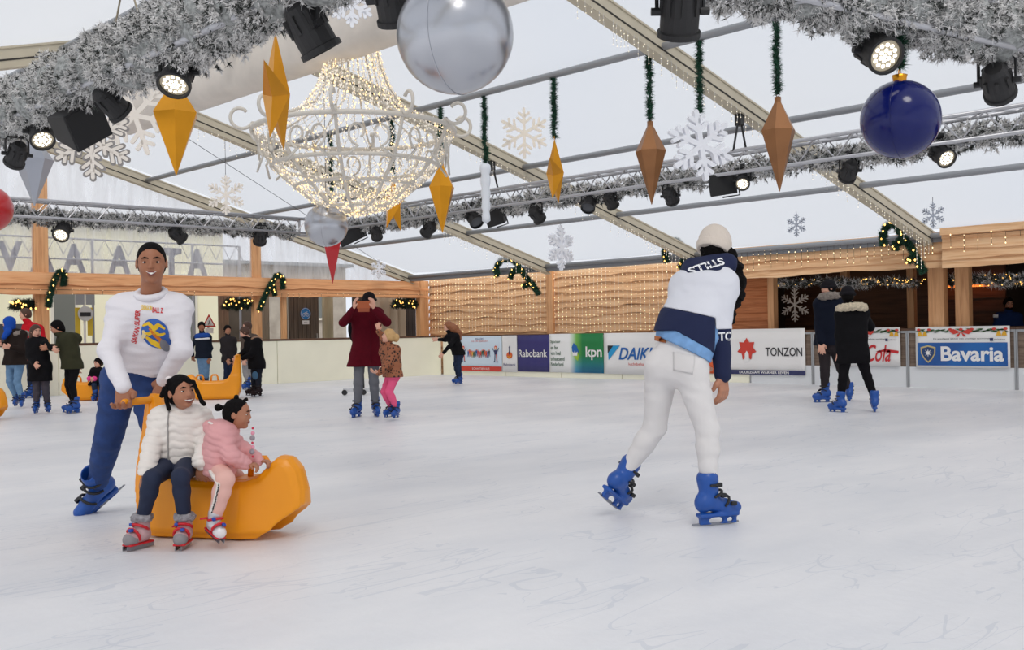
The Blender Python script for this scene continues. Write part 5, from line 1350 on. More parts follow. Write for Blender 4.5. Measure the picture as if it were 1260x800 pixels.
HAIR_BLK = mat('hair_black', (14, 11, 11), 0.85, spec=0.15, bump=0.4, bscale=180); HAIR_BRN = mat('hair_brown', (74, 46, 32), 0.6, bump=0.4, bscale=120)
HAIR_BLD = mat('hair_blond', (198, 158, 104), 0.55, bump=0.4, bscale=120); HAIR_AUB = mat('hair_auburn', (142, 86, 52), 0.55, bump=0.4, bscale=120)
EYEW = mat('eye_white', (232, 228, 222), 0.3); EYED = mat('eye_dark', (30, 18, 14), 0.2); LIP = mat('lip', (150, 78, 72), 0.5); LIPB = mat('lip_brown', (128, 66, 58), 0.5); TEETH = mat('teeth', (238, 234, 226), 0.3)

def head_sculpt(S, c, F, U, hh, kid=False, k=0.012, nose=1.0):
    R = frame_of(F, U); H = lambda x, y, z: A3(c)+R.T @ (A3((x, y, z))*hh)
    S.ell(H(0, -0.02, 0.09), A3((0.335, 0.41, 0.40))*hh, R, k)
    S.ell(H(0, 0.10, -0.16), A3((0.265, 0.27, 0.32 if not kid else 0.28))*hh, R, 0.05*hh+k)
    S.ell(H(0, 0.26, -0.40 if not kid else -0.36), A3((0.10, 0.09, 0.075))*hh, R, 0.08*hh)
    for sx in (-1, 1):
        S.ell(H(sx*0.15, 0.24, -0.14), A3((0.11, 0.11, 0.12))*hh, R, 0.07*hh)      # cheeks
        S.ell(H(sx*0.14, 0.42, 0.02), A3((0.075, 0.06, 0.05))*hh, R, 0.05*hh, sub=True)
        S.cap(H(sx*0.07, 0.365, 0.095), H(sx*0.21, 0.31, 0.10), 0.030*hh, 0.022*hh, 0.04*hh)
        S.ell(H(sx*0.345, -0.02, -0.02), A3((0.035, 0.085, 0.12))*hh, R, 0.02*hh)
        S.ell(H(sx*0.365, 0.01, 0.0), A3((0.02, 0.04, 0.06))*hh, R, 0.01*hh, sub=True)
    S.cap(H(0, 0.37, 0.06), H(0, 0.425, -0.09), 0.032*hh*nose, 0.048*hh*nose, 0.035*hh)
    for sx in (-1, 1): S.ell(H(sx*0.045, 0.39, -0.105), A3((0.035, 0.035, 0.028))*hh, R, 0.025*hh)
    S.cap(H(-0.07, 0.345, -0.21), H(0.07, 0.345, -0.21), 0.035*hh, 0.035*hh, 0.04*hh)
    return H, R
def face_parts(parent, H, R, hh, lip, smile=0.0, skin=None, open_=0.0, brow=HAIR_BLK, look=(0, 0)):
    for sx in (-1, 1):
        e = Sculpt(0.0035); e.ell(H(sx*0.14, 0.318, 0.022), A3((0.055, 0.046, 0.024))*hh, R, 0); sculpt_obj('eye', e, EYEW, parent, 0)
        e = Sculpt(0.0028); e.ell(H(sx*0.14+look[0], 0.352, 0.022+look[1]), A3((0.031, 0.019, 0.029))*hh, R, 0); sculpt_obj('iris', e, EYED, parent, 0)
        e = Sculpt(0.0035); e.chain([H(sx*0.06, 0.392, 0.115), H(sx*0.14, 0.385, 0.135), H(sx*0.22, 0.335, 0.115)], [0.017*hh, 0.020*hh, 0.012*hh], 0.004); sculpt_obj('eyebrow', e, brow, parent, 0)
    e = Sculpt(0.003)
    up = [H(-0.13, 0.335, -0.215+0.05*smile), H(-0.05, 0.380, -0.21), H(0, 0.388, -0.213), H(0.05, 0.380, -0.21), H(0.13, 0.335, -0.215+0.05*smile)]
    lo_ = [H(-0.13, 0.335, -0.22+0.05*smile), H(-0.05, 0.374, -0.25-open_), H(0, 0.380, -0.258-open_), H(0.05, 0.374, -0.25-open_), H(0.13, 0.335, -0.22+0.05*smile)]
    e.chain(up, [0.010*hh, 0.018*hh, 0.016*hh, 0.018*hh, 0.010*hh], 0.003); e.chain(lo_, [0.010*hh, 0.020*hh, 0.022*hh, 0.020*hh, 0.010*hh], 0.003)
    sculpt_obj('lips', e, lip, parent, 0)
    if smile > 0 or open_ > 0:
        e = Sculpt(0.003); e.chain([H(-0.115, 0.352, -0.222+0.035*smile), H(0, 0.388, -0.234-open_*0.5), H(0.115, 0.352, -0.222+0.035*smile)], [0.014*hh, 0.024*hh, 0.014*hh], 0.003); sculpt_obj('teeth', e, TEETH, parent, 0)

def hand_sculpt(S, w, d, pn, thumb, L, curl=0.5, k=0.006):
    """palm plus five fingers. w wrist, d hand direction, pn palm normal (side the fingers curl to), thumb side vector, L hand length"""
    d = nv(d); pn = nv(A3(pn)-d*np.dot(pn, d)); sd = np.cross(d, pn); sd = sd*(1 if np.dot(sd, thumb) > 0 else -1)
    w = A3(w); pl = L*0.50; r = L*0.075
    for i in range(4):
        o = sd*(0.155-0.105*i)*L
        S.cap(w+d*L*0.06+o*0.6, w+d*pl+o, r*1.25, r*1.08, L*0.06)
        fl = L*[0.44, 0.50, 0.46, 0.36][i]; a = curl*0.7; p = w+d*pl+o; dd = d*math.cos(a)+pn*math.sin(a)
        pts = [p]
        for (f, add) in ((0.42, 0.0), (0.32, 0.75), (0.26, 0.65)):
            a += curl*add; dd = d*math.cos(a)+pn*math.sin(a); pts.append(pts[-1]+dd*fl*f+sd*0.004*(1.5-i))
        S.chain(pts, [r, r*0.92, r*0.85, r*0.72], k)
    tb = w+d*L*0.16+sd*L*0.15; t1 = tb+nv(sd*0.75+d*0.75+pn*0.25)*L*0.22; t2 = t1+nv(d*0.8+sd*0.35*(1-curl)+pn*(0.2+0.7*curl))*L*0.20
    S.chain([w+d*L*0.08+sd*L*0.08, tb, t1, t2], [r*1.3, r*1.25, r*1.05, r*0.85], L*0.05)

def torso_pts(J):
    m = lambda a, b, t: J[a]*(1-t)+J[b]*t
    c = (J['sL']+J['sR'])/2; pv = (J['hL']+J['hR'])/2
    return c, pv
def torso_sculpt(S, J, g, rch, rwa, rhp, k=0.05, ext=0.0, puff=None, belly=0.0):
    """torso built from side columns between shoulders and hips, plus a core; g garment offset"""
    c, pv = torso_pts(J); ax = pv-c
    for sd in ('L', 'R'):
        s_ = c+(J['s'+sd]-c)*0.62+ax*0.08; h_ = pv+(J['h'+sd]-pv)*0.9+ax*ext; mid = (s_+h_)/2+(c+ax*0.55-(s_+h_)/2)*0.12
        S.cap(s_, mid, rch+g, rwa+g, k, puff=puff); S.cap(mid, h_, rwa+g, rhp+g, k, puff=puff)
        S.cap(c+(J['s'+sd]-c)*0.2, J['s'+sd], rch*0.62+g, rch*0.60+g, k)
    S.cap(c+ax*0.05, pv+ax*ext, rch+g, rhp+g, k, puff=puff)
    return S
SKIRT = None
def person_body(p, J, H_, hh, skin, F, U=(0, 0, 1), vox=0.009, bulk=1.0, kid=False, hands=True, curlL=0.4, curlR=0.4, handL=None, handR=None, nose=1.0, feet=False):
    """one continuous body: head, neck, torso, arms with hands, legs, feet"""
    s = H_/1.75*bulk
    S = Sculpt(vox)
    torso_sculpt(S, J, 0, 0.080*s, 0.070*s, 0.078*s, 0.05*s)
    c, pv = torso_pts(J)
    S.cap(c+(J['hd']-c)*0.05, J['hd']-nv(U)*hh*0.25, 0.058*s*(0.9 if kid else 1), 0.052*s*(0.85 if kid else 1), 0.03*s)
    for sd in 'LR':
        S.cap(J['s'+sd], J['e'+sd], 0.050*s, 0.040*s, 0.03*s); S.cap(J['e'+sd], J['w'+sd], 0.040*s, 0.027*s, 0.015*s)
        if J.get('k'+sd) is not None:
            S.cap(J['h'+sd], J['k'+sd], 0.080*s, 0.054*s, 0.04*s); S.cap(J['k'+sd], J['a'+sd], 0.054*s, 0.036*s, 0.02*s)
            if feet: S.cap(J['a'+sd], J['a'+sd]+nv(J['t'+sd]-J['a'+sd])*0.13*s, 0.036*s, 0.028*s, 0.02*s)
        if hands:
            hd_ = handL if sd == 'L' else handR
            dd = J['w'+sd]-J['e'+sd] if not hd_ or hd_.get('d') is None else hd_['d']
            pn = (0.2, 1, 0) if not hd_ or hd_.get('pn') is None else hd_['pn']; th = (0, -1, 0.3) if not hd_ or hd_.get('th') is None else hd_['th']
            hand_sculpt(S, J['w'+sd], dd, pn, th, (0.19 if not kid else 0.175)*H_/1.75*(1 if not kid else 1.1), curlL if sd == 'L' else curlR)
    Hf, R = head_sculpt(S, J['hd'], F, U, hh, kid, nose=nose)
    o = sculpt_obj('body', S, skin, p, 1)
    return Hf, R, o
def sleeves(S, J, g, r0, r1, r2, k=0.035, puff=None, cuff=1.0, sides='LR'):
    for sd in sides:
        S.cap(J['s'+sd], J['e'+sd], r0+g, r1+g, k, puff=puff)
        S.cap(J['e'+sd], J['e'+sd]+(J['w'+sd]-J['e'+sd])*cuff, r1+g, r2+g, k*0.7, puff=puff)
def trousers(p, J, H_, material, g=0.012, rk=0.058, ra=0.042, rh=0.092, vox=0.009, noise=0.003, name='trousers', ank=1.0, hipk=0.05, seat=0.0):
    s = H_/1.75; S = Sculpt(vox); c, pv = torso_pts(J)
    up = nv(c-pv)
    S.cap(J['hL']*0.9+pv*0.1, J['hR']*0.9+pv*0.1, rh*s+g, rh*s+g, 0.03); S.cap(pv, pv+up*(0.10+seat)*s, (rh-0.002)*s+g, (rh-0.008)*s+g, hipk)
    for sd in 'LR':
        hh_ = J['h'+sd]*0.85+pv*0.15; S.cap(hh_, hh_+up*(0.08+seat)*s, (rh-0.006)*s+g, (rh-0.016)*s+g, 0.04)
    for sd in 'LR':
        if J.get('k'+sd) is None: continue
        S.cap(J['h'+sd], J['k'+sd], (rh-0.004)*s+g, rk*s+g, 0.03*s); e = J['k'+sd]+(J['a'+sd]-J['k'+sd])*ank
        # slight calf
        mid = J['k'+sd]+(e-J['k'+sd])*0.35
        S.cap(J['k'+sd], mid, rk*s+g, rk*s*0.96+g, 0.02); S.cap(mid, e, rk*s*0.96+g, ra*s+g, 0.02)
    if noise: S.noise(noise, 22, 3, (1, 1, 1.6))
    return sculpt_obj(name, S, material, p)

# ---- hire skates --------------------------------------------------------------
SKB = mat('skate_blue', (26, 78, 158), 0.35, noise=0.08, nscale=12); SKS = mat('skate_strap_black', (28, 28, 32), 0.6); STEEL = mat('blade_steel', (150, 152, 158), 0.25, metal=0.9)
def local_mats(a, t, up):
    F = nv(t-a) if not isinstance(t, tuple) else nv(t); U = nv(A3(up)-F*np.dot(up, F)); X = np.cross(F, U); return np.stack([X, F, U])
_SK = {}
def skate_meshes(vox):
    key = vox
    if key in _SK: return _SK[key]
    S = Sculpt(vox)   # local frame: x side, y toe, z up, ankle joint at origin, sole bottom at z=-0.115
    S.cap((0, -0.012, 0.085), (0, 0.0, -0.02), 0.062, 0.052, 0.03); S.cap((0, -0.03, -0.045), (0, 0.10, -0.075), 0.046, 0.040, 0.03); S.cap((0, 0.10, -0.078), (0, 0.165, -0.085), 0.042, 0.034, 0.02)
    S.ell((0, -0.05, -0.05), (0.042, 0.04, 0.05), None, 0.03)
    S.box((0, 0.05, -0.118), (0.036, 0.125, 0.012), None, 0.01, 0.01)
    # moulded blade carrier with two openings
    S.box((0, 0.05, -0.145), (0.012, 0.118, 0.028), None, 0.006, 0.015)
    S.ell((0, 0.035, -0.152), (0.03, 0.048, 0.020), None, 0.006, sub=True); S.ell((0, 0.125, -0.152), (0.03, 0.020, 0.014), None, 0.006, sub=True)
    S.cut((0, 0, 0.125), (0, -0.1, 1)); S.cap((0, -0.005, 0.15), (0, 0, 0.05), 0.045, 0.040, 0.0, sub=True)
    V, F = S.mesh()
    St = Sculpt(vox*0.8)
    for (y, z, rx, rz, tl) in ((0.005, 0.055, 0.064, 0.014, 0), (0.03, -0.005, 0.060, 0.014, 0.45), (0.095, -0.055, 0.052, 0.013, 0.9)):
        for q in range(9):
            a = math.radians(-15+q*210/8); b = math.radians(-15+(q+1)*210/8)
            f = lambda t: (rx*math.cos(t), y-0.012+rx*0.95*math.sin(t)*math.cos(tl)+0.0, z+rx*0.9*math.sin(t)*math.sin(tl))
            if q < 8: St.cap(f(a), f(b), 0.008, 0.008, 0.002)
        St.box((0.05, y+0.03, z+0.0), (0.012, 0.018, 0.012), None, 0.004, 0.004)
    V2, F2 = St.mesh()
    _SK[key] = ((V, F), (V2, F2)); return _SK[key]
def raw_mesh(name, V, F):
    me = bpy.data.meshes.new(name); me.vertices.add(len(V)); me.vertices.foreach_set('co', V.astype(np.float32).reshape(-1))
    me.loops.add(F.size); me.loops.foreach_set('vertex_index', F.reshape(-1).astype(np.int32)); me.polygons.add(len(F))
    me.polygons.foreach_set('loop_start', np.arange(0, F.size, 4, dtype=np.int32)); me.polygons.foreach_set('loop_total', np.full(len(F), 4, np.int32)); me.polygons.foreach_set('use_smooth', np.ones(len(F), bool)); me.update(calc_edges=True); return me
_SKM = {}
def skate(parent, ankle, toe_dir, up=(0, 0, 1), s=1.0, vox=0.006, color=None, straps=None):
    """hire skate: moulded boot, three straps and a blade"""
    if vox not in _SKM:
        (V, F), (V2, F2) = skate_meshes(vox)
        m1 = raw_mesh('skate', V, F); m1.materials.append(SKB); m2 = raw_mesh('straps', V2, F2); m2.materials.append(SKS)
        mb = MB(); prof = [(-0.115, -0.168), (0.175, -0.168), (0.190, -0.160), (0.186, -0.150), (-0.108, -0.150)]
        N = len(prof)
        # blade profile: slightly rockered bar that runs past the heel
        prof = [(-0.120, -0.172), (0.0, -0.180), (0.12, -0.180), (0.185, -0.170), (0.182, -0.160), (-0.112, -0.162)]; N = 6
        mb.add([(-0.002, y, z) for y, z in prof]+[(0.002, y, z) for y, z in prof], [tuple(range(N)), tuple(range(2*N-1, N-1, -1))]+[(i, N+i, N+(i+1) % N, (i+1) % N) for i in range(N)])
        m3 = bpy.data.meshes.new('blade'); m3.from_pydata(mb.v, [], mb.f); m3.materials.append(STEEL)
        _SKM[vox] = (m1, m2, m3)
    m1, m2, m3 = _SKM[vox]
    F = nv(toe_dir); U = nv(A3(up)-F*np.dot(up, F)); X = np.cross(F, U)
    M = Matrix([[X[i]*s, F[i]*s, U[i]*s, A3(ankle)[i]] for i in range(3)]+[[0, 0, 0, 1]])
    if color is not None:
        m1 = m1.copy(); m1.materials[0] = color
    o = bpy.data.objects.new('skate', m1); COL.objects.link(o); o.parent = parent; o.matrix_basis = M
    a = bpy.data.objects.new('straps', m2); COL.objects.link(a); a.parent = o
    if straps is not None: mm = m2.copy(); mm.materials[0] = straps; a.data = mm
    b = bpy.data.objects.new('blade', m3); COL.objects.link(b); b.parent = o
    return o
SOLE = 0.180   # ankle joint height above the ice when the blade stands flat
def new_person(label, P, group=None):
    return thing('person', label, 'person', P.loc, -YAW, group=group)
def tube_obj(name, pts, r, material, parent, n_=8, closed=False):
    mb = MB(); mb.tube([tuple(p) for p in pts], r, n_, closed=closed); return mb.build(name, material, parent, smooth=True)
def project_decal(target, vs, fs, c, X, Y, direction, off=0.003, name='print', material=None, parent=None):
    """drape flat art onto a garment: art plane at c with axes X, Y, thrown along direction"""
    me = target.data; V = [v.co.copy() for v in me.vertices]; F = [tuple(p.vertices) for p in me.polygons]
    bvh = BVHTree.FromPolygons(V, F); d = Vector(nv(direction)); out = []
    for v in vs:
        o = Vector(A3(c)+A3(X)*v[0]+A3(Y)*v[1])-d*0.5
        h = bvh.ray_cast(o, d); out.append(tuple((h[0] if h[0] is not None else o+d*0.5)-d*off))
    mb = MB(); mb.add(out, fs); return mb.build(name, material, parent, smooth=True)
def grid_art(shape_fn, n_=14):
    """disc-like filled patch as fine quads: shape_fn maps (u,v) in [-1,1]^2 to plane coordinates"""
    vs = []; fs = []
    for i in range(n_+1):
        for j in range(n_+1):
            vs.append(shape_fn(-1+2*i/n_, -1+2*j/n_))
    for i in range(n_):
        for j in range(n_): fs.append((i*(n_+1)+j, (i+1)*(n_+1)+j, (i+1)*(n_+1)+j+1, i*(n_+1)+j+1))
    return vs, fs
def square_to_disc(u, v, rx, ry): return (rx*u*math.sqrt(1-v*v/2), ry*v*math.sqrt(1-u*u/2))
# ================================================================== YELLOW SKATING SLEDS
YEL = mat('sled_yellow', (238, 150, 4), 0.34, noise=0.04, nscale=4, spec=0.45)
def sled_mesh(vox=0.011):
    prof = np.array([(0.0, 0.76), (0.02, 0.80), (0.075, 0.795), (0.095, 0.74), (0.125, 0.60), (0.16, 0.47), (0.22, 0.375), (0.30, 0.34), (0.50, 0.33), (0.70, 0.335), (0.765, 0.355), (0.82, 0.415), (0.865, 0.455), (0.93, 0.45), (0.985, 0.385), (1.015, 0.27), (1.02, 0.14), (0.99, 0.02), (0.80, 0.0), (0.45, 0.0), (0.12, 0.0), (0.06, 0.02), (0.01, 0.12), (-0.015, 0.30), (-0.01, 0.5)])
    def f(P, G):
        x = P[..., 0]; z = P[..., 2]; t = P[..., 1]
        d = np.full(x.shape, 1e9); sgn = np.ones(x.shape, bool); N = len(prof)
        for i in range(N):
            a = prof[i]; b = prof[(i+1) % N]; e = b-a; wx = x-a[0]; wz = z-a[1]
            q = np.clip((wx*e[0]+wz*e[1])/(e @ e), 0, 1); d = np.minimum(d, (wx-e[0]*q)**2+(wz-e[1]*q)**2)
            c1 = z >= a[1]; c2 = z < b[1]; c3 = e[0]*wz > e[1]*wx
            sgn ^= (c1 & c2 & c3) | (~c1 & ~c2 & ~c3)
        d = np.sqrt(d)*np.where(sgn, 1, -1)
        w = 0.195-0.055*np.clip(z/0.45, 0, 1)-0.075*np.clip((z-0.40)/0.35, 0, 1)
        tp = np.clip((x-0.68)/0.32, 0, 1); w = w-0.085*tp
        w = w-0.02*np.clip((0.06-z)/0.06, 0, 1)
        dt = (np.abs(t)-w)*0.95
        k = 0.045; h = np.clip(0.5-0.5*(d-dt)/k, 0, 1); r = d*h+dt*(1-h); r = np.maximum(d, dt)+k*h*(1-h)
        return r.astype(np.float32)
    S = Sculpt(vox); S.box((0.5, 0, 0.4), (0.56, 0.22, 0.44)); S.fn(f)
    S.cap((0.74, 0, -0.02), (1.15, 0, 0.02), 0.12, 0.20, 0.025, sub=True)
    S.cap((-0.2, 0, -0.03), (0.12, 0, -0.03), 0.09, 0.07, 0.03, sub=True)
    return S.mesh()
_SL = {}
def sled(loc, rotz, label, vox=0.011):
    if vox not in _SL:
        V, F = sled_mesh(vox); m = raw_mesh('body', V, F); m.materials.append(YEL); _SL[vox] = m
    t = thing('skating_sled', label, 'skating sled', loc, rotz, group='yellow skating sleds'); t.scale = (0.97, 1, 1)
    o = bpy.data.objects.new('body', _SL[vox]); COL.objects.link(o); o.parent = t
    for s0 in (0.40, 0.66):
        mb = MB(); mb.tube([(s0, 0, 0.32), (s0+0.008, 0, 0.40), (s0+0.03, 0, 0.435), (s0+0.10, 0, 0.435), (s0+0.122, 0, 0.40), (s0+0.13, 0, 0.32)], 0.017, 10); mb.build('grip_loop', YEL, t, smooth=True)
    mb = MB(); mb.tube([(0.04, -0.30, 0.765), (0.04, -0.29, 0.765), (0.04, 0.29, 0.765), (0.04, 0.30, 0.765)], [0.014, 0.021, 0.021, 0.014], 12); mb.build('push_bar', YEL, t, smooth=True)
    return t
def ground(px, py):
    d = ray(px, py); t = CAMH/-d.z; return CAM+d*t, t
def lev(px, Z, z=0.0):     # point at level depth Z, photo column px
    g, _ = ground(px, 800); d = ray(px, 407); p = CAM+d*Z; return Vector((p.x, p.y, z))
TH = math.radians(15)
p_near, _ = ground(300, 668)
sl0 = p_near - (LR*math.cos(TH)-LD*math.sin(TH))*0.70 + (LR*math.sin(TH)+LD*math.cos(TH))*0.19
sled(Vector((sl0.x, sl0.y, 0)), -YAW-TH, 'yellow plastic skating sled carrying the two small girls', 0.008)

# ================================================================== PEOPLE IN FRONT
WSW = mat('white_sweatshirt', (224, 220, 224), 0.85, bump=0.12, bscale=90)
JEAN = mat('blue_jeans', (30, 58, 112), 0.85, noise=0.22, nscale=14, bump=0.15, bscale=220)
# ---- the man pushing the sled
P = Pose(185, 640, 6.3); J = P.J; q = P.pt
man = new_person('man in white sweatshirt and blue jeans bending over to push the yellow sled', P)
J.update(hd=q(186.5, 324, -.25), sL=q(150, 380, -.17), sR=q(219, 379, -.17), eL=q(133, 432, -.27), wL=q(151, 474, -.44), eR=q(224, 430, -.22), wR=q(203, 466, -.12),
         hL=q(149, 468, .05), hR=q(181, 468, .05), kL=q(133, 541, .16), aL=q(119, 596, .42), kR=q(196, 548, -.02), aR=A3((0.10, 0.10, 0.18)))
J['tL'] = J['aL']+A3((-.12, -.12, -.2)); J['tR'] = J['aR']+A3((.03, -.2, 0))
HH = 0.238; F_ = (0.30, -1, -0.06)
Hf, R, body = person_body(man, J, 1.84, HH, SK_BROWN, F_, (0.0, -0.05, 1), 0.0062, curlL=0.95, curlR=0.8, handL=dict(d=(0.12, -0.25, -0.75), pn=(0.15, -0.6, -0.6), th=(1, 0, 0)), handR=dict(d=(-0.35, 0.1, -0.8), pn=(-0.1, 0.6, -0.6), th=(-1, -0.2, 0)))
face_parts(man, Hf, R, HH, LIPB, smile=1.0, open_=0.03)
S = Sculpt(0.006); S.ell(Hf(0, -0.03, 0.10), A3((0.345, 0.42, 0.415))*HH, R, 0); S.ell(Hf(0, -0.16, -0.05), A3((0.325, 0.29, 0.35))*HH, R, 0.02)
S.cap(Hf(0, 0.62, 0.06), Hf(0, 0.30, -0.03), 0.36*HH, 0.33*HH, 0.008, sub=True); S.cut(Hf(0, 0, -0.28), -R[2])
S.noise(0.0007, 300, 1); sculpt_obj('hair', S, HAIR_BLK, man)
trousers(man, J, 1.84, JEAN, g=0.018, rk=0.060, ra=0.044, rh=0.096, vox=0.007, noise=0.005, ank=0.93, seat=0.12)
S = Sculpt(0.0062); torso_sculpt(S, J, 0.024, 0.098, 0.094, 0.098, 0.05); sleeves(S, J, 0.010, 0.054, 0.046, 0.034, 0.05, cuff=0.97)
c, pv = torso_pts(J); hemp = q(176, 451, -.02); S.cut(hemp, pv-c)
S.noise(0.0038, 15, 2, (1, 1, 1.5)); S.noise(0.0026, 30, 5, (0.7, 1, 1.7))
sw = sculpt_obj('sweatshirt', S, WSW, man)
for sd in 'LR':
    a = J['w'+sd]-(J['w'+sd]-J['e'+sd])*0.10; b = J['w'+sd]+(J['w'+sd]-J['e'+sd])*0.06
    S = Sculpt(0.005); S.cap(a, b, 0.046, 0.043, 0.0); S.noise(0.0012, 90, 2); sculpt_obj('cuff', S, WSW, man)
# collar
S = Sculpt(0.005); nk = c+(J['hd']-c)*0.45
for i in range(14):
    a0 = 2*math.pi*i/14; a1 = 2*math.pi*(i+1)/14
    f = lambda a: nk+A3((0.078*math.cos(a), 0.074*math.sin(a), -0.030+0.030*math.sin(a)))
    S.cap(f(a0), f(a1), 0.019, 0.019, 0.004)
sculpt_obj('collar', S, WSW, man)
# print on the chest: a round badge with a plain yellow zigzag motif and lettering
PX = 0.00462; cc = q(183, 408, -.35); D_ = (0, 1, -0.1)
vs, fs = grid_art(lambda u, v: square_to_disc(u, v, 17*PX, 17.5*PX)); project_decal(sw, vs, fs, cc, (1, 0, 0), (0, 0, 1), D_, 0.003, 'print_disc', mat('print_blue', (52, 96, 176), 0.7), man)
def strip(pts, wd):
    vs = []; fs = []
    for i, p in enumerate(pts):
        d = np.array(pts[min(i+1, len(pts)-1)])-np.array(pts[max(i-1, 0)]); d = d/np.linalg.norm(d); n_ = np.array((-d[1], d[0])); ww = wd*(0.35+0.65*math.sin(math.pi*(i+0.5)/len(pts)))
        vs += [tuple(np.array(p)-n_*ww), tuple(np.array(p)+n_*ww)]
    for i in range(len(pts)-1): fs.append((2*i, 2*i+2, 2*i+3, 2*i+1))
    return vs, fs
for pts, wd, m_ in (([(-14, 9), (-6, 12), (0, 5), (6, 10), (13, 5)], 2.6, 'print_yellow'), ([(-15, 2), (-8, -1), (-2, 2), (5, -2), (12, 0)], 2.2, 'print_yellow'), ([(-12, -4), (-6, -10), (0, -14), (3, -17)], 3.4, 'print_yellow'), ([(-6, 6), (-1, -2), (4, -8), (2, -12)], 2.2, 'print_orange'), ([(-17, -6), (-13, -1), (-14, 4)], 2.4, 'print_cream')):
    pts = [((a)*PX, b*PX) for a, b in pts]; pp = []
    for i in range(len(pts)-1):
        for k in range(4): pp.append(tuple(np.array(pts[i])*(1-k/4)+np.array(pts[i+1])*k/4))
    pp.append(pts[-1]); vs, fs = strip(pp, wd*PX)
    project_decal(sw, vs, fs, cc, (1, 0, 0), (0, 0, 1), D_, 0.0055, 'print_motif', mat(m_, {'print_yellow': (232, 190, 40), 'print_orange': (214, 120, 30), 'print_cream': (232, 214, 170)}[m_], 0.7), man)
vs, fs = grid_art(lambda u, v: square_to_disc(u, v, 4.5*PX, 7*PX), 6); project_decal(sw, vs, fs, cc+A3((6.5*PX, 0, -14*PX)), (1, 0, 0), (0, 0, 1), D_, 0.006, 'print_grey_patch', mat('print_grey', (130, 130, 136), 0.7), man)
def arc_text(body, w, h, c3, ang, m_, nm, off=0.004):
    vs, fs = text_mesh(body, w, h, bold=0.03); ca, sa = math.cos(ang), math.sin(ang)
    project_decal(sw, [(v[0], v[1]) for v in vs], fs, c3, (ca, 0, sa), (-sa, 0, ca), D_, off, nm, m_, man)
arc_text('DRAGON', 0.058, 0.030, q(176, 377, -.35), -0.08, mat('print_yellow', (232, 190, 40), 0.7), 'print_lettering')
arc_text('BALL Z', 0.058, 0.030, q(189, 380, -.35), -0.08, mat('print_red', (200, 36, 40), 0.7), 'print_lettering')
arc_text('SUPER', 0.085, 0.030, q(163.5, 389, -.35), 1.35, mat('print_red', (200, 36, 40), 0.7), 'print_lettering')
arc_text('SAIYAN', 0.095, 0.030, q(158, 410, -.35), 1.15, mat('print_red', (200, 36, 40), 0.7), 'print_lettering')
skate(man, J['aL'], (-0.64, -0.42, -0.62), (0.05, -0.66, 0.74), 1.12)
skate(man, J['aR'], (0.15, -1, 0), (0, 0, 1), 1.0)

def quilt(pitch, amp, slant=0.0):
    def f(P_, G):
        ph = (P_[..., 2]+slant*P_[..., 0])/pitch+0.22*np.sin(P_[..., 0]*34+P_[..., 2]*9)+0.12*np.sin(P_[..., 0]*71+1)
        return (G-amp*(np.abs(np.sin(np.pi*ph))**0.6-0.7)).astype(np.float32)
    return f
# ---- girl in the white puffer jacket
def curly(S, base, dirv, n_, L, r, k=0.004):
    pts = [A3(base)+nv(dirv)*L*i/n_+A3((math.sin(i*1.9)*r*0.5, math.cos(i*1.7)*r*0.5, 0)) for i in range(n_+1)]
    S.chain(pts, [r*(1.15 if i % 2 else 0.85) for i in range(n_+1)], k); return pts[-1]
P = Pose(215, 670, 5.65); J = P.J; q = P.pt
g1 = new_person('small girl with pigtails in white quilted jacket sitting on the yellow sled', P)
J.update(hd=q(223, 483, .13), sL=q(198, 516, .17), sR=q(246, 515, .22), eL=q(187, 548, .08), wL=q(181, 578, -.02), eR=q(254, 546, .14), wR=q(247, 568, .03),
         hL=q(210, 571, .20), hR=q(232, 571, .22), kL=q(187, 589, -.08), aL=q(175, 640, -.02), kR=q(222, 587, -.10), aR=q(227, 641, -.02))
J['tL'] = J['aL']+A3((-.1, -.1, 0)); J['tR'] = J['aR']+A3((0, -.1, 0))
HH = 0.196; F_ = (0.78, -0.72, 0.10)
Hf, R, body = person_body(g1, J, 1.15, HH, SK_CHILD, F_, (-0.10, 0.0, 1), 0.0055, kid=True, curlL=0.5, curlR=0.5, handR=dict(d=(0, 0, -1), pn=(0.2, 1, 0), th=(1, -0.3, 0)))
face_parts(g1, Hf, R, HH, LIPB, open_=0.03)
S = Sculpt(0.005); S.ell(Hf(0, -0.03, 0.11), A3((0.352, 0.43, 0.405))*HH, R, 0); S.ell(Hf(0, -0.15, -0.05), A3((0.33, 0.29, 0.33))*HH, R, 0.02); S.cap(Hf(0, 0.66, 0.02), Hf(0, 0.33, -0.05), 0.37*HH, 0.31*HH, 0.01, sub=True); S.cut(Hf(0, 0, -0.3), -R[2])
S.ell(Hf(-0.30, -0.10, 0.22), A3((0.12, 0.12, 0.12))*HH, R, 0.01); S.ell(Hf(0.27, -0.02, 0.33), A3((0.11, 0.11, 0.11))*HH, R, 0.01)
S.noise(0.0012, 240, 1); hair = sculpt_obj('hair', S, HAIR_BLK, g1)
for (b, pts) in (((-0.36, -0.10, 0.2), [(206, 474), (203, 484), (205, 494), (208, 503)]), ((-0.30, 0.05, 0.2), [(202, 478), (199, 487)]), ((0.27, 0.0, 0.36), [(238, 470), (243, 482), (248, 494), (251, 497)])):
    S = Sculpt(0.0045); pp = [Hf(*b)]+[q(a_, b_, .09) for a_, b_ in pts]; S.chain(pp, [0.011]*(len(pp)-1)+[0.013], 0.006); sculpt_obj('braid', S, HAIR_BLK, g1)
S = Sculpt(0.004); S.ell(q(218, 465, .14), (0.028, 0.02, 0.016), None, 0.004); S.ell(q(208, 466, .14), (0.02, 0.016, 0.014), None, 0.004); sculpt_obj('hair_bow', S, mat('hair_bow_white', (232, 222, 220), 0.7), g1)
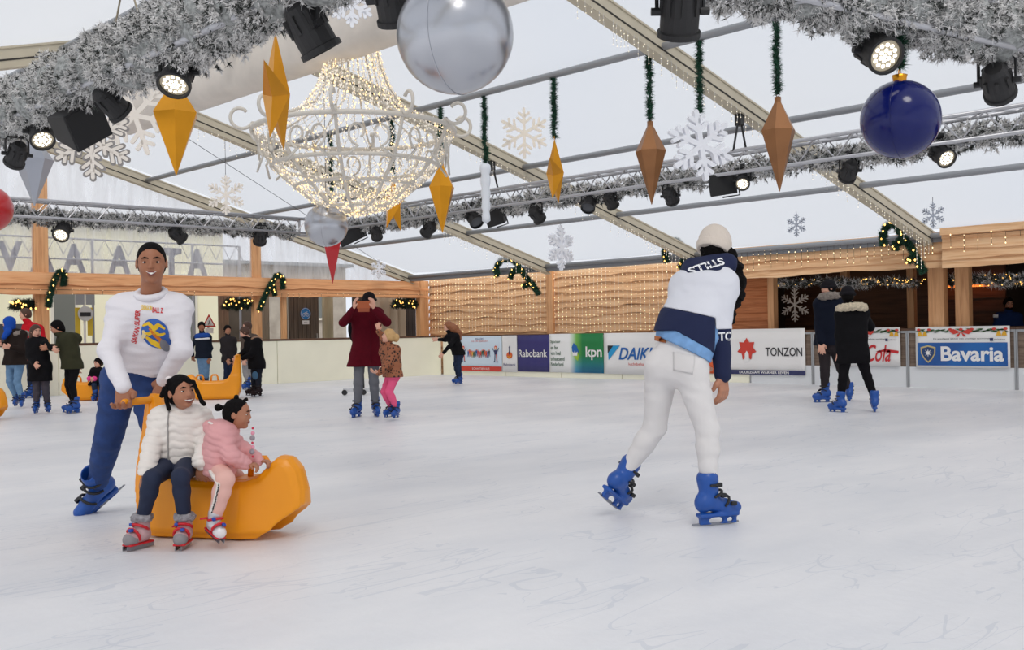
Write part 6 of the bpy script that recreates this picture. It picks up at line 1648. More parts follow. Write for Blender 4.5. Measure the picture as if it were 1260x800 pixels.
WPUF = mat('white_quilted_nylon', (230, 222, 214), 0.6, bump=0.1, bscale=70)
trousers(g1, J, 1.15, mat('navy_leggings', (26, 36, 62), 0.8), g=0.006, rk=0.060, ra=0.044, rh=0.095, vox=0.0055, noise=0.0015, ank=0.9)
S = Sculpt(0.0055); torso_sculpt(S, J, 0.026, 0.072, 0.070, 0.070, 0.04, ext=0.02, puff=(3.2, 0.006)); sleeves(S, J, 0.020, 0.036, 0.032, 0.026, 0.02, puff=(3.5, 0.003), cuff=0.99); S.cap(J['wL'], J['wL']+(J['wL']-J['eL'])*0.35, 0.044, 0.036, 0.01)
c, pv = torso_pts(J); S.cut(q(218, 577, .15), pv-c)
# hood behind the neck and a stand collar
S.chain([c+A3((-0.075, 0.02, 0.02)), c+A3((-0.055, -0.035, 0.045)), c+A3((0.01, -0.055, 0.040)), c+A3((0.065, -0.03, 0.05)), c+A3((0.08, 0.03, 0.03)), c+A3((0.02, 0.08, 0.03)), c+A3((-0.05, 0.07, 0.03)), c+A3((-0.075, 0.02, 0.02))], [0.026]*8, 0.012)
S.noise(0.0016, 42, 4); S.fn(quilt(0.042, 0.0085)); jk = sculpt_obj('puffer_jacket', S, WPUF, g1)
zp = [q(222+0.02*i, 503+i*6.0, .3) for i in range(12)]
bv = BVHTree.FromPolygons([v.co.copy() for v in jk.data.vertices], [tuple(pp.vertices) for pp in jk.data.polygons]); zz = []
for p_ in zp:
    h_ = bv.ray_cast(Vector(p_)+Vector((0, -1, 0)), Vector((0, 1, 0)))
    if h_[0] is not None: zz.append(h_[0]+Vector((0, -0.002, 0)))
tube_obj('zip', zz, 0.0045, mat('zip_grey', (150, 146, 142), 0.4), g1)
FURG = mat('grey_fur', (150, 146, 150), 0.9, noise=0.3, nscale=60, bump=0.6, bscale=150); PINKB = mat('boot_pink_grey', (196, 160, 162), 0.7, noise=0.15, nscale=30); REDS = mat('red_strap', (204, 26, 40), 0.5); BLUEB = mat('blue_buckle', (36, 70, 160), 0.4); GREYB = mat('boot_grey_toe', (140, 134, 136), 0.7)
def kid_boot(parent, a, toe, s=1.0, fur=True, boot=PINKB, tip=0.0, toemat=None):
    F = nv(toe); U = nv(A3((0, 0, 1))-F*F[2]); X = np.cross(F, U); L = lambda x, y, z: A3(a)+(X*x+F*y+U*z)*s
    S = Sculpt(0.0045); S.cap(L(0, 0, 0.03), L(0, 0.0, -0.035), 0.042*s, 0.040*s, 0.02); S.cap(L(0, -0.01, -0.05), L(0, 0.085, -0.055), 0.036*s, 0.036*s, 0.02); S.cut(L(0, 0, -0.086), -U)
    o = sculpt_obj('winter_boot', S, boot, parent)
    S = Sculpt(0.0045); S.cap(L(0, 0.05, -0.06), L(0, 0.090, -0.060), 0.036*s, 0.0375*s, 0.01); S.cut(L(0, 0.06, 0), -F); S.cut(L(0, 0, -0.086), -U); sculpt_obj('toe_cap', S, toemat or GREYB, o)
    if fur:
        S = Sculpt(0.005)
        for i in range(12):
            a0, a1 = 2*math.pi*i/12, 2*math.pi*(i+1)/12; S.cap(L(0.036*math.cos(a0), 0.036*math.sin(a0), 0.045), L(0.036*math.cos(a1), 0.036*math.sin(a1), 0.045), 0.022*s, 0.022*s, 0.006)
        S.noise(0.004, 130, 3); sculpt_obj('fur_cuff', S, FURG, o)
    S = Sculpt(0.004)
    for (y, z, r, tl) in ((0.015, -0.005, 0.043, 0.5), (0.062, -0.040, 0.041, 1.1)):
        for i in range(10):
            f = lambda t: L(r*math.cos(t), y+r*math.sin(t)*math.cos(tl), z+r*math.sin(t)*math.sin(tl))
            S.cap(f(2*math.pi*i/10*1.0), f(2*math.pi*(i+1)/10), 0.008*s, 0.008*s, 0.003)
    S.box(L(0, 0.03, -0.088), (0.034*s, 0.085*s, 0.006*s), np.stack([X, F, U]), 0.004, 0.004)
    S.chain([L(0.045, -0.01, 0.0), L(0.075, -0.035, -0.015)], [0.008*s, 0.006*s], 0.003)
    k_ = sculpt_obj('skate_harness', S, REDS, parent)
    S = Sculpt(0.004)
    for (x, y, z) in ((0.030, 0.045, 0.012), (-0.015, 0.095, -0.008)): S.box(L(x, y, z), (0.011*s, 0.013*s, 0.009*s), np.stack([X, F, U]), 0.003, 0.002)
    sculpt_obj('buckle', S, BLUEB, k_)
    for sx in (-1, 1):
        mb = MB(); mb.obox(L(sx*0.016, 0.03, -0.104), (0.0022*s, 0.095*s, 0.012*s), Matrix(np.stack([X, F, U]).T.tolist())); mb.build('blade', STEEL, k_)
    return o
for sd, tv in (('L', (-0.45, -0.9, 0)), ('R', (0.03, -1, 0))):
    aa = J['a'+sd].copy(); aa[2] = 0.118; kid_boot(g1, aa, tv, 0.98)

# ---- toddler in pink
P = Pose(268, 668, 5.72); J = P.J; q = P.pt
g2 = new_person('toddler in pink jacket and pink trousers holding the sled loop, looking right', P)
J.update(hd=q(292, 510, .05), sL=q(271, 535, -.05), sR=q(276, 533, .10), eL=q(284, 561, -.09), wL=q(303, 571, -.02), eR=q(302, 556, .13), wR=q(318, 567, .07),
         hL=q(269, 577, -.01), hR=q(271, 577, .12), kL=q(277, 590, -.17), aL=q(264, 637, -.15), kR=q(290, 588, .26), aR=q(284, 628, .33))
J['tL'] = J['aL']+A3((.08, -.08, -.03)); J['tR'] = J['aR']+A3((.1, 0, 0))
HH = 0.172; F_ = (1, -0.02, -0.06)
Hf, R, body = person_body(g2, J, 0.86, HH, SK_CHILD, F_, (-0.12, 0, 1), 0.005, kid=True, curlL=1.0, curlR=1.0, bulk=1.0, handL=dict(d=(1, 0.05, -0.1), pn=(0.3, 0.1, -1), th=(0, -1, 0)), handR=dict(d=(1, 0, -0.1), pn=(0.2, 0, -1), th=(0, 1, 0)), nose=0.8)
face_parts(g2, Hf, R, HH, LIPB)
S = Sculpt(0.0048); S.ell(Hf(0, -0.04, 0.11), A3((0.350, 0.42, 0.405))*HH, R, 0); S.ell(Hf(0, -0.16, -0.03), A3((0.33, 0.28, 0.33))*HH, R, 0.02); S.cap(Hf(0, 0.60, 0.02), Hf(0, 0.26, -0.05), 0.42*HH, 0.35*HH, 0.01, sub=True); S.cut(Hf(0, 0, -0.28), -R[2])
S.noise(0.0014, 230, 1); sculpt_obj('hair', S, HAIR_BLK, g2)
for (px_, py_, r_) in ((268.5, 501.5, 0.021), (291, 489, 0.015), (303, 491.5, 0.010)):
    S = Sculpt(0.0045); ce = q(px_, py_, .05); S.ell(ce, (r_, r_, r_), None, 0.004); S.cap(ce, ce*0.6+Hf(0, -0.1, 0.25)*0.4, 0.008, 0.010, 0.008); S.noise(0.0016, 200, 2); sculpt_obj('hair_puff', S, HAIR_BLK, g2)
PINK = mat('pink_quilted_nylon', (222, 160, 160), 0.65, bump=0.1, bscale=70); PINKT = mat('pink_jersey', (228, 178, 166), 0.8)
trousers(g2, J, 0.86, PINKT, g=0.012, rk=0.072, ra=0.050, rh=0.100, vox=0.0052, noise=0.0016, ank=0.94)
S = Sculpt(0.0052); torso_sculpt(S, J, 0.030, 0.052, 0.056, 0.056, 0.04, ext=0.0, puff=(2.6, 0.005)); sleeves(S, J, 0.018, 0.030, 0.027, 0.020, 0.02, puff=(3.0, 0.0045), cuff=0.93)
c, pv = torso_pts(J); S.cut(q(270, 580, .05), pv-c)
S.chain([c+A3((0.045, -0.045, 0.020)), c+A3((-0.02, -0.065, 0.035)), c+A3((-0.065, -0.02, 0.045)), c+A3((-0.065, 0.05, 0.045)), c+A3((0.0, 0.085, 0.03)), c+A3((0.055, 0.04, 0.02)), c+A3((0.045, -0.045, 0.020))], [0.022, 0.027, 0.032, 0.032, 0.027, 0.022, 0.022], 0.015)
S.noise(0.0014, 45, 4); S.fn(quilt(0.036, 0.006, 0.25)); sculpt_obj('puffer_jacket', S, PINK, g2)
S = Sculpt(0.004); S.chain([c+A3((-0.05, -0.075, 0.07)), c+A3((0.01, -0.085, 0.045)), c+A3((0.055, -0.06, 0.01))], [0.007]*3, 0.002); sculpt_obj('hood_lining', S, WPUF, g2)
# side stripe down the near trouser leg
mb = MB(); hk = [J['hL']+A3((-0.030, -0.058, 0.0)), (J['hL']*0.4+J['kL']*0.6)+A3((-0.035, -0.046, 0)), J['kL']+A3((-0.022, -0.042, -0.02)), J['kL']*0.5+J['aL']*0.5+A3((-0.012, -0.040, 0)), J['aL']+A3((-0.006, -0.032, 0.035))]
S = Sculpt(0.004); S.chain(hk, [0.011]*5, 0.004); st_ = sculpt_obj('side_stripe', S, WPUF, g2)
S = Sculpt(0.0032); S.chain([h_+A3((0.004, -0.010, 0)) for h_ in hk[1:]], [0.0038]*4, 0.002); S.noise(0.002, 300, 2); sculpt_obj('stripe_lettering', S, mat('black_print', (40, 40, 44), 0.7), st_)
# bead dummy chain
mb = MB()
for i, (px_, py_) in enumerate(((311, 527), (311, 533), (310.5, 539), (310.5, 545), (311, 550), (310, 556), (311, 562))):
    ce = Vector(q(px_, py_, -.02)); r_ = 0.007+0.004*(i % 3); mb.lathe([(max(1e-4, r_*math.sin(math.pi*k/6)), -r_*math.cos(math.pi*k/6)) for k in range(7)], 8, M=Matrix.Translation(ce), mi=i % 3)
mb.build('bead_chain', [mat('bead_red', (200, 40, 70), 0.4), mat('bead_pink', (226, 150, 170), 0.4), mat('bead_grey', (150, 140, 146), 0.4)], g2)
aa = J['aL'].copy(); kid_boot(g2, aa, (0.62, -0.66, -0.28), 0.86, fur=False, boot=mat('silver_boot', (206, 204, 206), 0.35, metal=0.5), toemat=mat('white_toe', (226, 220, 220), 0.5))
kid_boot(g2, J['aR'], (0.9, 0.3, -0.1), 0.86, fur=False, boot=mat('silver_boot', (206, 204, 206), 0.35, metal=0.5))

# ---- skater in white jeans
P = Pose(820, 645, 6.1); J = P.J; q = P.pt
w1 = new_person('skater in white jeans, beanie and white and navy hooded sweatshirt gliding away', P)
J.update(hd=q(880, 308, .30), sL=q(846, 352, .20), sR=q(889, 350, .10), eL=q(850, 420, .45), wL=q(858, 438, .50), eR=q(886, 410, .02), wR=q(889, 460, .02),
         hL=q(815, 452, .06), hR=q(849, 455, -.04), kL=q(806, 525, .14), aL=q(767, 586, .20), kR=q(870, 528, -.08), aR=q(873, 604, -.13))
J['tL'] = J['aL']+A3((.08, .14, -.06)); J['tR'] = J['aR']+A3((.15, .04, 0))
HH = 0.225; F_ = (0.55, 0.80, -0.22)
Hf, R, body = person_body(w1, J, 1.74, HH, SK_TAN, F_, (0.12, 0.12, 1), 0.0062, curlL=0.5, curlR=0.45, handR=dict(d=(0.05, 0.0, -1), pn=(-0.3, 0.3, 0), th=(-1, 0.2, 0)))
face_parts(w1, Hf, R, HH, LIP)
def trousers_w(p, J, H_, material, **kw):
    o = trousers(p, J, H_, material, **kw); me = o.data; b0 = q(815, 409, 0)
    for v in me.vertices:
        lim = b0[2]-(v.co.x-b0[0])*0.42
        if v.co.z > lim: v.co.z = lim
    return o
WJ = mat('white_jeans', (220, 216, 214), 0.8, noise=0.03, nscale=8, bump=0.1, bscale=200)
trs = trousers_w(w1, J, 1.74, WJ, g=0.008, rk=0.060, ra=0.038, rh=0.097, vox=0.0065, noise=0.0025, ank=0.90, hipk=0.04, seat=0.13)
# pockets, belt (waistband cut follows the lean)
def patch(target, name, corners, D, m_, parent, off=0.003, n_=8):
    a, b, c_, d_ = [A3(x) for x in corners]; vs = []; fs = []
    for i in range(n_+1):
        for j in range(n_+1): u, v = i/n_, j/n_; vs.append((a*(1-u)+b*u)*(1-v)+(d_*(1-u)+c_*u)*v)
    for i in range(n_):
        for j in range(n_): fs.append((i*(n_+1)+j, (i+1)*(n_+1)+j, (i+1)*(n_+1)+j+1, i*(n_+1)+j+1))
    me = target.data; bv_ = BVHTree.FromPolygons([v.co.copy() for v in me.vertices], [tuple(p_.vertices) for p_ in me.polygons]); D = Vector(nv(D)); out = []
    for v in vs:
        o_ = Vector(v)-D*0.6; h_ = bv_.ray_cast(o_, D); out.append(tuple((h_[0] if h_[0] is not None else Vector(v))-D*off))
    mb = MB(); mb.add(out, fs); ob = mb.build(name, m_, parent, smooth=True); md = ob.modifiers.new('t', 'SOLIDIFY'); md.thickness = 0.003; return ob
WJS = mat('white_jeans_seam', (214, 210, 208), 0.8)
patch(trs, 'back_pocket', (q(826, 433), q(851, 437), q(847, 459), q(825, 455)), (0, 1, 0), WJS, trs)
patch(trs, 'belt', (q(805, 413), q(820, 416), q(819, 422), q(805, 419)), (0, 1, 0), mat('tan_leather', (158, 92, 50), 0.5), trs, 0.008)
c, pv = torso_pts(J); ax = pv-c
WHS = mat('white_fleece', (218, 219, 226), 0.9, bump=0.1, bscale=90); NAVY = mat('navy_fleece', (20, 30, 66), 0.9, bump=0.1, bscale=90); DEN = mat('light_denim', (116, 158, 206), 0.8, noise=0.15, nscale=18)
def hoodie(vox, g):
    S = Sculpt(vox); torso_sculpt(S, J, 0.030+g, 0.098, 0.094, 0.080, 0.07, ext=-0.12)
    # the loose front hangs forward of the waist
    S.cap(c+ax*0.45+A3((-0.03, 0.02, 0)), c+ax*0.70+A3((-0.055, 0.03, 0.02)), 0.10+g, 0.10+g, 0.06)
    return S
def hemcut(S, t, n_=None): S.cut(c+ax*t, ax if n_ is None else n_); return S
bandn = A3((-0.05, 0, -1))
S = hoodie(0.0068, 0); sleeves(S, J, 0.012, 0.056, 0.050, 0.036, 0.05, cuff=0.0, sides='R'); sleeves(S, J, 0.018, 0.058, 0.046, 0.036, 0.04, cuff=1.0, sides='L')
S.noise(0.0045, 16, 6, (1, 1, 1)); S.noise(0.0022, 36, 2)
p0 = q(838, 382, 0)
def lower(P_, G):   # keep only torso above the band, but keep the whole right sleeve
    pl = (P_[..., 0]-p0[0])*0.26+(P_[..., 2]-p0[2]); arm = (P_[..., 0] > q(877, 400, 0)[0])
    return np.where(arm, np.maximum(G, -(P_[..., 2]-q(893, 405, .05)[2])), np.maximum(G, -pl)).astype(np.float32)
S.fn(lower); hd_ = sculpt_obj('hooded_sweatshirt', S, WHS, w1)
S = hoodie(0.0068, 0.002); S.noise(0.0035, 18, 6, (1, 1, 1))
def band(P_, G):
    pl = (P_[..., 0]-p0[0])*0.26+(P_[..., 2]-p0[2]); h0 = q(830, 407, 0); ph = (P_[..., 2]-h0[2])+(P_[..., 0]-h0[0])*0.62*(P_[..., 0] > h0[0])
    return np.maximum(np.maximum(np.maximum(G, pl), -ph), P_[..., 0]-q(877, 400, 0)[0]).astype(np.float32)
S.fn(band); sculpt_obj('navy_band', S, NAVY, hd_)
S = Sculpt(0.006); S.cap(J['eR']+(J['wR']-J['eR'])*-0.12, J['wR'], 0.066, 0.048, 0.0); S.cap(J['wR']*0.92+J['eR']*0.08, J['wR']*1.04-J['eR']*0.04, 0.046, 0.043, 0.01)
S.noise(0.003, 26, 3); S.cut(q(893, 404, .05), (0, 0, 1)); cuff = sculpt_obj('navy_sleeve', S, NAVY, hd_)
# hood lying on the shoulders
S = Sculpt(0.0062); cn = c+(J['hd']-c)*0.42
S.ell(cn+A3((-0.03, -0.10, -0.035)), (0.135, 0.085, 0.085), None, 0.04); S.cap(cn+A3((-0.10, -0.03, 0.00)), cn+A3((0.09, -0.04, 0.03)), 0.075, 0.070, 0.04); S.ell(cn+A3((-0.115, -0.07, -0.075)), (0.055, 0.05, 0.06), None, 0.04)
S.cap(J['hd'], J['hd']+A3((0, 0, 0.3)), 0.10, 0.1, 0.01, sub=True); S.noise(0.003, 24, 4)
hood = sculpt_obj('hood', S, NAVY, hd_)
def art(target, body, c3, X, Y, D, w, h, name, m_, parent, off=0.0035, bold=0.03):
    vs, fs = text_mesh(body, w, h, bold=bold); project_decal(target, [(v[0], v[1]) for v in vs], fs, c3, X, Y, D, off, name, m_, parent)
LW = mat('white_lettering', (240, 240, 242), 0.7)
X_ = nv(A3((-0.95, 0, -0.30))); Y_ = A3((X_[2], 0, -X_[0])); Y_ = -Y_ if Y_[2] > 0 else Y_
art(hood, 'STILLS', q(872, 325, 0), X_, Y_, (0, 1, -0.1), 0.22, 0.050, 'hood_lettering', LW, hood, off=0.008)
art(cuff, 'STC', q(888, 414, 0), (1, 0, 0.03), (-0.03, 0, 1), (0, 1, 0), 0.105, 0.052, 'sleeve_lettering', LW, cuff)
S = Sculpt(0.006); torso_sculpt(S, J, 0.022, 0.090, 0.088, 0.098, 0.06, ext=0.02)
def shirt(P_, G):
    t0 = q(830, 404, 0); a1 = (P_[..., 2]-t0[2]); b0 = q(815, 416, 0); ph = (P_[..., 2]-b0[2])+(P_[..., 0]-b0[0])*0.55
    return np.maximum(np.maximum(G, a1-0.02), -ph).astype(np.float32)
S.noise(0.003, 40, 5); S.fn(shirt); sculpt_obj('denim_shirt', S, DEN, w1)
# beanie, hair
KN = bpy.data.materials.new('ribbed_knit'); KN.use_nodes = True
nt = KN.node_tree; b_ = nt.nodes['Principled BSDF']; b_.inputs['Base Color'].default_value = (*lin((214, 202, 190)), 1); b_.inputs['Roughness'].default_value = 0.9
S = Sculpt(0.0050); S.ell(Hf(0, -0.06, 0.16), A3((0.44, 0.51, 0.47))*HH, R, 0); S.ell(Hf(0, -0.10, 0.40), A3((0.30, 0.34, 0.26))*HH, R, 0.04); S.cut(Hf(0, -0.05, -0.08), -(R[2]+R[1]*0.25))
def ribs(P_, G):
    qq = (P_-A3(J['hd'])) @ R.T; an = np.arctan2(qq[..., 0], qq[..., 1]+0.01); return (G+0.0018*np.sin(an*56)).astype(np.float32)
S.fn(ribs); bn = sculpt_obj('beanie', S, KN, w1, 0)
S = Sculpt(0.0050)
S.ell(Hf(0, -0.06, 0.10), A3((0.47, 0.54, 0.46))*HH, R, 0); S.cut(Hf(0, -0.05, -0.12), -(R[2]+R[1]*0.25)); S.cut(Hf(0, -0.05, 0.10), (R[2]+R[1]*0.25))
S.fn(ribs); sculpt_obj('beanie_brim', S, KN, bn, 0)
S = Sculpt(0.006); S.ell(Hf(0, -0.10, -0.02), A3((0.37, 0.40, 0.40))*HH, R, 0.01); S.cap(Hf(0, 0.7, -0.05), Hf(0, 0.34, -0.1), 0.30*HH, 0.27*HH, 0.01, sub=True)
hp = [q(897, 316, .25), q(904, 332, .22), q(909, 348, .20), q(909, 362, .18), q(906, 374, .17)]; S.chain(hp, [0.045, 0.042, 0.036, 0.030, 0.018], 0.03)
S.chain([q(894, 318, .25), q(903, 345, .22), q(905, 372, .2), q(900, 395, .18)], [0.04, 0.035, 0.028, 0.014], 0.02); S.noise(0.009, 55, 3, (1, 1, .7)); S.noise(0.003, 140, 1); sculpt_obj('hair', S, HAIR_BLK, w1)
skate(w1, J['aL'], (0.50, 0.72, -0.48), (0.60, 0.10, 0.80), 1.0)
aa = J['aR'].copy(); aa[2] = 0.180; skate(w1, aa, (0.94, 0.33, 0.0), (-0.02, 0, 1), 1.0)
# ================================================================== SKATERS FARTHER AWAY
def mk(rgb, nm, **kw): return mat(nm, rgb, kw.pop('rough', 0.9), spec=0.15, **kw)
BLKCOAT = mk((17, 16, 19), 'black_wool', noise=0.1, nscale=20); NAVYCOAT = mk((17, 22, 36), 'navy_coat'); DKJEAN = mk((36, 46, 68), 'dark_jeans', noise=0.15, nscale=14); LTJEAN = mk((104, 136, 168), 'light_jeans', noise=0.15, nscale=14)
GREYT = mk((104, 106, 112), 'grey_trousers'); BLKT = mk((19, 17, 21), 'black_leggings'); BURG = mk((84, 8, 24), 'burgundy_wool', noise=0.1, nscale=20); OLIVE = mk((54, 54, 38), 'olive_parka', noise=0.08, nscale=12)
BRNCOAT = mk((38, 30, 27), 'brown_black_parka'); PINKLEG = mk((226, 92, 132), 'pink_leggings'); REDJ = mk((190, 26, 38), 'red_jacket'); GLOVE = mk((24, 24, 28), 'black_glove')
LEO = ramp_mat('leopard_print', [(0.22, (34, 22, 18)), (0.30, (60, 34, 26)), (0.42, (150, 92, 62))], 26, 0.8, kind='vor')
FURB = mat('beige_fur', (196, 182, 158), 0.9, noise=0.25, nscale=40, bump=0.5, bscale=80); FURGR = mat('grey_brown_fur', (130, 120, 112), 0.9, noise=0.25, nscale=40, bump=0.5, bscale=80)

def figure(label, base, Z, j, H_, hh, skin, F, coat, legs, hem, hair=None, vox=0.012, U=(0, 0, 1), skates=True, boot=None, coatr=(0.026, 0.010), flare=0.0, legr=(0.060, 0.042, 0.092), toes=None, hands=(None, None), sleeve=1.0, nohand=False, legn='trousers', coatn='coat', bodyhips=True):
    P = Pose(base[0], base[1], Z); J = P.J; q = P.pt
    p = new_person(label, P)
    for k, v in j.items(): J[k] = q(*v)
    for sd in 'LR':
        if 'k'+sd not in J: J['k'+sd] = None
    s = H_/1.75
    if toes:
        for sd, tv in zip('LR', toes): J['t'+sd] = (J['a'+sd]+A3(tv)*0.2) if tv is not None else None
    Hf, R, body = person_body(p, J, H_, hh, skin, F, U, vox*0.85, hands=True, handL=hands[0], handR=hands[1], kid=H_ < 1.3)
    if vox <= 0.0125: face_parts(p, Hf, R, hh, LIP)
    if J['kL'] is not None: trousers(p, J, H_, legs, g=0.008, rk=legr[0], ra=legr[1], rh=legr[2], vox=vox*0.8, noise=0.003, ank=0.92, name=legn)
    S = Sculpt(vox*0.8); c, pv = torso_pts(J)
    torso_sculpt(S, J, coatr[0]*s, 0.096*s, 0.092*s, 0.100*s, 0.06*s); hp = q(*hem)
    L = abs(hp[2]-pv[2])
    if hp[2] < pv[2]:
        for sd in 'LR':
            e = J['h'+sd].copy(); e[2] = hp[2]; e[0] += (J['h'+sd][0]-pv[0])*flare; kk = J['k'+sd]
            e[1] = J['h'+sd][1]*0.5+(kk[1] if kk is not None else 0)*0.5
            S.cap(J['h'+sd], e, (0.100+coatr[0])*s, (0.104+coatr[0]+flare*0.03)*s, 0.07*s)
        e = pv.copy(); e[2] = hp[2]; S.cap(pv, e, 0.11*s, 0.12*s, 0.06*s)
    sleeves(S, J, coatr[1]*s, 0.058*s, 0.048*s, 0.036*s, 0.04*s, cuff=sleeve)
    S.noise(0.004, 16, 3, (1, 1, 1.2)); S.cut(hp, (0, 0, -1)) if hp[2] < pv[2]+0.02 else S.cut(hp, pv-c)
    S.cap(c, J['hd']-nv(U)*hh*0.36, 0.07*s, 0.062*s, 0.02)
    ct = sculpt_obj(coatn, S, coat, p)
    if skates:
        for sd, tv in zip('LR', toes):
            if tv is None: continue
            sk = skate(p, J['a'+sd], tv, (0, 0, 1) if boot is None else (0, 0, 1), max(0.72, s)*1.0, 0.009, color=boot)
    return p, P, Hf, R, ct
def cap_hair(p, Hf, R, hh, m, front=0.30, vox=0.009, nm='hair', low=-0.28, extra=None):
    S = Sculpt(vox); S.ell(Hf(0, -0.04, 0.10), A3((0.375, 0.45, 0.44))*hh, R, 0); S.ell(Hf(0, -0.16, -0.05), A3((0.35, 0.32, 0.36))*hh, R, 0.02)
    S.cap(Hf(0, 0.70, -0.02), Hf(0, front, -0.08), 0.34*hh, 0.30*hh, 0.01, sub=True); S.cut(Hf(0, 0, low), -R[2])
    if extra: extra(S)
    S.noise(0.0025, 110, 2); return sculpt_obj(nm, S, m, p)
def beanie(p, Hf, R, hh, m, vox=0.009):
    S = Sculpt(vox); S.ell(Hf(0, -0.04, 0.14), A3((0.41, 0.48, 0.46))*hh, R, 0); S.cut(Hf(0, 0, 0.08), -(R[2]+R[1]*-0.15)); o = sculpt_obj('beanie', S, m, p)
    S = Sculpt(vox)
    for i in range(16):
        a0, a1 = 2*math.pi*i/16, 2*math.pi*(i+1)/16; f = lambda a: Hf(0.38*math.sin(a), -0.04+0.44*math.cos(a), 0.10); S.cap(f(a0), f(a1), 0.022, 0.022, 0.006)
    sculpt_obj('beanie_brim', S, m, o); return o
def fur_ring(p, c, rx, ry, r, m, tilt=0.0, vox=0.010, arc=(0, 360), nm='fur_collar'):
    S = Sculpt(vox); n_ = 18
    for i in range(n_):
        a0 = math.radians(arc[0]+(arc[1]-arc[0])*i/n_); a1 = math.radians(arc[0]+(arc[1]-arc[0])*(i+1)/n_); f = lambda a: c+A3((rx*math.cos(a), ry*math.sin(a), tilt*math.sin(a))); S.cap(f(a0), f(a1), r, r, 0.01)
    S.noise(0.008, 70, 3); return sculpt_obj(nm, S, m, p)
def gd(px, py): return ground(px, py)[1]

# 1 woman in burgundy filming with a phone
Z = gd(450, 513)
p, P, Hf, R, ct = figure('woman in burgundy coat and black hat holding up a phone in both hands', (450, 513), Z,
    dict(hd=(454, 371, 0), sL=(437, 386, 0), sR=(465, 386, 0), eL=(422, 397, -.22), wL=(435, 381, -.38), eR=(476, 396, -.22), wR=(461, 381, -.38), hL=(443, 433, 0), hR=(459, 433, 0), kL=(441, 470, -.04), aL=(440, 498, 0), kR=(460, 470, -.02), aR=(462, 497, .05)),
    1.66, 0.225, SK_FAIR, (0.05, -1, -0.05), BURG, GREYT, (450, 451, 0), toes=((-0.35, -0.95, 0), (0.35, -0.95, 0)), flare=0.5,
    hands=(dict(d=(0.15, -0.1, 1), pn=(0.6, 0.2, 0), th=(1, 0, 0)), dict(d=(-0.15, -0.1, 1), pn=(-0.6, 0.2, 0), th=(-1, 0, 0))))
beanie(p, Hf, R, 0.225, mk((28, 26, 30), 'black_hat')); cap_hair(p, Hf, R, 0.225, HAIR_BLK)
# coat front seam, pockets, dark back pack edge
q = P.pt
S = Sculpt(0.008); S.chain([q(455, 392, -.155), q(456, 420, -.16), q(456, 448, -.17)], [0.008]*3, 0.0); sculpt_obj('coat_front_seam', S, mk((74, 8, 24), 'burgundy_seam'), ct)
S = Sculpt(0.010); S.ell(q(447, 405, .22), (0.21, 0.09, 0.26), None, 0.02); sculpt_obj('backpack', S, BLKCOAT, p)
t = thing('phone', 'phone in an orange brown flip case held up before the woman in burgundy', 'phone', P.loc+V3(*q(448, 374, -.42)), -YAW)
mb = MB(); mb.box((-0.095, -0.012, -0.060), (0.080, 0.0, 0.040)); mb.build('case', mat('orange_brown_leather', (168, 84, 44), 0.6), t, bevel=0.006)
mb = MB(); mb.box((-0.088, 0.001, -0.050), (0.072, 0.006, 0.034)); mb.build('screen', mat('phone_glass', (20, 22, 28), 0.1), t)
mb = MB(); mb.box((-0.080, -0.014, -0.105), (0.070, -0.004, -0.058)); mb.build('flap', mat('orange_brown_leather_dark', (150, 72, 38), 0.6), t, bevel=0.003)
# 2 girl in leopard print
Z = gd(482, 517)
p, P, Hf, R, ct = figure('little blond girl in leopard print coat and pink leggings beside the woman in burgundy', (482, 517), Z,
    dict(hd=(478, 414, 0), sL=(473, 431, .08), sR=(486, 431, -.05), eL=(471, 414, .22), wL=(466, 408, .18), eR=(478, 448, -.16), wR=(466, 459, -.2), hL=(481, 461, .05), hR=(486, 462, -.05), kL=(473, 482, .02), aL=(481, 501, .05), kR=(479, 482, -.08), aR=(488, 502, -.05)),
    1.15, 0.19, SK_FAIR, (-0.95, -0.15, 0.20), LEO, PINKLEG, (482, 464, 0), toes=((-0.6, -0.8, 0), (-0.3, -0.95, 0)), vox=0.010, coatr=(0.05, 0.022), coatn='coat',
    hands=(dict(d=(-0.1, -0.1, 1), pn=(0, 1, 0), th=(1, 0, 0)), dict(d=(-0.8, -0.3, 0.2), pn=(0, 0.4, 1), th=(0, -1, 0))))
def pig(S):
    S.ell(Hf(0.30, -0.20, -0.10), A3((0.20, 0.20, 0.30))*0.19, R, 0.01); S.ell(Hf(-0.05, -0.55, 0.0), A3((0.20, 0.20, 0.30))*0.19, R, 0.01)
cap_hair(p, Hf, R, 0.19, HAIR_BLD, vox=0.008, extra=pig)
